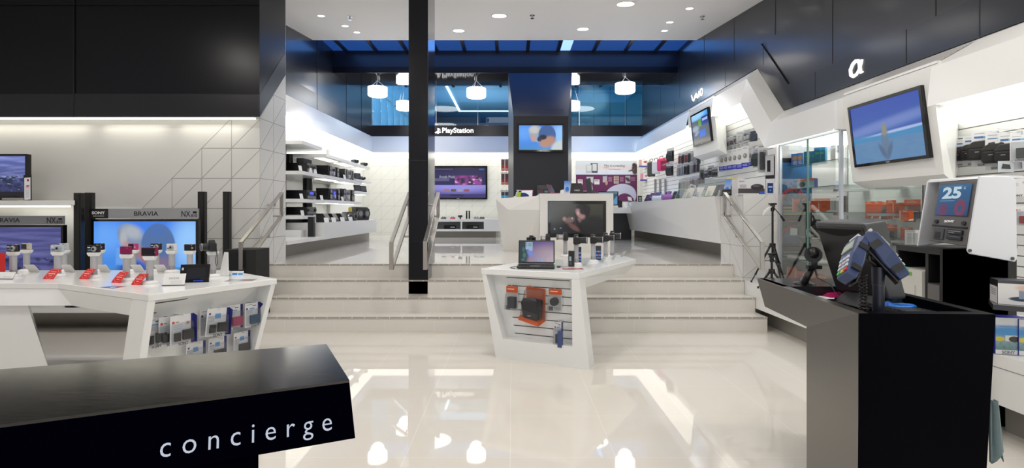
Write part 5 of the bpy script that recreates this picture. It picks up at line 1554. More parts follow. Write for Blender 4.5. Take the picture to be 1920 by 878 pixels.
# ================================================================ goods
HPI = math.pi / 2
def cmat(c, rough=0.35):
    n = 'finish_%02x%02x%02x' % tuple(int(min(1, max(0, q)) ** 0.45 * 255) for q in c)
    return mat(n, c, rough)
C_BLACK, C_WHITE, C_SILVER = (0.01, 0.01, 0.011), (0.75, 0.75, 0.76), (0.55, 0.56, 0.58)
C_MAG, C_PINK, C_GOLD, C_BLUE = (0.22, 0.01, 0.07), (0.55, 0.04, 0.20), (0.55, 0.50, 0.40), (0.45, 0.52, 0.60)
C_NAVY, C_ORANGE = (0.012, 0.02, 0.16), (0.75, 0.12, 0.02)
lcd = mat('dark_display', (0.01, 0.012, 0.02), 0.12)
glassy = mat('lens_glass', (0.01, 0.01, 0.015), 0.05)
clr = clear('clear_plastic', (0.96, 0.97, 0.98), 0.06, mix=((0.8, 0.82, 0.85), 0.025))

def stand(x, y, h, label, group='white round camera display stands', head=True, z=ZT):
    t = empty('camera_stand', (x, y, z), 0, label, 'stand', group)
    MB().lathe([(0.058, 0.0), (0.060, 0.010), (0.052, 0.020), (0.030, 0.026)], white, n=28).build('base', t)
    MB().cyl((0, 0, 0.024), (0, 0, h), 0.024, n=18, m=mat('post_grey', (0.42, 0.42, 0.44), 0.35)).cyl((0, 0, 0.024), (0, 0, 0.06), 0.0255, n=18, m=clr).build('post', t)
    if head:
        MB().hull([(sx * 0.030, sy * 0.018, h) for sx in (-1, 1) for sy in (-1, 1)] + [(sx * 0.043, sy * 0.02, h + 0.018) for sx in (-1, 1) for sy in (-1, 1)] +
                  [(sx * 0.043, sy * 0.02, h + 0.032) for sx in (-1, 1) for sy in (-1, 1)], white).build('cradle', t, bevel=0.002)
    return t

def camera(x, y, z, rz, col, label, w=0.098, h=0.058, d=0.024, back=False, group='compact cameras on the stands'):
    t = empty('compact_camera', (x, y, z), rz, label, 'camera', group)
    cm = cmat(col, 0.25)
    MB().bb(-w / 2, w / 2, -d / 2, d / 2, 0.0, h, cm).build('body', t, bevel=0.005, seg=3)
    if back:
        MB().bb(-w * 0.44, w * 0.14, -d / 2 - 0.002, -d / 2, h * 0.12, h * 0.88, lcd).build('display', t)
        MB().cyl((w * 0.32, -d / 2, h * 0.42), (w * 0.32, -d / 2 - 0.002, h * 0.42), 0.009, n=14, m=silver).bb(w * 0.22, w * 0.30, -d / 2 - 0.002, -d / 2, h * 0.72, h * 0.82, silver).build('button', t)
    else:
        MB().cyl((w * 0.14, -d / 2, h * 0.48), (w * 0.14, -d / 2 - 0.008, h * 0.48), h * 0.38, n=22, m=silver).cyl((w * 0.14, -d / 2 - 0.008, h * 0.48), (w * 0.14, -d / 2 - 0.016, h * 0.48), h * 0.28, n=22, m=cmat((0.35, 0.35, 0.37))) \
            .cyl((w * 0.14, -d / 2 - 0.016, h * 0.48), (w * 0.14, -d / 2 - 0.017, h * 0.48), h * 0.17, n=18, m=glassy).build('lens', t)
        MB().bb(-w * 0.42, -w * 0.2, -d / 2 - 0.001, -d / 2, h * 0.62, h * 0.76, paper).bb(-w * 0.40, -w * 0.12, -d / 2 - 0.001, -d / 2, h * 0.18, h * 0.40, cmat((0.10, 0.16, 0.3))).build('badge', t)
    MB().cyl((w * 0.28, 0, h), (w * 0.28, 0, h + 0.003), 0.008, n=12, m=silver).build('shutter_button', t)
    return t

def bridge_camera(x, y, z, rz, label, lens_dir=1, lens_len=0.06, silver_lens=False, name='slr_camera', group='larger cameras on the stands', sc=1.0):
    t = empty(name, (x, y, z), rz, label, 'camera', group)
    t.scale = (sc, sc, sc)
    MB().bb(-0.058, 0.058, -0.028, 0.028, 0, 0.075, black).hull([(sx * 0.03, sy * 0.026, 0.072) for sx in (-1, 1) for sy in (-1, 1)] + [(sx * 0.02, sy * 0.022, 0.10) for sx in (-1, 1) for sy in (-1, 1)], black) \
        .bb(-0.062, -0.035, -0.04, 0.02, 0.004, 0.07, blackm).build('body', t, bevel=0.006, seg=2)
    lm = mat('silver_barrel', (0.45, 0.43, 0.42), 0.3, 0.8) if silver_lens else black
    L_ = lens_len
    MB().cyl((0.006, -0.028, 0.04), (0.006, -0.028 - L_ * 0.75, 0.04), 0.031, n=24, m=lm).cyl((0.006, -0.028 - L_ * .75, 0.04), (0.006, -0.028 - L_, 0.04), 0.034, n=24, m=black) \
        .cyl((0.006, -0.028 - L_ * .86, 0.04), (0.006, -0.028 - L_ * .9, 0.04), 0.0352, n=24, m=silver).cyl((0.006, -0.028 - L_, 0.04), (0.006, -0.0285 - L_, 0.04), 0.026, n=20, m=glassy).build('lens', t)
    MB().bb(-0.03, 0.045, 0.028, 0.031, 0.012, 0.064, lcd).build('display', t)
    MB().cyl((0.038, 0, 0.075), (0.038, 0, 0.084), 0.011, n=14, m=dgrey).cyl((-0.042, -0.01, 0.075), (-0.042, -0.01, 0.082), 0.009, n=12, m=silver).build('mode_dial', t)
    return t

# ---- compact cameras: (base px, base py, camera colour, back?, label bit, height)
CAMS = [
    (25, 519, C_BLACK, False, 'black compact camera with silver lens, first by the picture edge', 8),
    (50, 508, C_GOLD, True, 'champagne compact camera turned with its display towards the aisle', 0),
    (108, 519, C_BLUE, False, 'pale blue compact camera in the front line of the camera table', 0),
    (120, 508, C_SILVER, True, 'silver compact camera showing its display, behind the pale blue one', 0),
    (176, 521, C_BLACK, False, 'black compact camera with lens, before another black one, at the tower speakers', 0),
    (186, 508, C_BLACK, True, 'black compact camera showing its back, behind another black one', 0),
    (237, 527, C_MAG, None, 'dark magenta compact camera with plain front', 0),
    (250, 508, C_PINK, True, 'bright pink compact camera showing its display', 0),
    (281, 532, C_MAG, 'big', 'magenta camera with a large black display, nearest the table corner', 0),
    (293, 508, C_BLACK, False, 'small black compact camera peeping over the large magenta one', 0),
    (322, 511, C_WHITE, False, 'white compact camera with blue marks on its front', 0),
    (356, 512, C_BLACK, True, 'black compact camera above the black photo frame', 0),
]
for i, (px, py, c, bk, lb, tw_) in enumerate(CAMS):
    p = atZ(px, py, ZT)
    y = min(p.y, 4.70)
    x = p.x * y / p.y
    h = 0.165 + (0.012 if py > 515 else 0.0)
    stand(x, y, h, 'white stand holding the ' + lb.split(',')[0][:70])
    if bk == 'big':
        t = camera(x, y, ZT + h + 0.033, R(4), c, lb, w=0.115, h=0.065, back=True)
        MB().bb(-0.051, 0.042, -0.0155, -0.0125, 0.008, 0.059, lcd).build('display', t)
    elif bk is None:
        t = empty('compact_camera', (x, y, ZT + h + 0.033), R(-6), lb, 'camera', 'compact cameras on the stands')
        MB().bb(-0.042, 0.042, -0.012, 0.012, 0, 0.062, cmat(c, 0.25)).build('body', t, bevel=0.005, seg=3)
        MB().bb(-0.041, 0.041, -0.016, -0.012, 0.004, 0.06, mat('magenta_metal', (0.30, 0.015, 0.11), 0.3, 0.4)).build('sliding_cover', t, bevel=0.001)
        MB().text('SONY', (0.02, -0.0165, 0.05), (1, 0, 0), (0, 0, 1), 0.016, silver, depth=0.0005).build('lettering', t)
    else:
        camera(x, y, ZT + h + 0.033, R(random.uniform(-12, 12)), c, lb, back=bk, w=0.10 if py > 515 else 0.092)
p = atZ(399, 519, ZT)
stand(p.x, p.y, 0.18, 'white stand holding the bulky black zoom camera at the table end')
bridge_camera(p.x - 0.01, p.y, ZT + 0.213, R(-48), 'bulky black zoom camera with silver ringed lens and hanging strap', name='bridge_camera', sc=0.95)
t = empty('wrist_strap', (p.x + 0.045, p.y - 0.03, ZT + 0.24), 0, 'thin black wrist strap hanging from the bulky zoom camera', 'strap')
MB().tube([(0.0, 0, 0.0), (0.004, 0, -0.05), (-0.008, 0, -0.11), (0.002, 0, -0.145), (0.014, 0, -0.13), (0.012, 0, -0.07), (0.004, 0, 0)], 0.0022, black, n=6).build('cord', t)

# red clearance tickets, curved
red_p = pic('clearance_ticket_print', [('grad', (0.62, 0.02, 0.02), (0.62, 0.03, 0.03)), ('ell', 0.5, 0.5, 0.44, 0.44, 0, (0.75, 0.30, 0.28), 0.02), ('ell', 0.5, 0.5, 0.42, 0.42, 0, (0.62, 0.025, 0.025), 0.02), ('lines', 0.28, 0.60, 0.74, 0.70, 1, (0.8, 0.45, 0.42)), ('lines', 0.36, 0.22, 0.64, 0.32, 1, (0.8, 0.45, 0.42))])
def curved_card(x, y, rz, w, h, face, label, cat='ticket', group=None, word=None, name='price_ticket', lean=0.05):
    t = empty(name, (x, y, ZT), rz, label, cat, group)
    n = 8
    pr = []
    for i in range(n + 1):
        s = i / n
        pr.append((s * lean + 0.02 * s * s, 0.002 + h * (s - 0.12 * s * s)))
    m = MB()
    for i in range(n):
        (y0, z0), (y1, z1) = pr[i], pr[i + 1]
        m.quad([(-w / 2, y0, z0), (w / 2, y0, z0), (w / 2, y1, z1), (-w / 2, y1, z1)], face)
        m.uv[len(m.f) - 1] = [(0, i / n), (1, i / n), (1, (i + 1) / n), (0, (i + 1) / n)]
    o = m.build('card', t)
    sm = o.modifiers.new('solid', 'SOLIDIFY'); sm.thickness = 0.001
    if word:
        MB().text(word, (0, pr[n // 2][0] - 0.002, pr[n // 2][1]), (1, 0, 0), (0, lean, h), w * 0.62, paper, 0.03, depth=0.0005).build('lettering', t)
    return t
for px, py, w, lb in ((90, 524, 0.115, 'red clearance ticket before the pale blue camera'), (156, 524, 0.09, 'red clearance ticket before the pair of black cameras'),
                      (217, 531, 0.09, 'red clearance ticket before the plain magenta camera'), (254, 535, 0.085, 'red clearance ticket beside the camera with large display')):
    p = atZ(px, py, ZT)
    curved_card(p.x, p.y, R(-14), w, 0.085, red_p, lb, group='red clearance tickets', word='CLEARANCE')
tkt = pic('ticket_back_print', [('grad', (0.72, 0.70, 0.68), (0.74, 0.73, 0.72)), ('lines', 0.1, 0.2, 0.9, 0.9, 6, (0.66, 0.65, 0.64))])
for px, lb in ((65, 'champagne'), (132, 'silver'), (198, 'rear black'), (262, 'bright pink'), (305, 'small black')):
    p = atZ(px, 508, ZT)
    y = 4.62
    t = curved_card(p.x * y / p.y, y, R(188), 0.085, 0.085, tkt, 'curved white ticket seen from behind, next to the %s camera' % lb, group='white tickets seen from behind', lean=0.05)
t = empty('information_stand', (wx(-6, 4.2), 4.2, ZT), R(5), 'red information board cut by the picture edge on the camera table', 'sign')
MB().bb(-0.06, 0.06, 0, 0.006, 0, 0.21, cmat((0.6, 0.02, 0.02))).build('board', t)
MB().bb(-0.06, 0.06, -0.02, 0.03, 0, 0.006, paper).build('foot', t)
pc = pic('white_price_print', [('grad', (0.78, 0.78, 0.79), (0.8, 0.8, 0.8)), ('lines', 0.35, 0.1, 0.85, 0.38, 4, (0.6, 0.6, 0.62))])
def wedge_card(px, py, w, h, rz, word, label, extra=None):
    p = atZ(px, py, ZT)
    t = empty('price_card', p, rz, label, 'card')
    MB().quad([(-w / 2, 0, 0.004), (w / 2, 0, 0.004), (w / 2, 0.03, h), (-w / 2, 0.03, h)], pc).build('card', t)
    MB().slab([(-w / 2, 0.001, 0.003), (w / 2, 0.001, 0.003), (w / 2, 0.031, h), (-w / 2, 0.031, h)], [(-w / 2, 0.004, 0.0), (w / 2, 0.004, 0.0), (w / 2, 0.034, h), (-w / 2, 0.034, h)], clr).bb(-w / 2, w / 2, -0.004, 0.006, 0, 0.006, dgrey).build('holder', t)
    if word:
        MB().text(word, (0, 0.0115, h * 0.62), (1, 0, 0), (0, 0.03, h), w * 0.44, cmat((0.25, 0.26, 0.3)), depth=0.0005, height=h * 0.16).build('lettering', t)
    return t
wedge_card(325, 536, 0.15, 0.085, R(10), '$129.95', 'white price card reading $129.95 at the table corner')
wedge_card(8, 524, 0.14, 0.055, R(-4), None, 'low white price card with a red dot by the picture edge')
p = atZ(364, 530, ZT)
t = empty('digital_photo_display', p, R(12), 'black digital photo frame leaning on the camera table', 'photo frame')
lean_m = Matrix.Rotation(R(-14), 4, 'X')
MB().box((0, 0, 0.070), (0.205, 0.014, 0.14), gloss_black, x=lean_m).build('frame', t, bevel=0.002)
MB().box((0.010, -0.0076, 0.068), (0.135, 0.002, 0.09), lcd, x=lean_m).build('display', t)
MB().box((0.03, -0.0076, 0.012), (0.07, 0.002, 0.01), cmat((0.02, 0.05, 0.4)), x=lean_m).box((-0.085, -0.0076, 0.105), (0.014, 0.002, 0.02), lgrey, x=lean_m).build('badge', t)
MB().hull([(-0.02, 0.01, 0), (0.02, 0.01, 0), (0, 0.10, 0), (0, 0.03, 0.08)], black).build('foot', t)
p = atZ(419, 518, ZT)
t = empty('leaflet_holder', p, R(-10), 'tall white tapering leaflet holder at the end of the camera table', 'holder')
MB().slab([(-0.042, 0, 0), (0.042, 0, 0), (0.018, 0.03, 0.20), (-0.018, 0.03, 0.20)], [(-0.042, 0.012, 0), (0.042, 0.012, 0), (0.018, 0.036, 0.20), (-0.018, 0.036, 0.20)], paper).build('panel', t)
MB().bb(-0.042, 0.042, 0, 0.06, 0, 0.006, clr).build('base', t)
bl_c = pic('blue_card_print', [('grad', (0.75, 0.78, 0.8), (0.75, 0.78, 0.8)), ('rect', 0.05, 0.1, 0.48, 0.6, (0.08, 0.25, 0.6)), ('rect', 0.55, 0.1, 0.95, 0.6, (0.12, 0.35, 0.7))])
p = atZ(445, 517, ZT)
t = empty('price_card', p, 0, 'small card with blue pictures behind the flat leaflet', 'card')
MB().quad([(-0.05, 0, 0), (0.05, 0, 0), (0.05, 0.012, 0.038), (-0.05, 0.012, 0.038)], bl_c).build('card', t)
MB().slab([(-0.05, 0.001, 0), (0.05, 0.001, 0), (0.05, 0.013, 0.038), (-0.05, 0.013, 0.038)], [(-0.05, 0.004, 0), (0.05, 0.004, 0), (0.05, 0.016, 0.038), (-0.05, 0.016, 0.038)], clr).build('holder', t)
gl_p = pic('grey_leaflet_print', [('grad', (0.2, 0.2, 0.24), (0.30, 0.30, 0.32)), ('ell', 0.3, 0.5, 0.2, 0.3, 0, (0.6, 0.6, 0.62), 0.4), ('rect', 0.6, 0.2, 0.9, 0.5, (0.3, 0.08, 0.1))])
bl_p = pic('blue_red_leaflet_print', [('grad', (0.03, 0.12, 0.55), (0.25, 0.35, 0.65)), ('rect', 0.45, 0, 0.85, 1, (0.35, 0.04, 0.06)), ('ell', 0.6, 0.4, 0.12, 0.2, 0, (0.7, 0.7, 0.72), 0.3)])
def leaflet(px, py, rz, face, label, w=0.21, d=0.13):
    p = atZ(px, py, ZT)
    t = empty('leaflet', p, rz, label, 'leaflet')
    MB().quad([(-w / 2, -d / 2, 0.0025), (w / 2, -d / 2, 0.0025), (w / 2, d / 2, 0.0025), (-w / 2, d / 2, 0.0025)], face).build('print', t)
    MB().bb(-w / 2, w / 2, -d / 2, d / 2, 0.0003, 0.002, paper).build('paper', t)
leaflet(452, 526, R(10), gl_p, 'flat grey leaflet at the end of the camera table')
leaflet(213, 539, R(-22), bl_p, 'flat blue and red leaflet at the front edge of the camera table', 0.15, 0.10)
red_lf = pic('red_leaflet_print', [('grad', (0.42, 0.05, 0.04), (0.38, 0.06, 0.05)), ('lines', 0.1, 0.2, 0.9, 0.8, 5, (0.55, 0.2, 0.18))])
leaflet(1074, 505, R(8), red_lf, 'flat red leaflet at the corner of the laptop table', 0.20, 0.12)

# ---- goods on the middle table
p = atZ(1004, 505, ZT)
t = empty('laptop', (p.x, p.y, ZT), R(-5), 'open black laptop with purple wallpaper on the middle table', 'laptop')
lw, ld = 0.36, 0.25
MB().bb(-lw / 2, lw / 2, 0, ld, 0.006, 0.026, black).build('base', t, bevel=0.004)
k = MB()
for r_ in range(6):
    for c_ in range(16):
        k.box((-0.158 + c_ * 0.021, 0.095 + r_ * 0.021, 0.0275), (0.017, 0.017, 0.003), blackm)
k.build('keyboard', t)
MB().bb(-0.05, 0.04, 0.015, 0.07, 0.026, 0.0268, mgrey).build('touchpad', t)
lid = Matrix.Translation((0, ld - 0.01, 0.024)) @ Matrix.Rotation(R(-14), 4, 'X')
MB().box((0, 0, 0.122), (lw, 0.010, 0.235), black, x=lid).build('lid', t, bevel=0.003)
lapw = pic('laptop_wallpaper', [('grad', (0.30, 0.20, 0.30), (0.085, 0.055, 0.24)), ('gradx', (0.02, 0.05, 0.07), (0.18, 0.12, 0.24)) if False else ('ell', 0.85, 0.25, 0.45, 0.5, 0, (0.36, 0.27, 0.34), 0.8),
    ('ell', 0.02, 0.5, 0.24, 0.9, 0, (0.015, 0.035, 0.05), 0.3), ('ell', 0.14, 0.32, 0.05, 0.13, 0, (0.03, 0.16, 0.13), 0.3), ('ell', 0.11, 0.60, 0.04, 0.12, 0, (0.03, 0.13, 0.11), 0.3), ('ell', 0.10, 0.10, 0.05, 0.07, 0, (0.03, 0.15, 0.15), 0.3),
    ('noise', (14, 5, 30), (0.16, 0.33, 0.72), 0.52, 0.62, (0.02, 0.62)) if False else ('ell', 0.32, 0.42, 0.08, 0.22, 20, (0.16, 0.24, 0.62), 0.6),
    ('ell', 0.33, 0.58, 0.05, 0.05, 0, (0.35, 0.40, 0.8), 0.6), ('ell', 0.55, 0.12, 0.02, 0.12, 0, (0.20, 0.30, 0.6), 0.5), ('ell', 0.66, 0.08, 0.03, 0.10, 10, (0.22, 0.34, 0.62), 0.5), ('ell', 0.82, 0.10, 0.015, 0.10, 0, (0.22, 0.34, 0.62), 0.5),
    ('rect', 0.17, 0.60, 0.38, 0.96, (0.30, 0.44, 0.56)), ('rect', 0.25, 0.85, 0.35, 0.90, (0.15, 0.2, 0.28)), ('rect', 0.25, 0.77, 0.35, 0.82, (0.15, 0.2, 0.28)), ('ell', 0.205, 0.875, 0.012, 0.025, 0, (0.02, 0.03, 0.05), 0.1), ('ell', 0.205, 0.795, 0.012, 0.025, 0, (0.02, 0.03, 0.05), 0.1)], emit=0.9)
m = MB()
m.quad([lid @ V(q) for q in ((-lw / 2 + 0.012, -0.0058, 0.022), (lw / 2 - 0.012, -0.0058, 0.022), (lw / 2 - 0.012, -0.0058, 0.228), (-lw / 2 + 0.012, -0.0058, 0.228))], lapw)
m.build('screen', t)
MB().box((0.176, -0.012 + 0.24, 0.03), (0.008, 0.004, 0.01), mat('green_led', (0.01, 0.3, 0.05), 0.3, emit=(0.02, 0.9, 0.15), es=2.5)).build('power_light', t)
p2 = atZ(1047, 502, ZT)
t = empty('power_adapter', p2, 0, 'small black adapter plug beside the laptop', 'adapter')
MB().cyl((-0.015, 0, 0.008), (0.02, 0, 0.008), 0.0078, n=12, m=black).build('plug', t, bevel=0.001)
MB().tube([(0.02, 0, 0.008), (0.06, 0.01, 0.004), (0.09, 0.03, 0.004)], 0.002, black, n=6).build('cord', t)
t = empty('cable', (p.x - 0.19, p.y + 0.12, ZT), 0, 'black cable looping from the laptop over the table edge side', 'cable')
MB().tube([(0.01, 0, 0.012), (-0.02, 0.005, 0.008), (-0.05, -0.0, 0.004), (-0.035, -0.06, 0.004), (0.0, -0.085, 0.004)], 0.003, black, n=6).build('wire', t)

# (px of post, base y, camera rotation, silver?, lens length, label)
SLR = [
    (1113, 493, 92, False, 0.075, 'black camera with long lens, closest to the front of the middle table', 0.235),
    (1080.5, 496, 0, None, 0, '', 0),
]
def st_slr(px, py, rz, sil, L_, label, camy, sc=1.0):
    p = atZ(px, py, ZT)
    y = min(p.y, 6.3)
    p = V((p.x * y / p.y, y, ZT))
    zc2 = EYE - (camy - 397) * y / F
    hh = zc2 - 0.045 * sc - ZT
    t = stand(p.x, p.y, hh, 'slim stand holding the ' + label.split(',')[0][:70], 'slim stands of the middle table', head=False)
    bridge_camera(p.x, p.y, ZT + hh, R(rz), label, lens_len=L_, silver_lens=bool(sil), sc=sc)
st_slr(1080.5, 497, 83, False, 0.085, 'black camera with long lens, nearest the laptop on the middle table', 450)
st_slr(1112, 491, 80, False, 0.085, 'black camera with long lens, second in the line of four', 449)
st_slr(1135.5, 486, 78, False, 0.075, 'black camera with long lens, third in the line of four', 445.5)
st_slr(1148, 483, 76, False, 0.075, 'black camera with long lens, farthest in the line of four', 441.5)
st_slr(1060, 481, -90, True, 0.080, 'silver lens camera pointing to the tower side, on a tall thin post', 444)
st_slr(1027, 481, -92, True, 0.060, 'silver lens camera pointing at the shelves, just above the laptop lid', 447)
st_slr(996, 481, 20, False, 0.030, 'black and silver camera half hidden behind the laptop', 449, 0.9)
boxp = pic('black_box_print', [('grad', (0.015, 0.012, 0.012), (0.02, 0.018, 0.018)), ('rect', 0.15, 0.36, 0.55, 0.66, (0.22, 0.42, 0.5)), ('rect', 0.5, 0.36, 0.55, 0.66, (0.45, 0.05, 0.06)), ('lines', 0.1, 0.1, 0.6, 0.3, 3, (0.12, 0.10, 0.10))])
appp = pic('phone_box_print', [('grad', (0.01, 0.01, 0.03), (0.01, 0.01, 0.02)), ('rect', 0.08, 0.55, 0.34, 0.66, (0.1, 0.25, 0.7)), ('rect', 0.38, 0.55, 0.64, 0.66, (0.15, 0.3, 0.75)), ('rect', 0.68, 0.55, 0.94, 0.66, (0.1, 0.25, 0.7)), ('rect', 0.08, 0.28, 0.34, 0.42, (0.1, 0.3, 0.8)), ('rect', 0.38, 0.28, 0.64, 0.42, (0.35, 0.08, 0.12)), ('rect', 0.68, 0.28, 0.94, 0.42, (0.1, 0.3, 0.8)), ('rect', 0.08, 0.1, 0.94, 0.2, (0.08, 0.2, 0.6))])
def carton(px, py, w, d, h, rz, front, body, label, name='carton', z=ZT, group=None, side=None, cat='box', yoff=0, text=None, tcol=None, p=None):
    p = p if p is not None else atZ(px, py, z)
    t = empty(name, p, rz, label, cat, group)
    MB().bb(-w / 2, w / 2, 0.0005, d, 0.0, h, cmat(body, 0.4)).build('box', t, bevel=0.0015)
    MB().quad([(-w / 2 + 0.001, -0.0005, 0.001), (w / 2 - 0.001, -0.0005, 0.001), (w / 2 - 0.001, -0.0005, h - 0.001), (-w / 2 + 0.001, -0.0005, h - 0.001)], front).build('print', t)
    if side:
        MB().quad([(-w / 2 - 0.0008, d - 0.002, 0.001), (-w / 2 - 0.0008, 0.002, 0.001), (-w / 2 - 0.0008, 0.002, h - 0.001), (-w / 2 - 0.0008, d - 0.002, h - 0.001)], side).build('side_print', t)
    if text:
        MB().text(text[0], (text[1] * w, -0.001, text[2] * h), (1, 0, 0), (0, 0, 1), text[3] * w, cmat(tcol or (0.7, 0.7, 0.7)), 0.02, depth=0.0005).build('lettering', t)
    return t
carton(1071, 500.5, 0.058, 0.05, 0.155, R(-12), boxp, (0.02, 0.016, 0.016), 'black upright box with a small picture before the first camera', p=atZ(1071, 500.5, ZT))
carton(1085, 492, 0.045, 0.02, 0.165, R(-8), appp, C_BLACK, 'black phone box half hidden behind the first camera post', p=atZ(1086, 492, ZT))
carton(1122, 488, 0.060, 0.02, 0.16, R(-6), appp, C_BLACK, 'black phone box with blue icons between two camera posts', p=atZ(1122, 488, ZT))
clrt = clear('acrylic', (0.92, 0.95, 0.95), 0.3, mix=((0.75, 0.8, 0.8), 0.12))
for px, py, lb in ((1096, 499, 'first'), (1128, 492, 'second'), (1149, 487, 'third'), (1160, 480, 'last')):
    p = atZ(px, py, ZT)
    curved_card(p.x, min(p.y, 6.2), R(-150), 0.05, 0.085, clrt, 'curved clear ticket holder beside the %s long lens camera' % lb, 'holder', 'clear ticket holders', name='ticket_holder')

# ---- hanging goods
def pack(p, rz, w, h, card, label, group, prod=None, pc_=(0.02, 0.02, 0.02), pz=0.42, d=0.035, text=None, cat='blister pack', side=None, name='blister_pack', lean=0):
    """origin at the hanging point (top centre of the card)"""
    t = empty(name, p, rz, label, cat, group)
    p = V(p)
    if p.x > 3.6 and p.y < 15 and p.y > 4.8:
        xw = 3.895 if p.y > 6.7 else 4.295
        wl_ = (('clear hook for the ' + label).replace(',', '').split())[:16]
        hk = empty('display_hook', (xw, p.y, p.z + 0.003), -HPI, ' '.join(wl_), 'hook', 'clear hooks on the product walls')
        L2 = xw - p.x + 0.03
        MB().tube([(0, 0, 0), (0, -L2 * 0.95, 0.003), (0, -L2, 0.012)], 0.0028, paper, n=6).build('prong', hk)
        MB().bb(-0.02, 0.02, 0, 0.004, -0.012, 0.012, lgrey).build('back_clip', hk)
    MB().bb(-w / 2, w / 2, 0.0005, 0.003, -h, 0.015, cmat((0.75, 0.75, 0.77))).build('backing', t)
    MB().quad([(-w / 2, 0, -h), (w / 2, 0, -h), (w / 2, 0, 0.015), (-w / 2, 0, 0.015)], card).build('card', t)
    if side:
        MB().slab([(w / 2, 0.0, -h), (w / 2, 0, 0.01), (w / 2 + 0.004, -d, 0.0), (w / 2 + 0.004, -d, -h * 0.98)], [(w / 2 + .002, 0.0, -h), (w / 2 + .002, 0, 0.01), (w / 2 + 0.006, -d, 0.0), (w / 2 + 0.006, -d, -h * 0.98)], cmat(side)).build('side_flap', t)
    if prod == 'box':
        MB().bb(-w * 0.22, w * 0.40, -d * 0.8, -0.002, -h * 0.86, -h * (1 - pz - 0.12), cmat(pc_, 0.5)).build('product', t, bevel=0.004)
    elif prod == 'tall':
        MB().bb(-w * 0.2, w * 0.2, -d * 0.8, -0.002, -h * 0.9, -h * 0.25, cmat(pc_, 0.4)).build('product', t, bevel=0.004)
    elif prod == 'round':
        MB().cyl((0, -0.002, -h * 0.52), (0, -d * 0.6, -h * 0.52), w * 0.30, n=20, m=cmat(pc_, 0.5)).build('product', t)
    elif prod == 'two':
        MB().bb(-w * 0.36, -w * 0.10, -d * 0.6, -0.002, -h * 0.86, -h * 0.55, cmat(pc_, 0.4)).build('product', t, bevel=0.003)
        MB().bb(-w * 0.02, w * 0.42, -d * 0.8, -0.002, -h * 0.84, -h * 0.48, cmat(pc_, 0.5)).build('product', t, bevel=0.004)
    elif prod == 'bag':
        MB().hull([(-w * .42, -0.002, -h * .92), (w * .42, -0.002, -h * .92), (-w * .40, -d, -h * .9), (w * .40, -d, -h * .9), (-w * .45, -d * 1.1, -h * .55), (w * .45, -d * 1.1, -h * .55), (-w * .3, -0.002, -h * .2), (w * .3, -0.002, -h * .2), (-w * .34, -d * .8, -h * .25), (w * .34, -d * .8, -h * .25)], cmat(pc_, 0.7)).build('product', t, bevel=0.01, seg=3)
    if prod and prod != 'bag':
        MB().hull([(-w * 0.46, -0.001, -h * 0.95), (w * 0.46, -0.001, -h * 0.95), (-w * 0.46, -0.001, -h * 0.2), (w * 0.46, -0.001, -h * 0.2),
                   (-w * 0.40, -d, -h * 0.92), (w * 0.42, -d, -h * 0.92), (-w * 0.40, -d * 0.8, -h * 0.28), (w * 0.42, -d * 0.8, -h * 0.28)], clr).build('blister', t)
    if text:
        MB().text(text, (-w * 0.05, -0.0008 if prod is None else -d - 0.001, -h * 0.945), (1, 0, 0), (0, 0, 1), w * 0.42, cmat((0.02, 0.02, 0.03)), 0.02, depth=0.0005).build('lettering', t)
    return t
def hook(p, rz, L_, label, group):
    t = empty('display_hook', p, rz, label, 'hook', group)
    MB().tube([(0, 0, 0), (0, -L_ * 0.9, 0.004), (0, -L_, 0.014)], 0.0028, paper, n=6).build('prong', t)
    MB().bb(-0.022, 0.022, 0, 0.004, -0.012, 0.012, lgrey).build('back_clip', t)
    return t

sony1 = pic('pack_print_navy_edge', [('grad', (0.70, 0.70, 0.72), (0.72, 0.72, 0.74)), ('rect', 0.84, 0.0, 1, 1, (0.02, 0.025, 0.16)), ('ell', 0.13, 0.77, 0.06, 0.045, 0, (0.05, 0.06, 0.2), 0.2), ('rect', 0.3, 0.75, 0.62, 0.79, (0.10, 0.30, 0.6)), ('lines', 0.08, 0.55, 0.5, 0.70, 4, (0.4, 0.42, 0.46)), ('lines', 0.08, 0.9, 0.5, 0.95, 1, (0.3, 0.32, 0.36)), ('rect', 0.5, 0.86, 0.72, 0.90, (0.12, 0.13, 0.16))])
sony2 = pic('pack_print_red_mark', [('grad', (0.70, 0.70, 0.72), (0.72, 0.72, 0.74)), ('rect', 0.86, 0.0, 1, 1, (0.02, 0.025, 0.16)), ('ell', 0.13, 0.77, 0.06, 0.045, 0, (0.55, 0.08, 0.05), 0.2), ('rect', 0.22, 0.75, 0.36, 0.79, (0.35, 0.3, 0.1)), ('rect', 0.62, 0.62, 0.84, 0.78, (0.62, 0.6, 0.6)), ('ell', 0.73, 0.70, 0.06, 0.04, 0, (0.5, 0.15, 0.1), 0.3), ('lines', 0.1, 0.5, 0.5, 0.68, 3, (0.45, 0.5, 0.6))])
sony3 = pic('pack_print_blue_picture', [('grad', (0.70, 0.70, 0.72), (0.72, 0.72, 0.74)), ('rect', 0.86, 0.0, 1, 1, (0.02, 0.025, 0.16)), ('rect', 0.36, 0.62, 0.62, 0.80, (0.12, 0.32, 0.62)), ('rect', 0.66, 0.68, 0.84, 0.80, (0.62, 0.62, 0.68)), ('ell', 0.13, 0.80, 0.05, 0.04, 0, (0.05, 0.06, 0.2), 0.2), ('lines', 0.08, 0.5, 0.34, 0.7, 4, (0.4, 0.42, 0.46))])
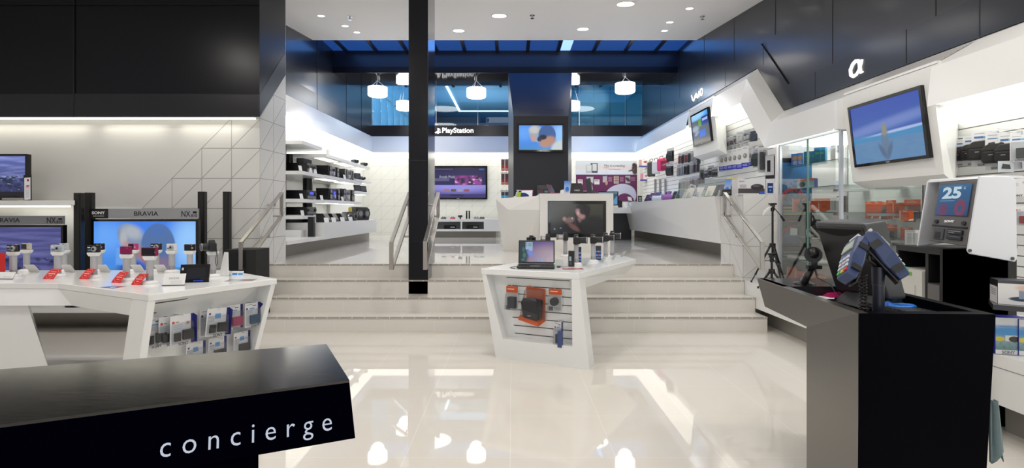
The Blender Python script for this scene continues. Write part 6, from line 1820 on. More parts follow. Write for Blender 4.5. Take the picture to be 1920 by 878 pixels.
orangep = pic('orange_pack_print', [('grad', (0.48, 0.075, 0.035), (0.62, 0.10, 0.025)), ('rect', 0, 0.78, 1, 1, (0.72, 0.10, 0.015)), ('lines', 0.15, 0.84, 0.7, 0.9, 1, (0.75, 0.6, 0.5)), ('ell', 0.95, 0.0, 0.3, 0.18, 0, (0.7, 0.68, 0.66), 0.05), ('lines', 0.1, 0.15, 0.5, 0.3, 2, (0.65, 0.35, 0.25))])
orangeb = pic('orange_box_print', [('grad', (0.62, 0.10, 0.02), (0.66, 0.11, 0.02)), ('rect', 0.04, 0.0, 0.10, 1, (0.7, 0.6, 0.55)), ('rect', 0.3, 0.35, 0.7, 0.75, (0.5, 0.07, 0.02)), ('ell', 0.95, 0.0, 0.3, 0.18, 0, (0.7, 0.68, 0.66), 0.05)])
whitep = pic('plain_white_print', [('grad', (0.70, 0.70, 0.70), (0.72, 0.72, 0.72)), ('rect', 0.15, 0.12, 0.45, 0.8, (0.5, 0.5, 0.5)), ('rect', 0.52, 0.12, 0.85, 0.8, (0.42, 0.42, 0.42)), ('lines', 0.1, 0.88, 0.6, 0.93, 1, (0.2, 0.2, 0.2))])
whitebt = pic('white_top_orange_print', [('grad', (0.62, 0.62, 0.62), (0.62, 0.62, 0.62)), ('rect', 0, 0.74, 1, 1, (0.66, 0.10, 0.02)), ('rect', 0, 0.03, 0.33, 0.2, (0.05, 0.05, 0.05)), ('lines', 0.4, 0.05, 0.9, 0.16, 2, (0.3, 0.3, 0.3)), ('lines', 0.1, 0.83, 0.7, 0.9, 1, (0.8, 0.7, 0.66))])

# on the side of the camera table
nv = V((-0.87, 0.50, 0)).normalized()
Ldir = (V((-1.91, 4.2, 0)) - V((-2.38, 3.385, 0))).normalized()
rzL = math.atan2(Ldir.y, Ldir.x)
def on_left(s, z, off):
    p = PL(s, z, 0.16 - off)
    return p
LP = [(0.13, 0.655, 0.05, sony1, 'two', C_BLACK, 'hanging pack with round purple mark, rearmost by the table corner', 0.15, 0.185),
      (0.22, 0.655, 0.075, sony2, 'two', C_BLACK, 'hanging pack with red mark, behind the front battery pack', 0.15, 0.185),
      (0.28, 0.66, 0.12, sony2, 'two', (0.025, 0.022, 0.02), 'front hanging pack holding a brown-black case and grey strip', 0.16, 0.19),
      (0.53, 0.655, 0.055, sony1, 'box', C_BLACK, 'hanging pack half hidden behind the tilted pack', 0.15, 0.185),
      (0.56, 0.665, 0.12, sony3, 'two', (0.012, 0.012, 0.014), 'tilted hanging pack with black pouch and charger', 0.17, 0.19),
      (0.74, 0.655, 0.06, sony1, 'box', (0.45, 0.07, 0.16), 'hanging pack with a pink camera pouch', 0.13, 0.17),
      (0.88, 0.655, 0.09, sony1, 'box', (0.04, 0.10, 0.17), 'hanging pack with a teal blue camera pouch', 0.13, 0.175)]
for i, (s, z, off, card, prod, pcol, lb, w, h) in enumerate(LP):
    t = pack(on_left(s, z, off), rzL, w, h, card, lb, 'camera accessory packs on the table side', prod, pcol, text='SONY', side=(0.03, 0.035, 0.2) if i in (2, 4, 6) else None, d=0.03)
    if i == 4: t.rotation_euler = (0, R(5), rzL)
for s, lb in ((0.28, 'under the first packs'), (0.56, 'under the tilted pack'), (0.88, 'of the teal pouch')):
    hook(on_left(s, 0.668, 0.003), rzL, 0.14, 'white prong hook on the camera table side, ' + lb, 'hooks on the camera table side')
for s, lb in ((0.46, 'partly hidden by the desk'), (0.64, 'middle, low on the table side'), (0.86, 'with blue band, low on the table side')):
    pack(on_left(s, 0.425, 0.07), rzL, 0.14, 0.17, sony3, 'lower hanging pack ' + lb, 'lower packs on the camera table side', 'box', C_BLACK, d=0.025)
    hook(on_left(s, 0.434, 0.003), rzL, 0.14, 'lower prong hook ' + lb, 'hooks on the camera table side')

# on the front of the middle table
Cdir = (V((0.59, 4.57, 0)) - V((-0.296, 4.95, 0))).normalized()
rzC = math.atan2(Cdir.y, Cdir.x)
def on_mid(px, py, off):
    d = V(((px - 960) / F, 1, -(py - 397) / F))
    nc = V((0.39, 0.92, 0)).normalized()
    o0 = PC(0.5, 0.5, 0.13 - off)
    n2 = nc
    tt_ = (o0 - V((0, 0, EYE))).dot(n2) / d.dot(n2)
    return V((0, 0, EYE)) + d * tt_
t = pack(on_mid(960, 540, 0.05), rzC, 0.12, 0.215, whitebt, 'clear hanging box with black clip case and orange header', 'accessories on the middle table front', 'box', (0.03, 0.035, 0.05), d=0.07, pz=0.5)
t = pack(on_mid(1041, 545, 0.05), rzC, 0.125, 0.19, whitebt, 'clear hanging box with small black case and orange header', 'accessories on the middle table front', 'round', (0.02, 0.02, 0.022), d=0.08)
t = empty('case_box', on_mid(998, 541, 0.03), rzC, 'large orange hanging box with a black camera case', 'box', 'accessories on the middle table front')
MB().slab([(-0.06, 0, 0.02), (0.13, 0, 0.0), (0.13, 0, -0.30), (-0.06, 0, -0.28)], [(-0.06, 0.003, 0.02), (0.13, 0.003, 0.0), (0.13, 0.003, -0.30), (-0.06, 0.003, -0.28)], cmat((0.55, 0.09, 0.02))).build('backing', t)
MB().hull([(-0.10, -0.10, -0.285), (0.10, -0.11, -0.33), (0.13, 0, -0.30), (-0.08, 0, -0.27), (-0.10, -0.10, -0.255), (0.10, -0.11, -0.295), (0.13, 0, -0.27), (-0.08, 0, -0.24)], cmat((0.62, 0.10, 0.02))).build('tray', t)
MB().hull([(-0.06, -0.09, -0.26), (0.085, -0.10, -0.285), (0.10, -0.01, -0.27), (-0.05, -0.01, -0.25), (-0.085, -0.09, -0.12), (0.08, -0.10, -0.10), (0.11, -0.01, -0.10), (-0.06, -0.01, -0.10), (-0.06, -0.08, -0.08), (0.06, -0.08, -0.075)], mat('case_black', (0.02, 0.02, 0.024), 0.45)).build('camera_case', t, bevel=0.008)
MB().text('SONY', (0.01, -0.105, -0.24), (1, 0, 0), (0, 0, 1), 0.035, lgrey, 0.02, depth=0.001).build('lettering', t)
MB().hull([(-0.09, -0.105, -0.27), (0.10, -0.115, -0.30), (0.13, -0.001, -0.28), (-0.08, -0.001, -0.25), (-0.06, -0.06, -0.02), (0.08, -0.06, -0.03), (0.12, -0.001, -0.01), (-0.06, -0.001, 0.0)], clr).build('clear_cover', t)
t = pack(on_mid(1047, 607, 0.05), rzC, 0.085, 0.20, sony1, 'narrow hanging pack with navy booklet, lowest on the middle table front', 'accessories on the middle table front', 'box', (0.03, 0.03, 0.035), d=0.05, side=(0.02, 0.03, 0.2), text='SONY')
MB().bb(0.015, 0.055, -0.075, -0.03, -0.20, -0.055, cmat((0.05, 0.08, 0.22))).build('booklet', t, bevel=0.002)
for px, py, lb in ((962, 535, 'clip case'), (1001, 538, 'large orange box'), (1042, 541, 'small black case'), (1050, 603, 'navy booklet pack')):
    hook(on_mid(px, py, 0.003), rzC, 0.05, 'white hook on the middle table holding the ' + lb, 'hooks on the middle table front')

# ---- accessory wall over the long counter (faces the aisle)
RW = -HPI
def onw(px, py, X=3.86):
    return atX(px, py, X)
COLS = {'k': (0.012, 0.012, 0.014), 's': (0.35, 0.36, 0.38), 'p': (0.10, 0.02, 0.07), 'r': (0.30, 0.02, 0.03), 'w': (0.62, 0.62, 0.63), 'g': (0.10, 0.10, 0.11)}
silp = pic('silver_pack_print', [('grad', (0.45, 0.46, 0.50), (0.55, 0.56, 0.60)), ('rect', 0.1, 0.05, 0.5, 0.6, (0.12, 0.12, 0.14)), ('lines', 0.1, 0.75, 0.8, 0.9, 2, (0.2, 0.22, 0.3))])
darkp = pic('dark_pack_print', [('grad', (0.02, 0.02, 0.024), (0.03, 0.03, 0.035)), ('rect', 0, 0.8, 1, 1, (0.5, 0.5, 0.53)), ('lines', 0.2, 0.2, 0.7, 0.4, 2, (0.3, 0.3, 0.32))])
ORD = ['first', 'second', 'third', 'fourth', 'fifth', 'sixth', 'seventh', 'eighth', 'ninth', 'tenth']
def small_row(xs_, y0_, hgt, cols, where, Xp=3.80, w=0.10, prod='tall'):
    for i, px in enumerate(xs_):
        c = cols[i % len(cols)]
        p = atX(px, y0_ + (px - xs_[0]) * (-0.19), Xp)
        hm = hgt * p.y / F
        nm = {'k': 'black', 's': 'silver', 'p': 'purple', 'r': 'red', 'w': 'white', 'g': 'grey'}[c]
        pack(p, RW + R(28), w, hm, darkp if c == 'k' and i % 2 else silp, '%s pack, %s from the back in the %s' % (nm, ORD[i], where), 'small packs on the ' + where,
             prod, COLS[c], d=0.03)
small_row([1275, 1281, 1287, 1293, 1299], 288, 20, 'rkrks', 'top row beside the menu television', prod='tall')
small_row([1273, 1279, 1285, 1291, 1297, 1303, 1309], 309, 22, 'sskkspk', 'middle row under the menu television', w=0.11)
small_row([1276, 1282, 1288, 1294, 1300, 1306], 338, 19, 'kkkrps', 'bottom row just over the tablets', w=0.10)
small_row([1304, 1310], 290, 18, 'sk', 'end of the top row under the fascia', w=0.10)
small_row([1312, 1318], 331, 15, 'rg', 'bottom row end under the menu television', w=0.10)
# laptop sleeves hanging by handles
def sleeve(px, py, hpx, col, label, w=0.25):
    p = atX(px, py, 3.72)
    h = hpx * p.y / F
    t = empty('laptop_sleeve', p, RW + R(35), label, 'sleeve', 'laptop sleeves hanging on the wall')
    cm = cmat(col, 0.7)
    MB().hull([(-w * .5, 0, -h * .95), (w * .5, 0, -h * .95), (-w * .42, 0, -h), (w * .42, 0, -h), (-w * .5, 0, -h * .22), (w * .5, 0, -h * .22), (-w * .38, 0, -h * .12), (w * .38, 0, -h * .12)] +
              [(-w * .46, -0.05, -h * .93), (w * .46, -0.05, -h * .93), (-w * .46, -0.05, -h * .22), (w * .46, -0.05, -h * .22)], cm).build('body', t, bevel=0.012, seg=2)
    MB().tube([(-w * .2, -0.02, -h * .12), (-w * .18, -0.02, -h * .03), (0, -0.02, 0.0), (w * .18, -0.02, -h * .03), (w * .2, -0.02, -h * .12)], 0.008, black, n=6).build('handle', t)
    return t
sleeve(1248, 296, 24, (0.30, 0.01, 0.05), 'dark red laptop sleeve behind the pink one')
sleeve(1241, 293, 28, (0.70, 0.03, 0.16), 'bright pink laptop sleeve hanging beside the white one')
sleeve(1231, 297, 30, (0.60, 0.60, 0.62), 'white laptop sleeve hanging beside the black one')
sleeve(1222, 298, 34, C_BLACK, 'black laptop sleeve nearest the back corner')
for i, (px, py, hp, lb) in enumerate(((1257, 279, 24, 'upper black pouch pack between the sleeves and small packs'), (1256, 308, 22, 'lower black pouch pack between the sleeves and small packs'))):
    p = atX(px, py, 3.75)
    pack(p, RW + R(30), 0.22, hp * p.y / F, darkp, lb, 'black pouch packs', 'bag', C_BLACK, d=0.05)
# slim display channels
for i, px in enumerate((1227, 1236, 1246)):
    p = atX(px, 336, 3.85)
    t = empty('display_rail', p, RW, 'vertical grey metal rail, %s from the back wall' % ORD[i], 'rail', 'vertical metal rails under the sleeves')
    MB().bb(-0.03, 0.03, 0, 0.03, -0.40, 0, mgrey).build('channel', t)
    MB().bb(-0.006, 0.006, -0.004, 0, -0.39, -0.01, silver).build('insert', t)
# black cases under the pod
for i, (px, py, hp) in enumerate(((1318, 316, 18), (1325, 318, 16), (1333, 312, 20), (1340, 316, 16))):
    p = atX(px, py, 3.78)
    pack(p, RW + R(30), 0.13, hp * p.y / F, darkp, 'black case pack under the menu television, %s from the back wall' % ORD[i], 'black case packs', 'box', C_BLACK, d=0.05)
t = empty('wire_rack', atX(1297, 322, 3.7), RW, 'clear horizontal display arm beside the pink sleeve', 'arm')
t.location = atX(1252, 305, 3.6)
MB().bb(-0.5, 0.35, 0, 0.04, -0.03, 0, clr).build('arm', t)
# purple pouches, white earphones
for i, (px, py) in enumerate(((1356, 262), (1363.5, 260), (1371.5, 257))):
    p = atX(px, py, 3.80)
    pack(p, RW + R(25), 0.105, 16 * p.y / F, silp, 'purple earphone pack, %s from the menu television' % ORD[i], 'purple packs', 'box', (0.16, 0.05, 0.13), d=0.03)
p = atX(1380, 252, 3.80); pack(p, RW + R(25), 0.11, 18 * p.y / F, darkp, 'black pack between the purple and the white ones', None, 'box', C_BLACK, d=0.03)
for i, (px, py) in enumerate(((1388.5, 248), (1402, 244))):
    p = atX(px, py, 3.80)
    pack(p, RW + R(25), 0.17, 20 * p.y / F, silp, 'white accessory pack, %s after the black one in the top row' % ORD[i], 'white packs in the top row', 'two', (0.62, 0.62, 0.62), d=0.04)
p = atX(1413, 243, 3.80); pack(p, RW + R(25), 0.14, 22 * p.y / F, darkp, 'dark blue pack at the end of the top row by the fascia', None, 'box', (0.04, 0.07, 0.13), d=0.05)
for i, px in enumerate((1355, 1361, 1368, 1376, 1390)):
    p = atX(px, 281 - i * 2.6, 3.80)
    pack(p, RW + R(25), 0.08, 7 * p.y / F, silp, 'tiny clear pack above the mouse boxes, %s from the menu television' % ORD[i], 'tiny clear packs', 'round', (0.6, 0.6, 0.6), d=0.03)
mousep = pic('mouse_box_print', [('grad', (0.68, 0.68, 0.70), (0.72, 0.72, 0.73)), ('rect', 0, 0, 1, 0.22, (0.02, 0.03, 0.42)), ('ell', 0.5, 0.55, 0.28, 0.12, 0, (0.22, 0.22, 0.20), 0.15), ('ell', 0.42, 0.58, 0.12, 0.05, 0, (0.45, 0.45, 0.42), 0.5), ('lines', 0.2, 0.85, 0.8, 0.92, 1, (0.4, 0.42, 0.5)), ('lines', 0.15, 0.05, 0.8, 0.17, 2, (0.3, 0.35, 0.6))])
for i, (px, y0_, hp, w) in enumerate(((1353.5, 287, 33, 0.12), (1361, 285, 34, 0.12), (1369, 283, 35, 0.12), (1377.5, 281, 36, 0.12), (1386.5, 279, 38, 0.12), (1397, 276, 38, 0.13))):
    p = atX(px, y0_, 3.76)
    pack(p, RW + R(32), w, hp * p.y / F, mousep, 'white mouse box with blue base, %s from the menu television' % ORD[i], 'white mouse boxes', None, name='mouse_box', cat='box')
p = atX(1407, 278, 3.84); pack(p, RW + R(5), 0.12, 0.29, mousep, 'white box with blue base, side on, last of the mouse boxes', 'white mouse boxes', None, name='mouse_box', cat='box')
p = atX(1419, 280, 3.75); t = pack(p, RW + R(30), 0.14, 34 * p.y / F, silp, 'clear pack with black headphones beside the mouse boxes', None, 'bag', (0.02, 0.035, 0.035), d=0.06)
p = atX(1430, 272, 3.72); t = pack(p, RW + R(35), 0.15, 52 * p.y / F, whitep, 'tall white pack with grey diamond panel', None, 'tall', (0.08, 0.08, 0.09), d=0.04)
p = atX(1443, 292, 3.70)
bwp = pic('black_white_box_print', [('grad', (0.6, 0.6, 0.62), (0.6, 0.6, 0.62)), ('rect', 0, 0, 1, 0.15, (0.02, 0.02, 0.02)), ('rect', 0.2, 0.3, 0.6, 0.8, (0.02, 0.02, 0.022))])
t = empty('hanging_box', p, RW + R(38), 'black and white boxed accessory hanging last by the glass cabinet', 'box')
MB().bb(-0.06, 0.06, 0.001, 0.08, -0.33, 0, cmat(C_BLACK)).build('box', t, bevel=0.002)
MB().quad([(-0.06, 0, -0.33), (0.06, 0, -0.33), (0.06, 0, 0), (-0.06, 0, 0)], bwp).build('print', t)
for i, (px, py) in enumerate(((1436, 284),)):
    hook(atX(px, py, 3.88), RW, 0.2, 'white hook beside the diamond pack', None)

# corner boxes on acrylic shelves
hp_p = pic('red_white_box_print', [('grad', (0.72, 0.70, 0.70), (0.74, 0.73, 0.72)), ('rect', 0, 0, 1, 0.18, (0.03, 0.04, 0.38)), ('ell', 0.62, 0.68, 0.18, 0.12, 0, (0.45, 0.03, 0.02), 0.2), ('rect', 0, 0.18, 0.28, 1, (0.55, 0.32, 0.30))])
hp_q = pic('pink_white_box_print', [('grad', (0.72, 0.70, 0.70), (0.74, 0.73, 0.72)), ('rect', 0, 0, 1, 0.18, (0.03, 0.04, 0.38)), ('ell', 0.6, 0.66, 0.16, 0.10, 0, (0.35, 0.05, 0.12), 0.3), ('rect', 0, 0.18, 0.3, 1, (0.62, 0.25, 0.35))])
for px, py, pr_, lb in ((1208, 313, hp_p, 'upper'), (1210.5, 339, hp_q, 'lower')):
    p = at(px, py, 14.9)
    t = empty('clear_shelf', p, 0, '%s clear shelf in the back corner holding a boxed headset' % lb, 'shelf')
    MB().bb(-0.17, 0.17, -0.02, 0.25, -0.01, 0, clr).build('shelf_plate', t)
    carton(0, 0, 0.30, 0.14, 0.21, 0, pr_, (0.7, 0.68, 0.68), '%s white boxed headset with blue base in the back corner' % lb, p=p + V((0, 0.02, 0.0)), group='boxed headsets')

# ---- things on the long counter
ZC = 1.62
def cnt(px, X=3.08):
    Y = X * F / (px - 960)
    return V((X, Y, ZC))
def tablet(p, rz, w, h, frame, face, label, lean=30, name='e_reader', group='e-readers on the long counter', cat='e-reader'):
    t = empty(name, p, rz, label, cat, group)
    L_ = Matrix.Rotation(R(-lean), 4, 'X')
    MB().box((0, 0, h / 2 + 0.01), (w, 0.010, h), cmat(frame, 0.3), x=L_).build('case', t, bevel=0.003)
    m = MB()
    m.quad([L_ @ V(q) for q in ((-w / 2 + 0.012, -0.0056, 0.03), (w / 2 - 0.012, -0.0056, 0.03), (w / 2 - 0.012, -0.0056, h - 0.004), (-w / 2 + 0.012, -0.0056, h - 0.004))], face)
    m.build('display', t)
    MB().hull([(-0.03, -0.01, 0), (0.03, -0.01, 0), (-0.03, 0.09, 0), (0.03, 0.09, 0), (-0.02, 0.04, h * .5), (0.02, 0.04, h * .5)], clr).build('rest', t)
    return t
e_dark = pic('dark_page', [('grad', (0.02, 0.02, 0.03), (0.06, 0.05, 0.08))])
e_blue = pic('blue_page', [('grad', (0.05, 0.07, 0.15), (0.09, 0.11, 0.20))])
e_pur = pic('purple_page', [('grad', (0.03, 0.02, 0.10), (0.10, 0.06, 0.20))])
e_cream = pic('cream_page', [('grad', (0.50, 0.49, 0.42), (0.60, 0.58, 0.50))])
for px, w, h, fr, fc, lb in ((1211, 0.15, 0.22, C_BLACK, e_dark, 'black e-reader, first from the corner'), (1218, 0.17, 0.26, (0.30, 0.03, 0.06), e_pur, 'red framed e-reader near the corner'),
                             (1228, 0.17, 0.26, (0.03, 0.05, 0.16), e_pur, 'navy e-reader behind the white roll'), (1247, 0.17, 0.24, (0.03, 0.15, 0.22), e_dark, 'teal framed e-reader behind the purple roll'),
                             (1262, 0.15, 0.22, (0.10, 0.04, 0.08), e_dark, 'plum e-reader beside the purple roll'), (1271, 0.19, 0.27, (0.30, 0.55, 0.02), e_blue, 'lime green framed e-reader'),
                             (1289, 0.20, 0.27, (0.30, 0.30, 0.28), e_cream, 'silver e-reader with blank cream page'), (1306, 0.18, 0.25, (0.40, 0.40, 0.36), e_cream, 'pale e-reader behind the curved silver stand'),
                             (1327, 0.19, 0.26, (0.10, 0.14, 0.02), e_cream, 'green edged e-reader with reflection, by the clear holder'), (1347, 0.20, 0.24, (0.02, 0.02, 0.022), e_dark, 'large black tablet leaning back near the tiled block')):
    tablet(cnt(px), R(-62), w * .95, h * .85, fr, fc, lb)
def roll(px, c, lb):
    p = cnt(px, 3.0)
    t = empty('roll_stand', p, 0, lb, 'stand')
    MB().cyl((-0.10, 0, 0.055), (0.10, -0.0, 0.055), 0.055, n=18, m=cmat(c, 0.4)).build('roll', t, bevel=0.01)
    return t
roll(1232, (0.55, 0.62, 0.70), 'pale blue roll shaped holder on the long counter')
rp = roll(1251, (0.30, 0.12, 0.42), 'purple roll shaped holder with upright fin')
MB().hull([(-0.03, -0.02, 0.09), (0.05, -0.02, 0.09), (0.0, 0.02, 0.17), (0.07, 0.02, 0.19), (0.05, 0.02, 0.09)], cmat((0.30, 0.10, 0.42), 0.4)).build('fin', rp, bevel=0.008)
p = cnt(1303, 3.0)
t = empty('curved_stand', p, R(-30), 'curved silver gadget stand between the pale e-readers', 'stand')
MB().tube([(0.0, 0, 0.02), (0.02, 0, 0.12), (0.0, 0, 0.20), (-0.06, 0, 0.22), (-0.10, 0, 0.17)], 0.016, mat('satin_silver', (0.5, 0.5, 0.52), 0.3, 0.7), n=10).build('arc', t)
MB().lathe([(0.06, 0), (0.06, 0.02), (0.02, 0.03)], mat('satin_silver', (0.5, 0.5, 0.52), 0.3, 0.7), n=20).build('base', t)
p = cnt(1335, 3.58)
t = empty('brochure_holder', p, R(-20), 'clear acrylic panel standing behind the e-readers', 'holder')
MB().bb(-0.55, 0.45, 0, 0.006, 0, 0.36, clrt).bb(-0.55, 0.45, -0.10, 0, 0, 0.006, clrt).build('panel', t)
brp = pic('blue_brochure_print', [('grad', (0.6, 0.62, 0.66), (0.03, 0.20, 0.62)), ('ell', 0.5, 0.35, 0.3, 0.2, 0, (0.02, 0.15, 0.55), 0.2), ('lines', 0.1, 0.1, 0.9, 0.25, 3, (0.2, 0.25, 0.4))])
yep = pic('yellow_brochure_print', [('grad', (0.55, 0.50, 0.25), (0.60, 0.55, 0.20)), ('rect', 0.1, 0.1, 0.9, 0.4, (0.4, 0.4, 0.4))])
def brochure(p, rz, w, h, face, label, lean=18):
    t = empty('brochure', p, rz, label, 'brochure')
    L_ = Matrix.Rotation(R(-lean), 4, 'X')
    MB().box((0, 0.003, h / 2), (w, 0.004, h), paper, x=L_).build('paper', t)
    m = MB(); m.quad([L_ @ V(q) for q in ((-w / 2, 0, 0), (w / 2, 0, 0), (w / 2, 0, h), (-w / 2, 0, h))], face); m.build('print', t)
brochure(cnt(1360, 3.1), R(-60), 0.11, 0.27, brp, 'narrow blue and white brochure on the long counter')
brochure(cnt(1373, 3.35), R(-20), 0.16, 0.33, yep, 'yellow brochure behind the black projector')
nb = pic('navy_panel_print', [('grad', (0.01, 0.03, 0.12), (0.01, 0.025, 0.10))])
brochure(cnt(1374, 3.2), R(-30), 0.22, 0.27, nb, 'wide navy panel leaning behind the black projector', 25)
p = cnt(1372, 3.02)
t = empty('projector', p, R(-15), 'flat black projector on the end of the long counter', 'projector')
MB().hull([(-0.14, -0.10, 0.01), (0.14, -0.10, 0.01), (-0.14, 0.14, 0.01), (0.14, 0.14, 0.01), (-0.13, -0.09, 0.085), (0.13, -0.09, 0.085), (-0.13, 0.13, 0.10), (0.13, 0.13, 0.10)], black).build('housing', t, bevel=0.01)
MB().cyl((-0.06, -0.098, 0.05), (-0.06, -0.108, 0.05), 0.03, n=20, m=glassy).build('lens', t)
MB().bb(-0.12, 0.12, -0.08, 0.12, 0.0, 0.011, blackm).build('foot', t)
prb = pic('projector_box_print', [('grad', (0.66, 0.64, 0.65), (0.72, 0.71, 0.73)), ('rect', 0.0, 0.05, 0.97, 0.40, (0.06, 0.045, 0.05)), ('ell', 0.70, 0.48, 0.24, 0.20, 0, (0.025, 0.022, 0.028), 0.1), ('rect', 0.05, 0.42, 0.3, 0.65, (0.45, 0.44, 0.46)), ('ell', 0.66, 0.55, 0.12, 0.05, 0, (0.12, 0.12, 0.14), 0.5), ('rect', 0.78, 0.08, 0.97, 0.2, (0.03, 0.10, 0.55)), ('rect', 0, 0, 1, 0.05, (0.6, 0.6, 0.6))])
p = V((wx(1384, 6.78), 6.78, ZC)) + V((0.18, 0, 0))
carton(0, 0, 0.36, 0.20, 0.21, 0, prb, (0.66, 0.65, 0.68), 'white SONY projector box on the tiled block', p=p, text=('SONY', -0.36, 0.84, 0.2), tcol=(0.05, 0.05, 0.05))
wbs = pic('white_blue_box_print', [('grad', (0.66, 0.66, 0.70), (0.68, 0.68, 0.72)), ('rect', 0.15, 0.10, 0.85, 0.75, (0.01, 0.03, 0.16)), ('rect', 0.25, 0.45, 0.75, 0.55, (0.4, 0.5, 0.7)), ('ell', 0.5, 0.28, 0.12, 0.06, 0, (0.05, 0.3, 0.7), 0.3)])
carton(0, 0, 0.11, 0.20, 0.208, 0, wbs, (0.68, 0.68, 0.72), 'narrow end of a white box with navy picture beside the projector box', p=p + V((0.242, 0, 0)))
t = empty('leaflet', V((wx(1400, 6.70), 6.68, ZC + 0.001)), R(5), 'white leaflets lying before the projector box', 'leaflet')
MB().bb(-0.12, 0.12, -0.06, 0.075, 0, 0.012, paper).build('paper', t)
t = empty('small_sign', V((wx(1200, 13.0), 13.0, 1.50)), 0, 'small black sign with white figures in the counter corner', 'sign')
sgp = pic('black_sign_print', [('grad', (0.015, 0.015, 0.015), (0.015, 0.015, 0.015)), ('lines', 0.2, 0.15, 0.8, 0.85, 4, (0.5, 0.5, 0.5))])
MB().bb(-0.05, 0.05, 0, 0.02, 0, 0.30, black).build('board', t)
MB().quad([(-0.05, -0.001, 0), (0.05, -0.001, 0), (0.05, -0.001, 0.30), (-0.05, -0.001, 0.30)], sgp).build('print', t)
# corner worktop goods
YM = 12.6
t = screen_thing('monitor', 'flat monitor with blue-green picture on the corner worktop', 'monitor', V((wx(1140, YM), YM, 1.72)), 0.50, 0.34,
                 pic('office_screen', [('grad', (0.04, 0.10, 0.18), (0.03, 0.09, 0.12)), ('rect', 0, 0.93, 1, 1, (0.3, 0.4, 0.5)), ('ell', 0.95, 0.2, 0.2, 0.7, -20, (0.12, 0.28, 0.50), 0.1), ('rect', 0.03, 0.7, 0.1, 0.78, (0.2, 0.4, 0.6))], emit=0.9), bez=0.022, brand=False)
MB().bb(-0.04, 0.04, 0.01, 0.05, -0.20, -0.1, black).bb(-0.12, 0.12, -0.06, 0.12, -0.219, -0.20, black).build('stand', t)
t = empty('desktop_speaker', V((wx(1163.5, 12.5), 12.5, 1.50)), 0, 'small black desktop speaker beside the monitor', 'speaker')
MB().bb(-0.045, 0.045, 0, 0.10, 0, 0.17, black).build('cabinet', t, bevel=0.006)
for zz, rr in ((0.055, 0.032), (0.125, 0.022)):
    MB().cyl((0, 0, zz), (0, -0.006, zz), rr, n=18, m=dgrey).cyl((0, -0.006, zz), (0, -0.0065, zz), rr * 0.7, n=18, m=blackm).build('speaker_cone', t)
t = empty('e_reader', V((wx(1180, 12.45), 12.45, 1.50)), 0, 'e-reader tilted on a thin post in front of the purple poster', 'e-reader')
MB().cyl((0, 0, 0.03), (0, 0, 0.16), 0.022, n=12, m=lgrey).build('post', t)
MB().hull([(-0.05, -0.04, 0), (0.05, -0.04, 0), (-0.05, 0.05, 0), (0.05, 0.05, 0), (-0.04, -0.02, 0.05), (0.04, 0.03, 0.05)], white).build('base', t, bevel=0.004)
Lr = Matrix.Translation((0.01, 0, 0.20)) @ Matrix.Rotation(R(-42), 4, 'X') @ Matrix.Rotation(R(14), 4, 'Z')
MB().box((0, 0, 0), (0.125, 0.01, 0.155), dgrey, x=Lr).build('case', t, bevel=0.002)
MB().box((0, -0.006, 0.005), (0.095, 0.002, 0.12), lgrey, x=Lr).build('display', t)
# ---- island counter goods
ZI, ZJ = 1.63, 1.712
def laptop(p, rz, w, col, face, label, h=None, lean=20, d=0.2):
    t = empty('laptop', p, rz, label, 'laptop')
    h = h or w * 0.66
    cm = cmat(col, 0.3)
    MB().bb(-w / 2, w / 2, -d, 0, 0, 0.018, cm).build('base', t, bevel=0.003)
    MB().bb(-w / 2 + 0.015, w / 2 - 0.015, -d * 0.6, -0.02, 0.018, 0.020, blackm).build('keyboard', t)
    L_ = Matrix.Translation((0, 0, 0.016)) @ Matrix.Rotation(R(-lean), 4, 'X')
    MB().box((0, 0, h / 2), (w, 0.010, h), cm, x=L_).build('lid', t, bevel=0.003)
    m = MB(); m.quad([L_ @ V(q) for q in ((-w / 2 + 0.012, -0.0056, 0.014), (w / 2 - 0.012, -0.0056, 0.014), (w / 2 - 0.012, -0.0056, h - 0.012), (-w / 2 + 0.012, -0.0056, h - 0.012))], face)
    m.build('screen', t)
    return t
pinkscr = pic('white_blue_wallpaper', [('grad', (0.75, 0.78, 0.8), (0.8, 0.82, 0.84)), ('ell', 0.15, 0.1, 0.6, 0.55, -25, (0.01, 0.02, 0.14), 0.05)], emit=0.9)
laptop(V((wx(987, 9.5), 9.5, ZI + .005)), R(-14), 0.23, (0.35, 0.06, 0.10), pinkscr, 'pink netbook with a white and navy wallpaper on the island counter', lean=24, h=0.165)
t = empty('green_roll', V((wx(973, 9.6), 9.6, ZI)), 0, 'lime green cylinder behind the white stand on the island counter', 'cylinder')
MB().cyl((0, 0, 0.0), (0, 0, 0.13), 0.055, n=20, m=cmat((0.35, 0.58, 0.02), 0.4)).build('roll', t, bevel=0.006)
t = empty('phone_stand', V((wx(966, 9.3), 9.3, ZI)), R(20), 'white gadget stand with tilted holder on the island counter', 'stand')
MB().hull([(-0.05, -0.05, 0), (0.05, -0.05, 0), (-0.05, 0.05, 0), (0.05, 0.05, 0), (-0.02, 0, 0.05), (0.04, 0.02, 0.05)], white).build('base', t, bevel=0.005)
MB().tube([(0.01, 0, 0.045), (0.03, 0, 0.10), (0.06, 0, 0.15)], 0.014, lgrey, n=8).box((0.07, 0, 0.155), (0.09, 0.02, 0.014), lgrey).build('arm', t)
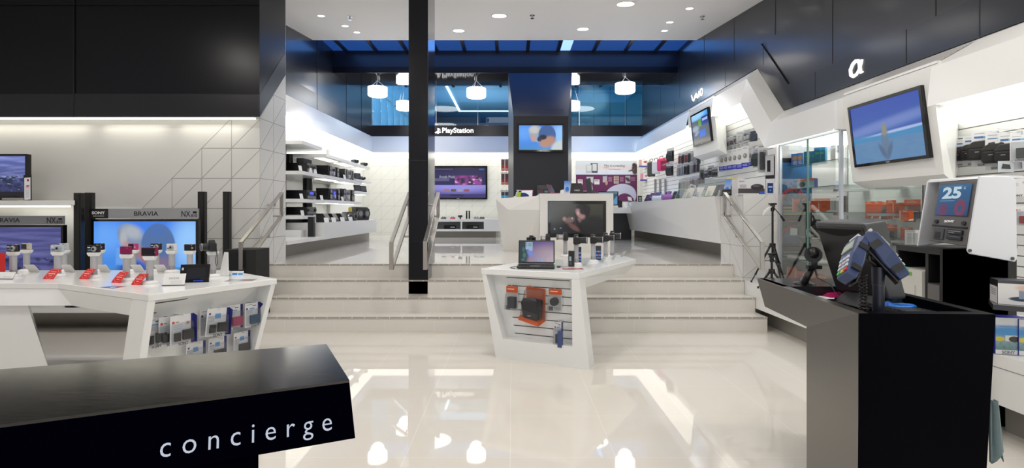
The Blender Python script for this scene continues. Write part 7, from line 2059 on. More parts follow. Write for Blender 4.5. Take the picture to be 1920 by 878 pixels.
laptop(V((wx(1021, 9.6), 9.6, ZJ + .001)), R(8), 0.26, (0.05, 0.05, 0.05), pic('dim_screen', [('grad', (0.02, 0.02, 0.02), (0.03, 0.03, 0.03)), ('lines', 0.1, 0.6, 0.9, 0.9, 3, (0.08, 0.08, 0.07)), ('rect', 0.5, 0.1, 0.8, 0.35, (0.10, 0.2, 0.25))], emit=0.8), 'dark laptop with dim screen on the island counter', lean=16, h=0.16)
t = empty('purple_device', V((wx(1014, 9.2), 9.2, ZJ)), 0, 'round dark plum gadget in front of the dark laptop', 'gadget')
MB().cyl((0, 0, 0.045), (0, 0.03, 0.045), 0.045, n=20, m=cmat((0.06, 0.01, 0.03))).bb(-0.03, 0.03, -0.01, 0.05, 0, 0.012, black).build('body', t)
laptop(V((wx(1037, 9.15), 9.25, ZJ + .001)), R(62), 0.22, (0.28, 0.02, 0.06), e_dark, 'thin red laptop seen edge on', lean=26, h=0.17, d=0.17)
brochure(V((wx(1063, 9.1), 9.1, ZJ)), R(-12), 0.11, 0.255, brp, 'tall blue brochure leaning back on the island counter', 22)
t = empty('brochure_holder', V((wx(1054, 9.02), 9.02, ZJ)), 0, 'small white block holding the blue brochure', 'holder')
MB().hull([(-0.035, -0.02, 0), (0.035, -0.02, 0), (-0.035, 0.03, 0), (0.035, 0.03, 0), (-0.03, -0.015, 0.06), (0.025, -0.015, 0.075), (0.02, 0.02, 0.075)], paper).build('block', t)
t = empty('laptop', V((wx(1082, 9.4), 9.4, ZJ + .001)), R(176), 'black laptop seen from behind with silver VAIO lettering', 'laptop')
MB().bb(-0.13, 0.13, -0.19, 0, 0, 0.02, black).build('base', t, bevel=0.003)
Lb = Matrix.Translation((0, 0, 0.016)) @ Matrix.Rotation(R(-12), 4, 'X')
MB().hull([(-0.12, -0.005, 0), (0.13, -0.005, 0), (-0.08, -0.005, 0.19), (0.10, -0.005, 0.19), (-0.12, 0.006, 0), (0.13, 0.006, 0), (-0.08, 0.006, 0.19), (0.10, 0.006, 0.19)], mat('warm_black', (0.025, 0.022, 0.02), 0.4), x=Lb).build('lid', t, bevel=0.003)
q = Lb @ V((0.005, 0.0068, 0.06))
MB().text('VAIO', q, (-1, 0, 0), (Lb.to_3x3() @ V((0, 0, 1))), 0.10, silver, 0.01, height=0.03, depth=0.001).build('lettering', t)
t = empty('tablet_stand', V((wx(1107, 9.5), 9.5, ZJ)), R(-35), 'tall dark grey slab screen leaning on the island counter', 'tablet')
MB().box((0, 0, 0.155), (0.10, 0.035, 0.31), mat('slab_grey', (0.045, 0.045, 0.05), 0.4), x=Matrix.Rotation(R(-14), 4, 'Y') @ Matrix.Rotation(R(-8), 4, 'X')).build('slab', t, bevel=0.006)
MB().hull([(0.0, -0.04, 0), (0.14, -0.04, 0), (0.0, 0.06, 0), (0.14, 0.06, 0), (0.05, 0, 0.09)], black).build('foot', t)
t = empty('white_tray', V((wx(1094, 9.6), 9.6, ZJ)), 0, 'low black box with white rim on the island counter', 'box')
MB().bb(-0.08, 0.06, 0, 0.1, 0, 0.065, black).bb(-0.085, 0.065, -0.005, 0.1, 0.065, 0.075, paper).build('box', t)
t = empty('star_ornament', V((wx(1089.5, 9.5), 9.62, ZJ + 0.076)), 0, 'small angular black gadget on the white rimmed box', 'gadget')
MB().hull([(-0.05, 0, 0.0), (0.05, 0, 0.0), (0, 0.03, 0.0), (-0.03, 0, 0.06), (0.045, 0.01, 0.05), (0.0, 0, 0.075), (-.05, 0, 0.03)], black).build('body', t)
t = empty('folded_leaflets', V((wx(1113, 9.7), 9.9, ZJ)), 0, 'white and black hanging labels behind the grey slab screen', 'labels')
MB().slab([(-0.04, 0, 0.0), (0.03, 0, 0.0), (0.0, 0.02, 0.27), (-0.07, 0.02, 0.27)], [(-0.04, 0.01, 0.0), (0.03, 0.01, 0.0), (0.0, 0.03, 0.27), (-0.07, 0.03, 0.27)], paper).bb(-0.05, 0.0, -0.012, 0.0, 0.17, 0.25, black).build('label', t)
# ================================================================ audio goods on the left shelves (fronts face the aisle, towards +X)
LWR = HPI
def on_shelf(px, z, X):
    Y = X * F / (px - 960)
    return V((X, Y, z))
def tilt_card(p, rz, label, w=0.07, h=0.11, group='white price cards of the audio wall', c=None):
    t = empty('price_card', p, rz, label, 'card', group)
    MB().slab([(-w / 2, 0, 0), (w / 2, 0, 0), (w / 2, 0.03, h), (-w / 2, 0.03, h)], [(-w / 2, 0.003, 0), (w / 2, 0.003, 0), (w / 2, 0.033, h), (-w / 2, 0.033, h)], c or paper).build('card', t)
    MB().bb(-w / 2, w / 2, 0, 0.04, 0, 0.004, clr).build('holder', t)
def unit(p, rz, w, h, d, label, front='knobs', name='stereo_receiver', cat='receiver', col=black, disp=None, group=None):
    """front towards local -Y, origin at front bottom centre"""
    t = empty(name, p, rz, label, cat, group)
    MB().bb(-w / 2, w / 2, 0, d, 0.012, h, col).build('housing', t, bevel=0.004)
    fp = MB().bb(-w / 2 + 0.004, w / 2 - 0.004, -0.012, 0, 0.016, h - 0.004, mat('face_grey', (0.05, 0.05, 0.052), 0.25, 0.5))
    fp.build('front_panel', t, bevel=0.002)
    if front == 'knobs':
        for sx in (-1, 1):
            MB().cyl((sx * w * 0.36, -0.012, h * 0.62), (sx * w * 0.36, -0.032, h * 0.62), h * 0.16, n=18, m=dgrey).build('knob', t)
        MB().bb(-w * 0.2, w * 0.2, -0.014, -0.012, h * 0.55, h * 0.82, disp or lcd).build('display', t)
        MB().bb(-w * 0.46, w * 0.46, -0.015, -0.012, h * 0.1, h * 0.40, mat('flap_metal', (0.22, 0.22, 0.23), 0.3, 0.8)).build('front_flap', t)
    for sx in (-1, 1):
        for sy in (0.04, d - 0.04):
            MB().cyl((sx * w * 0.4, sy, 0), (sx * w * 0.4, sy, 0.013), 0.016, n=10, m=blackm).build('foot', t)
    return t
dispb = mat('blue_display', (0.01, 0.01, 0.05), 0.3, emit=(0.03, 0.06, 0.6), es=1.6)
XS = -3.66
def Yp(px, X=XS): return X * F / (px - 960)
# amplifier with boxes on the second shelf
unit(V((XS, 9.42, 2.10)), LWR, 0.43, 0.17, 0.62, 'black amplifier on the second shelf near the tiled wall')
t = empty('centre_speaker', V((XS - 0.06, 9.40, 2.272)), LWR, 'low black speaker lying on the black amplifier', 'speaker')
MB().bb(-0.20, 0.20, 0, 0.12, 0, 0.085, black).build('cabinet', t, bevel=0.008)
MB().bb(-0.19, 0.19, -0.004, 0, 0.006, 0.08, blackm).build('grille', t)
t = empty('small_speaker', V((XS - 0.28, 9.30, 2.272)), LWR, 'small rounded black speaker standing on the black amplifier', 'speaker')
MB().cyl((0, 0.06, 0), (0, 0.06, 0.16), 0.06, n=20, m=black).build('cabinet', t, bevel=0.006)
unit(V((XS, 9.42, 1.62)), LWR, 0.43, 0.165, 0.62, 'black receiver with a glowing blue display', disp=dispb)
unit(V((XS, 9.42, 1.33)), LWR, 0.43, 0.155, 0.62, 'black receiver on the lowest shelf piece')
# mini hi-fi sets: (near Y, far Y, shelf z, height)
def hifi(y0, y1, z, h, label, speak=2, d=0.26, sil=False, blue=False):
    t = empty('stereo_system', V((XS - 0.01, (y0 + y1) / 2, z)), LWR, label, 'hi-fi')
    L_ = y1 - y0
    n = 3
    w = L_ / n
    for k in range(n):
        x0 = -L_ / 2 + k * w
        mid = k == 1
        cm = (mat('satin_silver_face', (0.45, 0.45, 0.47), 0.3, 0.6) if sil else black)
        if mid:
            MB().bb(x0 + 0.004, x0 + w - 0.004, 0.02, d, 0, h * 0.97, black).build('centre_unit', t, bevel=0.005)
            MB().bb(x0 + 0.006, x0 + w - 0.006, 0.005, 0.02, 0.005, h * 0.95, mat('blue_face', (0.01, 0.02, 0.22), 0.2) if blue else mat('face_silver', (0.28, 0.28, 0.29), 0.25, 0.7)).build('front_panel', t)
            MB().bb(x0 + w * 0.25, x0 + w * 0.75, 0.0, 0.005, h * 0.55, h * 0.75, dispb if blue else lcd).build('display', t)
            MB().cyl((x0 + w * 0.5, 0.005, h * 0.35), (x0 + w * 0.5, -0.015, h * 0.35), w * 0.18, n=18, m=silver).build('knob', t)
        else:
            s_ = MB().bb(x0 + 0.002, x0 + w - 0.002, 0, d, 0, h, black).build('speaker_box', t, bevel=0.005)
            if sil:
                MB().bb(x0 + 0.004, x0 + w - 0.004, -0.006, 0, 0.004, h - 0.004, cm).build('speaker_front', t)
            for zz, rr in ((h * 0.32, w * 0.34), (h * 0.74, w * 0.26)):
                MB().cyl((x0 + w / 2, -0.006, zz), (x0 + w / 2, -0.014, zz), rr, n=20, m=dgrey).cyl((x0 + w / 2, -0.014, zz), (x0 + w / 2, -0.0145, zz), rr * 0.6, n=20, m=mgrey if not sil else black).build('speaker_cone', t)
    return t
hifi(10.32, 10.98, 2.11, 0.22, 'black mini hi-fi set with a silver centre panel on the upper shelf')
hifi(11.35, 11.98, 2.11, 0.235, 'mini hi-fi set with silver speaker fronts on the upper shelf', sil=True)
hifi(10.35, 11.05, 1.63, 0.245, 'mini hi-fi set with a deep blue centre panel', blue=True)
hifi(11.15, 12.05, 1.63, 0.27, 'largest black hi-fi set with big round cones')
t = empty('column_speaker', V((-3.95, 9.99, 1.205)), 0, 'tall curved black column speaker rising behind the shelves', 'speaker')
MB().cyl((0, 0, 0.02), (0, 0, 0.93), 0.09, n=24, m=black).build('cabinet', t, bevel=0.01)
MB().lathe([(0.14, 0), (0.14, 0.02), (0.09, 0.025)], gloss_black, n=24).build('base', t)
t = empty('subwoofer', V((-3.98, 9.40, 1.086)), LWR, 'wide black subwoofer under the lowest audio shelf', 'speaker')
MB().bb(-0.45, 0.45, 0, 0.3, 0, 0.18, black).build('cabinet', t, bevel=0.006)
t = empty('floor_speaker', V((-3.33, 8.93, 0.966)), LWR, 'narrow black speaker standing at the end of the raised bench', 'speaker')
MB().bb(-0.05, 0.03, 0, 0.10, 0, 0.345, black).build('cabinet', t, bevel=0.004)
t.location = V((-3.42, 8.955, 0.966))
# bench top: clock radios, boom boxes
def radio(px, label, w=0.24, h=0.16, d=0.2):
    X = -3.40
    t = empty('clock_radio', V((X, X * F / (px - 960), 1.205)), LWR, label, 'radio', 'small black radios on the long bench')
    MB().hull([(-w / 2, 0, 0), (w / 2, 0, 0), (-w / 2, d, 0), (w / 2, d, 0), (-w / 2, 0.07, h), (w / 2, 0.07, h), (-w / 2, d, h), (w / 2, d, h), (-w / 2, 0, h * .25), (w / 2, 0, h * .25)], black).build('housing', t, bevel=0.006)
    MB().slab([(-w * .4, 0.01, h * .32), (w * .4, 0.01, h * .32), (w * .4, 0.062, h * .9), (-w * .4, 0.062, h * .9)], [(-w * .4, 0.02, h * .32), (w * .4, 0.02, h * .32), (w * .4, 0.072, h * .9), (-w * .4, 0.072, h * .9)], dgrey).build('front_grille', t)
    return t
radio(617, 'black radio, first on the raised bench'); radio(632, 'black radio, second on the raised bench'); radio(648, 'black radio with silver corner, third on the raised bench')
for px, lb in ((613, 'first radio'), (626.5, 'second radio'), (643, 'third radio'), (658, 'grey boom box')):
    X = -3.32
    tilt_card(V((X, X * F / (px - 960), 1.206)), LWR - R(40), 'white price card before the ' + lb, 0.09, 0.085)
for px, z, X, lb in ((564, 2.101, -3.62, 'amplifier'), (583, 2.101, -3.62, 'small shelf gap, upper'), (592, 2.101, -3.62, 'first upper hi-fi set'), (647, 2.111, -3.62, 'silver fronted hi-fi set'), (566, 1.621, -3.62, 'blue display receiver'),
                     (604, 1.621, -3.62, 'blue centred hi-fi set'), (643, 1.631, -3.62, 'largest hi-fi set'), (568, 1.331, -3.62, 'lowest receiver')):
    tilt_card(V((X, X * F / (px - 960), z)), LWR - R(35), 'white price card by the ' + lb, 0.06, 0.09)
X = -3.42
t = empty('boom_box', V((X, X * F / (662 - 960), 1.205)), LWR - R(20), 'silver fronted grey boom box with yellow card on top', 'boom box')
MB().hull([(-0.17, 0.02, 0), (0.17, 0.02, 0), (-0.17, 0.2, 0), (0.17, 0.2, 0), (-0.14, 0.04, 0.19), (0.14, 0.04, 0.19), (-0.14, 0.18, 0.19), (0.14, 0.18, 0.19)], dgrey).build('housing', t, bevel=0.015)
for sx in (-0.085, 0.085):
    MB().cyl((sx, 0.02, 0.09), (sx, -0.01, 0.09), 0.07, n=22, m=mat('face_silver', (0.28, 0.28, 0.29), 0.25, 0.7)).cyl((sx, -0.01, 0.09), (sx, -0.011, 0.09), 0.045, n=20, m=black).build('speaker_cone', t)
t = empty('price_card', V((X - 0.06, X * F / (662 - 960), 1.397)), LWR - R(30), 'yellow price card standing on the grey boom box', 'card')
MB().bb(-0.05, 0.05, 0, 0.004, 0, 0.09, cmat((0.6, 0.5, 0.08))).build('card', t)
t = empty('boom_box', V((X, X * F / (681 - 960), 1.205)), LWR - R(25), 'large black boom box with big round cones', 'boom box')
MB().hull([(-0.22, 0.0, 0), (0.22, 0.0, 0), (-0.22, 0.26, 0), (0.22, 0.26, 0), (-0.20, 0.03, 0.30), (0.20, 0.03, 0.30), (-0.20, 0.24, 0.31), (0.20, 0.24, 0.31)], black).build('housing', t, bevel=0.02)
for sx in (-0.11, 0.11):
    MB().cyl((sx, 0.01, 0.15), (sx, -0.03, 0.15), 0.095, n=24, m=dgrey).cyl((sx, -0.03, 0.15), (sx, -0.031, 0.15), 0.06, n=20, m=mgrey).build('speaker_cone', t)
MB().tube([(0.21, 0.1, 0.05), (0.30, 0.1, 0.06), (0.32, 0.1, 0.15), (0.30, 0.1, 0.25), (0.20, 0.1, 0.28)], 0.018, black, n=8).build('handle', t)
# small shelf goods
def small(px, z, kind, label):
    X = -3.66
    p = V((X, X * F / (px - 960), z))
    if kind == 'frame':
        t = empty('digital_photo_display', p, LWR - R(30), label, 'photo frame', 'photo frames on the small shelf')
        MB().box((0, 0, 0.08), (0.20, 0.02, 0.15), black, x=Matrix.Rotation(R(-14), 4, 'X')).build('frame', t)
        MB().box((0, -0.011, 0.08), (0.15, 0.002, 0.10), dgrey, x=Matrix.Rotation(R(-14), 4, 'X')).build('display', t)
    else:
        t = empty('camcorder', p, LWR - R(30), label, 'camcorder')
        MB().bb(-0.05, 0.05, 0, 0.12, 0.02, 0.10, dgrey).cyl((0, 0, 0.06), (0, -0.05, 0.06), 0.035, n=18, m=black).build('body', t)
        MB().bb(-0.03, 0.03, 0.02, 0.10, 0, 0.02, black).build('foot', t)
small(671, 2.161, 'frame', 'grey framed card on the upper small shelf in the corner'); small(681, 2.161, 'cam', 'small dark camcorder on the upper small shelf in the corner')
small(671, 1.881, 'frame', 'photo frame on the lower small shelf, stairs side'); small(682, 1.881, 'frame', 'photo frame on the lower small shelf, corner side')
small(668, 2.521, 'cam', 'pale gadget on the topmost long shelf near the corner'); small(685, 2.521, 'cam', 'tiny camera at the corner end of the topmost shelf')

# ---- console bench goods
zb2 = wz(411, 13.9)
for i, (px, lb) in enumerate(((843, 'black games console in the niche nearer the column'), (886, 'black games console in the niche nearer the counter'))):
    t = empty('games_console', V((wx(px, 14.0), 14.0, wz(430, 13.9) + 0.001)), 0, lb, 'games console', 'consoles in the bench')
    MB().bb(-0.16, 0.16, 0, 0.25, 0.0, 0.10, gloss_black).build('housing', t, bevel=0.02, seg=3)
    MB().bb(0.02, 0.14, -0.004, 0.0, 0.045, 0.06, paper).build('label_strip', t)
for px, kind, c, lb in ((832, 'pad', C_BLACK, 'black game controller on the media bench'), (849, 'pad', (0.35, 0.01, 0.08), 'red game controller on the media bench'), (863, 'eye', C_BLACK, 'small black camera bar on the media bench'),
                        (875, 'wand', C_BLACK, 'black motion wand, first of the standing pair'), (880, 'wand', C_BLACK, 'black motion wand, second of the standing pair'), (904, 'pad', C_BLACK, 'flat black controller by the island counter side'), (893, 'pad', (0.2, 0.2, 0.22), 'flat grey controller on the media bench')):
    p = V((wx(px, 14.15), 14.15, zb2))
    if kind == 'pad':
        t = empty('game_controller', p, random.uniform(-0.5, 0.5), lb, 'game controller', 'controllers on the media bench')
        MB().hull([(-0.08, -0.05, 0), (-0.05, -0.06, 0), (0.05, -0.06, 0), (0.08, -0.05, 0), (-0.07, 0.04, 0), (0.07, 0.04, 0), (-0.06, -0.02, 0.045), (0.06, -0.02, 0.045), (-0.05, 0.03, 0.05), (0.05, 0.03, 0.05)], cmat(c)).build('body', t, bevel=0.008)
        for sx in (-0.03, 0.03):
            MB().cyl((sx, -0.01, 0.045), (sx, -0.01, 0.062), 0.012, n=12, m=blackm).build('thumbstick', t)
    elif kind == 'eye':
        t = empty('camera_bar', p, 0, lb, 'camera')
        MB().bb(-0.06, 0.06, -0.02, 0.02, 0.05, 0.10, black).build('head', t, bevel=0.01)
        MB().cyl((0, 0, 0), (0, 0, 0.05), 0.02, n=12, m=black).build('foot', t)
    else:
        t = empty('motion_wand', p, 0, lb, 'controller', 'motion wands')
        MB().cyl((0, 0, 0), (0, 0, 0.17), 0.022, n=14, m=black).build('handle', t)
        MB().lathe([(0.012, 0.17), (0.024, 0.18), (0.028, 0.20), (0.020, 0.222), (0.004, 0.23)], dgrey, n=16).build('ball', t)
gamep = pic('game_pack_print', [('grad', (0.28, 0.02, 0.03), (0.03, 0.015, 0.025)), ('rect', 0.2, 0.5, 0.8, 0.9, (0.04, 0.02, 0.04)), ('lines', 0.15, 0.05, 0.85, 0.2, 2, (0.4, 0.3, 0.3))])
bluep = pic('blue_game_print', [('grad', (0.02, 0.25, 0.5), (0.03, 0.35, 0.6)), ('rect', 0, 0.6, 1, 1, (0.02, 0.03, 0.05))])
for r_, (y0_, h, nm) in enumerate(((300, 0.32, 'top'), (327, 0.30, 'middle'), (361, 0.24, 'bottom'))):
    for c_, px in enumerate((943, 950)):
        p = at(px, y0_, 15.0)
        pack(p, 0, 0.10, h, gamep if r_ < 2 else bluep, '%s hanging game pack, %s row beside the tower, %s side' % ('dark red' if r_ < 2 else 'blue', nm, 'game television' if c_ == 0 else 'tower'), 'hanging game packs by the tower', None)
    p = at(946, y0_ - 3, 15.3)
    t = empty('wire_rack', p, 0, 'clear wire hanger of the %s row of game packs' % nm, 'rack', 'wire hangers by the tower')
    for sx in (-0.06, 0.06):
        MB().tube([(sx, 0.09, 0), (sx, -0.30, 0.0), (sx, -0.31, 0.03)], 0.006, clrt, n=6).build('prong', t)
    MB().bb(-0.12, 0.12, 0.085, 0.095, -0.02, 0.02, clrt).build('bar', t)

# ================================================================ inside the glass cabinet
def cab(px, z, X, w, h, d, face, body, label, rz=RW + R(38), text=None, tcol=None):
    Y = X * F / (px - 960)
    return carton(0, 0, w, d, h, rz, face, body, label, p=V((X, Y, z)), group='boxed goods in the glass cabinet', text=text, tcol=tcol)
bluebox = pic('blue_box_print', [('grad', (0.02, 0.14, 0.50), (0.03, 0.18, 0.55)), ('ell', 0.5, 0.66, 0.36, 0.20, 0, (0.45, 0.25, 0.12), 0.2), ('lines', 0.2, 0.15, 0.8, 0.42, 3, (0.6, 0.65, 0.75))])
seabox = pic('sea_box_print', [('grad', (0.01, 0.06, 0.10), (0.01, 0.14, 0.26)), ('lines', 0.2, 0.55, 0.8, 0.7, 2, (0.05, 0.35, 0.1)), ('noise', (8, 8), (0.02, 0.3, 0.45), 0.5, 0.7, (0, 0.5))])
binop = pic('orange_top_box_print', [('grad', (0.40, 0.55, 0.60), (0.15, 0.35, 0.45)), ('rect', 0, 0.78, 1, 1, (0.65, 0.16, 0.03)), ('ell', 0.3, 0.4, 0.2, 0.28, 0, (0.05, 0.06, 0.08), 0.2), ('lines', 0.08, 0.84, 0.5, 0.94, 1, (0.7, 0.6, 0.5))])
darkb = pic('dark_box_print', [('grad', (0.02, 0.02, 0.022), (0.03, 0.03, 0.033)), ('lines', 0.2, 0.7, 0.7, 0.8, 1, (0.3, 0.3, 0.3))])
z1_, z2_, z3_, z4_, z5_ = [q + 0.001 for q in CAB_Z]
cab(1491, z1_, 3.55, 0.10, 0.17, 0.045, bluebox, (0.02, 0.14, 0.5), 'blue box with a round brown picture on the top glass shelf')
cab(1500, z1_, 3.56, 0.07, 0.17, 0.045, bluebox, (0.1, 0.3, 0.6), 'narrow blue box next to the round picture box')
cab(1514, z1_, 3.56, 0.09, 0.17, 0.05, seabox, (0.01, 0.10, 0.2), 'sea blue box with green letters on the top glass shelf, first')
cab(1523, z1_, 3.60, 0.09, 0.17, 0.05, seabox, (0.01, 0.12, 0.25), 'sea blue box with green letters on the top glass shelf, second')
cab(1532, z1_, 3.55, 0.07, 0.19, 0.05, seabox, (0.15, 0.3, 0.4), 'taller blue grey box in the middle of the top glass shelf')
cab(1540, z1_, 3.58, 0.08, 0.19, 0.06, seabox, (0.01, 0.2, 0.35), 'bright sea blue box in the middle of the top glass shelf')
cab(1562, z1_, 3.60, 0.06, 0.19, 0.04, whitep, (0.6, 0.6, 0.58), 'thin white box standing behind the cabinet post')
cab(1572, z1_, 3.66, 0.07, 0.19, 0.05, darkb, (0.05, 0.05, 0.05), 'thin black box at the open end of the top glass shelf')
cab(1510, z2_, 3.55, 0.20, 0.12, 0.10, binop, (0.03, 0.03, 0.22), 'binocular box with orange top and purple end')
cab(1494, z3_, 3.52, 0.11, 0.16, 0.08, orangeb, (0.6, 0.1, 0.02), 'orange box with a remote pictured, first on its glass shelf')
cab(1526, z3_, 3.54, 0.11, 0.13, 0.07, orangeb, (0.6, 0.1, 0.02), 'orange box in the middle of its glass shelf')
cab(1545, z3_, 3.50, 0.13, 0.11, 0.06, orangeb, (0.62, 0.1, 0.02), 'wide orange box before the cabinet post')
cab(1540, z3_, 3.66, 0.20, 0.16, 0.06, orangeb, (0.5, 0.08, 0.02), 'tall orange box at the back of its glass shelf')
cab(1563, z3_, 3.55, 0.07, 0.16, 0.05, whitep, (0.6, 0.6, 0.6), 'white box beside the cabinet post')
cab(1577, z3_, 3.70, 0.09, 0.18, 0.08, darkb, (0.06, 0.04, 0.04), 'dark box with orange lid at the open cabinet end')
def holster(px, z, X, label, s=1.0):
    Y = X * F / (px - 960)
    t = empty('camera_holster', V((X, Y, z)), RW + R(40), label, 'camera bag', 'black camera holsters in the cabinet')
    t.scale = (s, s, s)
    MB().hull([(-0.07, -0.03, 0), (0.07, -0.03, 0), (-0.07, 0.06, 0), (0.07, 0.06, 0), (-0.06, -0.04, 0.10), (0.06, -0.04, 0.10), (-0.06, 0.05, 0.13), (0.06, 0.05, 0.13), (0, 0.0, 0.145)], mat('nylon_black', (0.012, 0.011, 0.011), 0.8)).build('body', t, bevel=0.01)
    MB().bb(-0.065, 0.065, -0.05, -0.035, 0.06, 0.075, blackm).build('buckle_strap', t)
    MB().tube([(-0.06, 0.02, 0.12), (-0.03, 0.02, 0.19), (0.03, 0.02, 0.19), (0.06, 0.02, 0.12)], 0.009, blackm, n=8).build('handle', t)
holster(1508, z3_, 3.56, 'black camera bag between the orange boxes')
holster(1500, z4_, 3.56, 'black camera bag behind the first white price card')
holster(1516, z4_, 3.62, 'black camera bag with tall handle in the cabinet', 1.25)
holster(1530, z4_, 3.52, 'black camera bag behind the second white price card')
for px, lb in ((1488, 'first'), (1518, 'second')):
    X = 3.45
    tilt_card(V((X, X * F / (px - 960), z4_)), RW + R(60), '%s white price card in the glass cabinet' % lb, 0.075, 0.085, group='price cards in the cabinet', c=mat('price_card_grey', (0.6, 0.62, 0.66), 0.5))
t = empty('laptop_bag', V((3.75, 6.35, z5_ + 0.0)), RW + R(50), 'flat dark laptop bag on the lower glass shelf', 'bag')
MB().bb(-0.20, 0.20, 0, 0.06, 0, 0.24, mat('grey_fabric', (0.08, 0.075, 0.075), 0.8)).build('body', t, bevel=0.015)
for i, px in enumerate((1482, 1493, 1505, 1532, 1543)):
    X = 3.5
    t = empty('earphone_case', V((X, X * F / (px - 960), z5_)), RW + R(30), 'small white earphone case in the cabinet, %s from the tripods' % ORD[i], 'case', 'white earphone cases')
    MB().bb(-0.045, 0.045, 0, 0.09, 0, 0.03, white).build('tray', t, bevel=0.004)
    MB().bb(-0.035, 0.035, 0.01, 0.08, 0.03, 0.034, lgrey).build('lid', t)
for i, (px, X) in enumerate(((1484, 3.5), (1500, 3.55), (1515, 3.5), (1529, 3.55), (1543, 3.5), (1556, 3.52))):
    cab(px, 0.547, X, 0.12, 0.155 if i in (0,) else 0.12, 0.08, orangeb, (0.5, 0.09, 0.03), 'orange boxed bag on the cabinet floor, %s from the tripods' % ORD[i])

# ================================================================ lower product wall
def low(px, py, X=4.20):
    return atX(px, py, X)
def opack(px, py, w, hpx, label, prod=None, pcol=C_BLACK, card=orangep, rz=RW + R(40), X=4.18, d=0.035, name='blister_pack'):
    p = low(px, py, X)
    return pack(p, rz, w, hpx * p.y / F, card, label, 'orange and white packs of the lower wall', prod, pcol, d=d, name=name)
opack(1630.5, 380, 0.085, 30, 'narrow orange pack, first of the upper orange row')
opack(1645, 380, 0.085, 30, 'narrow orange pack, second of the upper orange row')
opack(1671, 378, 0.09, 33, 'orange pack behind the one with a black lens cap')
opack(1662, 381, 0.10, 31, 'orange pack with a round black lens cap', 'round')
opack(1684.5, 383, 0.11, 26, 'thick orange box with white edge', None, card=orangeb)
opack(1712, 377, 0.15, 39, 'large orange pack with black camera part', 'two', (0.02, 0.02, 0.04), d=0.07)
opack(1699, 398, 0.12, 16, 'small orange box hanging before the large pack', None, card=orangeb, X=4.05)
opack(1644, 422, 0.09, 22, 'clear pack with orange header, first of the second row', 'round', card=whitebt)
opack(1658, 422, 0.09, 25, 'clear pack with orange header and black cap in second row', 'round', card=whitebt)
opack(1673, 424, 0.09, 40, 'long clear pack with black cylinder', 'tall', card=whitebt, d=0.05)
opack(1700, 429, 0.11, 26, 'orange pack behind the white one in the second row')
opack(1711, 434, 0.13, 27, 'white pack with two grey pads', None, card=whitep, X=4.12)
# camera bags on the right
bagc = pic('bag_card_print', [('grad', (0.66, 0.66, 0.68), (0.70, 0.70, 0.72)), ('rect', 0.1, 0.80, 0.75, 0.86, (0.08, 0.16, 0.4)), ('rect', 0.45, 0.80, 0.75, 0.86, (0.15, 0.4, 0.65)), ('lines', 0.1, 0.9, 0.5, 0.95, 1, (0.4, 0.4, 0.42))])
def bagpack(px, py, Y, w, h, label, tagc=False, flap=True, bw=1.0, X=None):
    p = at(px, py, Y)
    t = pack(p, R(-48), w, h, bagc, label, 'camera bag packs of the lower wall', None, side=(0.015, 0.02, 0.30) if flap else None, d=0.045, text='SONY', name='camera_bag_pack', cat='camera bag')
    MB().hull([(-w * .6 * bw, -0.02, -h * .82), (w * .35, -0.02, -h * .82), (-w * .6 * bw, -0.10, -h * .80), (w * .3, -0.10, -h * .80), (-w * .65 * bw, -0.11, -h * .45), (w * .38, -0.11, -h * .45), (-w * .45 * bw, -0.02, -h * .24), (w * .3, -0.02, -h * .22), (-w * .4 * bw, -0.09, -h * .28), (w * .28, -0.09, -h * .26)],
              mat('nylon_black', (0.012, 0.011, 0.011), 0.8)).build('camera_bag', t, bevel=0.015, seg=3)
    MB().bb(-w * .55 * bw, w * .25, -0.135, -0.10, -h * .80, -h * .50, mat('nylon_black', (0.012, 0.011, 0.011), 0.8)).build('pocket', t, bevel=0.012, seg=3)
    MB().text('SONY', (-w * 0.2, -0.1365, -h * 0.60), (1, 0, 0), (0, 0, 1), 0.028, lgrey, 0.02, depth=0.0005).build('lettering', t)
    if tagc:
        MB().bb(w * .1, w * .62, -0.145, -0.142, -h * .62, -h * .26, mat('tag_white', (0.6, 0.6, 0.62), 0.5)).hull([(w * .2, -0.148, -h * .5), (w * .5, -0.148, -h * .52), (w * .45, -0.1455, -h * .34), (w * .22, -0.1455, -h * .36), (w * .35, -0.149, -h * .42)], black).build('picture_tag', t)
    return t
bagpack(1805, 264, 4.72, 0.13, 0.23, 'black camera bag pack, first from the beach television', bw=0.95, flap=False)
bagpack(1826, 258, 4.60, 0.15, 0.25, 'black camera bag pack between the first and the tagged one', bw=0.9, flap=False)
bagpack(1846, 249, 4.45, 0.17, 0.29, 'black camera bag pack with white picture tag', True)
bagpack(1870, 252, 4.35, 0.15, 0.30, 'camera bag pack with navy edge behind the tagged one', False)
bagpack(1893, 254, 4.25, 0.14, 0.28, 'camera bag pack with picture tag hanging below', False)
t = empty('picture_tag', at(1886, 302, 4.1), R(-20), 'pale picture tag with a black camera bag hanging low', 'tag')
MB().bb(-0.05, 0.05, 0, 0.002, -0.09, 0.0, mat('tag_grey', (0.45, 0.48, 0.52), 0.5)).hull([(-0.03, -0.003, -0.06), (0.03, -0.003, -0.065), (0.025, -0.001, -0.03), (-0.02, -0.001, -0.02)], black).build('tag', t)
pack(at(1915, 256, 4.05), R(-48), 0.13, 0.20, bagc, 'grey pouch pack cut by the picture edge, upper', 'packs at the picture edge', 'box', (0.035, 0.035, 0.04), text='SONY', d=0.04)
pack(at(1910, 335, 3.9), R(-48), 0.15, 0.135, sony2, 'white accessory pack with red icon above the price hooks', 'packs at the picture edge', None, text='SONY')
pack(at(1919, 389, 3.9), R(-48), 0.10, 0.14, sony2, 'white pack with red product cut by the picture edge, lower', 'packs at the picture edge', 'box', (0.3, 0.03, 0.03))
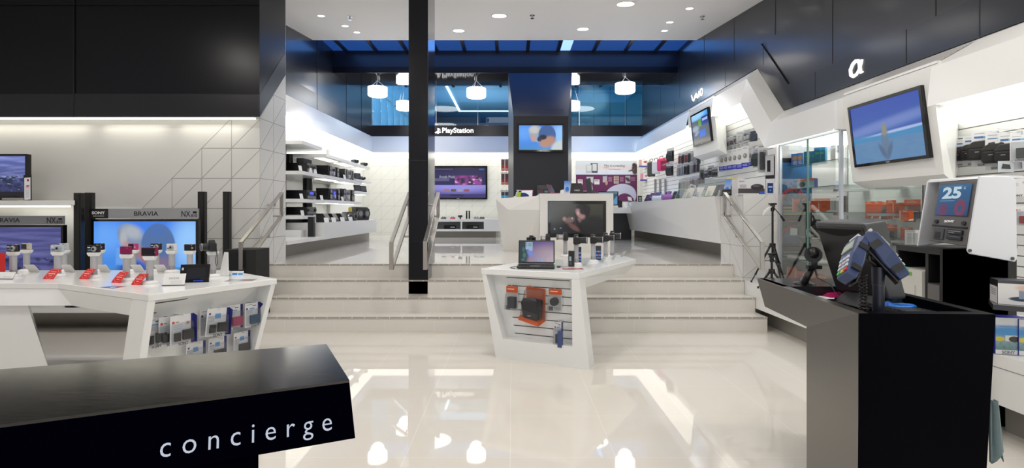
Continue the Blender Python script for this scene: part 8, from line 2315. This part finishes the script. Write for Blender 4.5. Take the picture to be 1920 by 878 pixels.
for px, py, lb in ((1788, 263, 'beside the first camera bag'), (1822, 258, 'behind the second camera bag'), (1893, 248, 'above the last camera bag'), (1910, 243, 'at the picture edge, upper'), (1905, 331, 'above the white accessory pack'), (1915, 385, 'at the picture edge, lower')):
    p = at(px, py, 4.0)
    X = 4.295
    Y = X * F / (px + 18 - 960)
    hook(V((X, Y, EYE - (py - 397) * Y / F)), RW, 0.26, 'white hook on the lower wall ' + lb, 'hooks of the lower wall')
# boxes low on the right
frp = pic('camera_dock_print', [('grad', (0.60, 0.60, 0.62), (0.68, 0.66, 0.64)), ('rect', 0, 0.88, 1, 1, (0.03, 0.03, 0.035)), ('ell', 0.58, 0.25, 0.34, 0.10, 0, (0.02, 0.04, 0.07), 0.15), ('rect', 0.46, 0.26, 0.72, 0.62, (0.20, 0.25, 0.32)), ('ell', 0.62, 0.72, 0.22, 0.12, 0, (0.62, 0.42, 0.34), 0.5)])
sdp = pic('camera_dock_side_print', [('grad', (0.66, 0.66, 0.68), (0.66, 0.66, 0.68)), ('rect', 0, 0.72, 1, 1, (0.02, 0.02, 0.02)), ('lines', 0.15, 0.3, 0.8, 0.6, 4, (0.3, 0.3, 0.32))])
p = at(1866, 571, 3.02)
t = empty('clear_shelf', p, R(-38), 'clear acrylic shelf holding the white camera dock box', 'shelf')
MB().bb(-0.01, 0.30, -0.01, 0.24, -0.03, 0, mat('smoked_acrylic', (0.05, 0.05, 0.055), 0.15)).build('plate', t)
c_ = carton(0, 0, 0.20, 0.15, 0.14, R(-30), frp, (0.03, 0.03, 0.04), 'white box picturing a camera dock on the clear shelf', p=p + V((0.115, -0.035, 0.0)), side=sdp)
undp = pic('underwater_box_print', [('grad', (0.04, 0.16, 0.20), (0.55, 0.60, 0.66)), ('rect', 0, 0, 1, 0.12, (0.66, 0.66, 0.68)), ('rect', 0, 0.80, 1, 1, (0.68, 0.68, 0.70)), ('ell', 0.4, 0.62, 0.7, 0.15, 0, (0.05, 0.25, 0.55), 0.6), ('noise', (8, 8), (0.12, 0.2, 0.06), 0.5, 0.65, (0.12, 0.35)), ('rect', 0.30, 0.36, 0.72, 0.52, (0.62, 0.62, 0.6)), ('ell', 0.58, 0.42, 0.17, 0.08, 0, (0.02, 0.02, 0.02), 0.1), ('ell', 0.12, 0.42, 0.16, 0.06, 0, (0.6, 0.5, 0.03), 0.2), ('lines', 0.1, 0.74, 0.8, 0.77, 1, (0.05, 0.15, 0.5))])
c_ = carton(0, 0, 0.17, 0.10, 0.225, R(-12), undp, (0.02, 0.025, 0.30), 'underwater camera box with reef picture on the white platform', p=V((wx(1891, 3.17), 3.15, 0.527)), text=('SONY', -0.1, 0.06, 0.4), tcol=(0.1, 0.1, 0.12))
c_ = carton(0, 0, 0.15, 0.10, 0.22, R(-12), undp, (0.02, 0.025, 0.30), 'second underwater camera box cut by the picture edge', p=V((wx(1944, 3.1), 3.12, 0.527)))
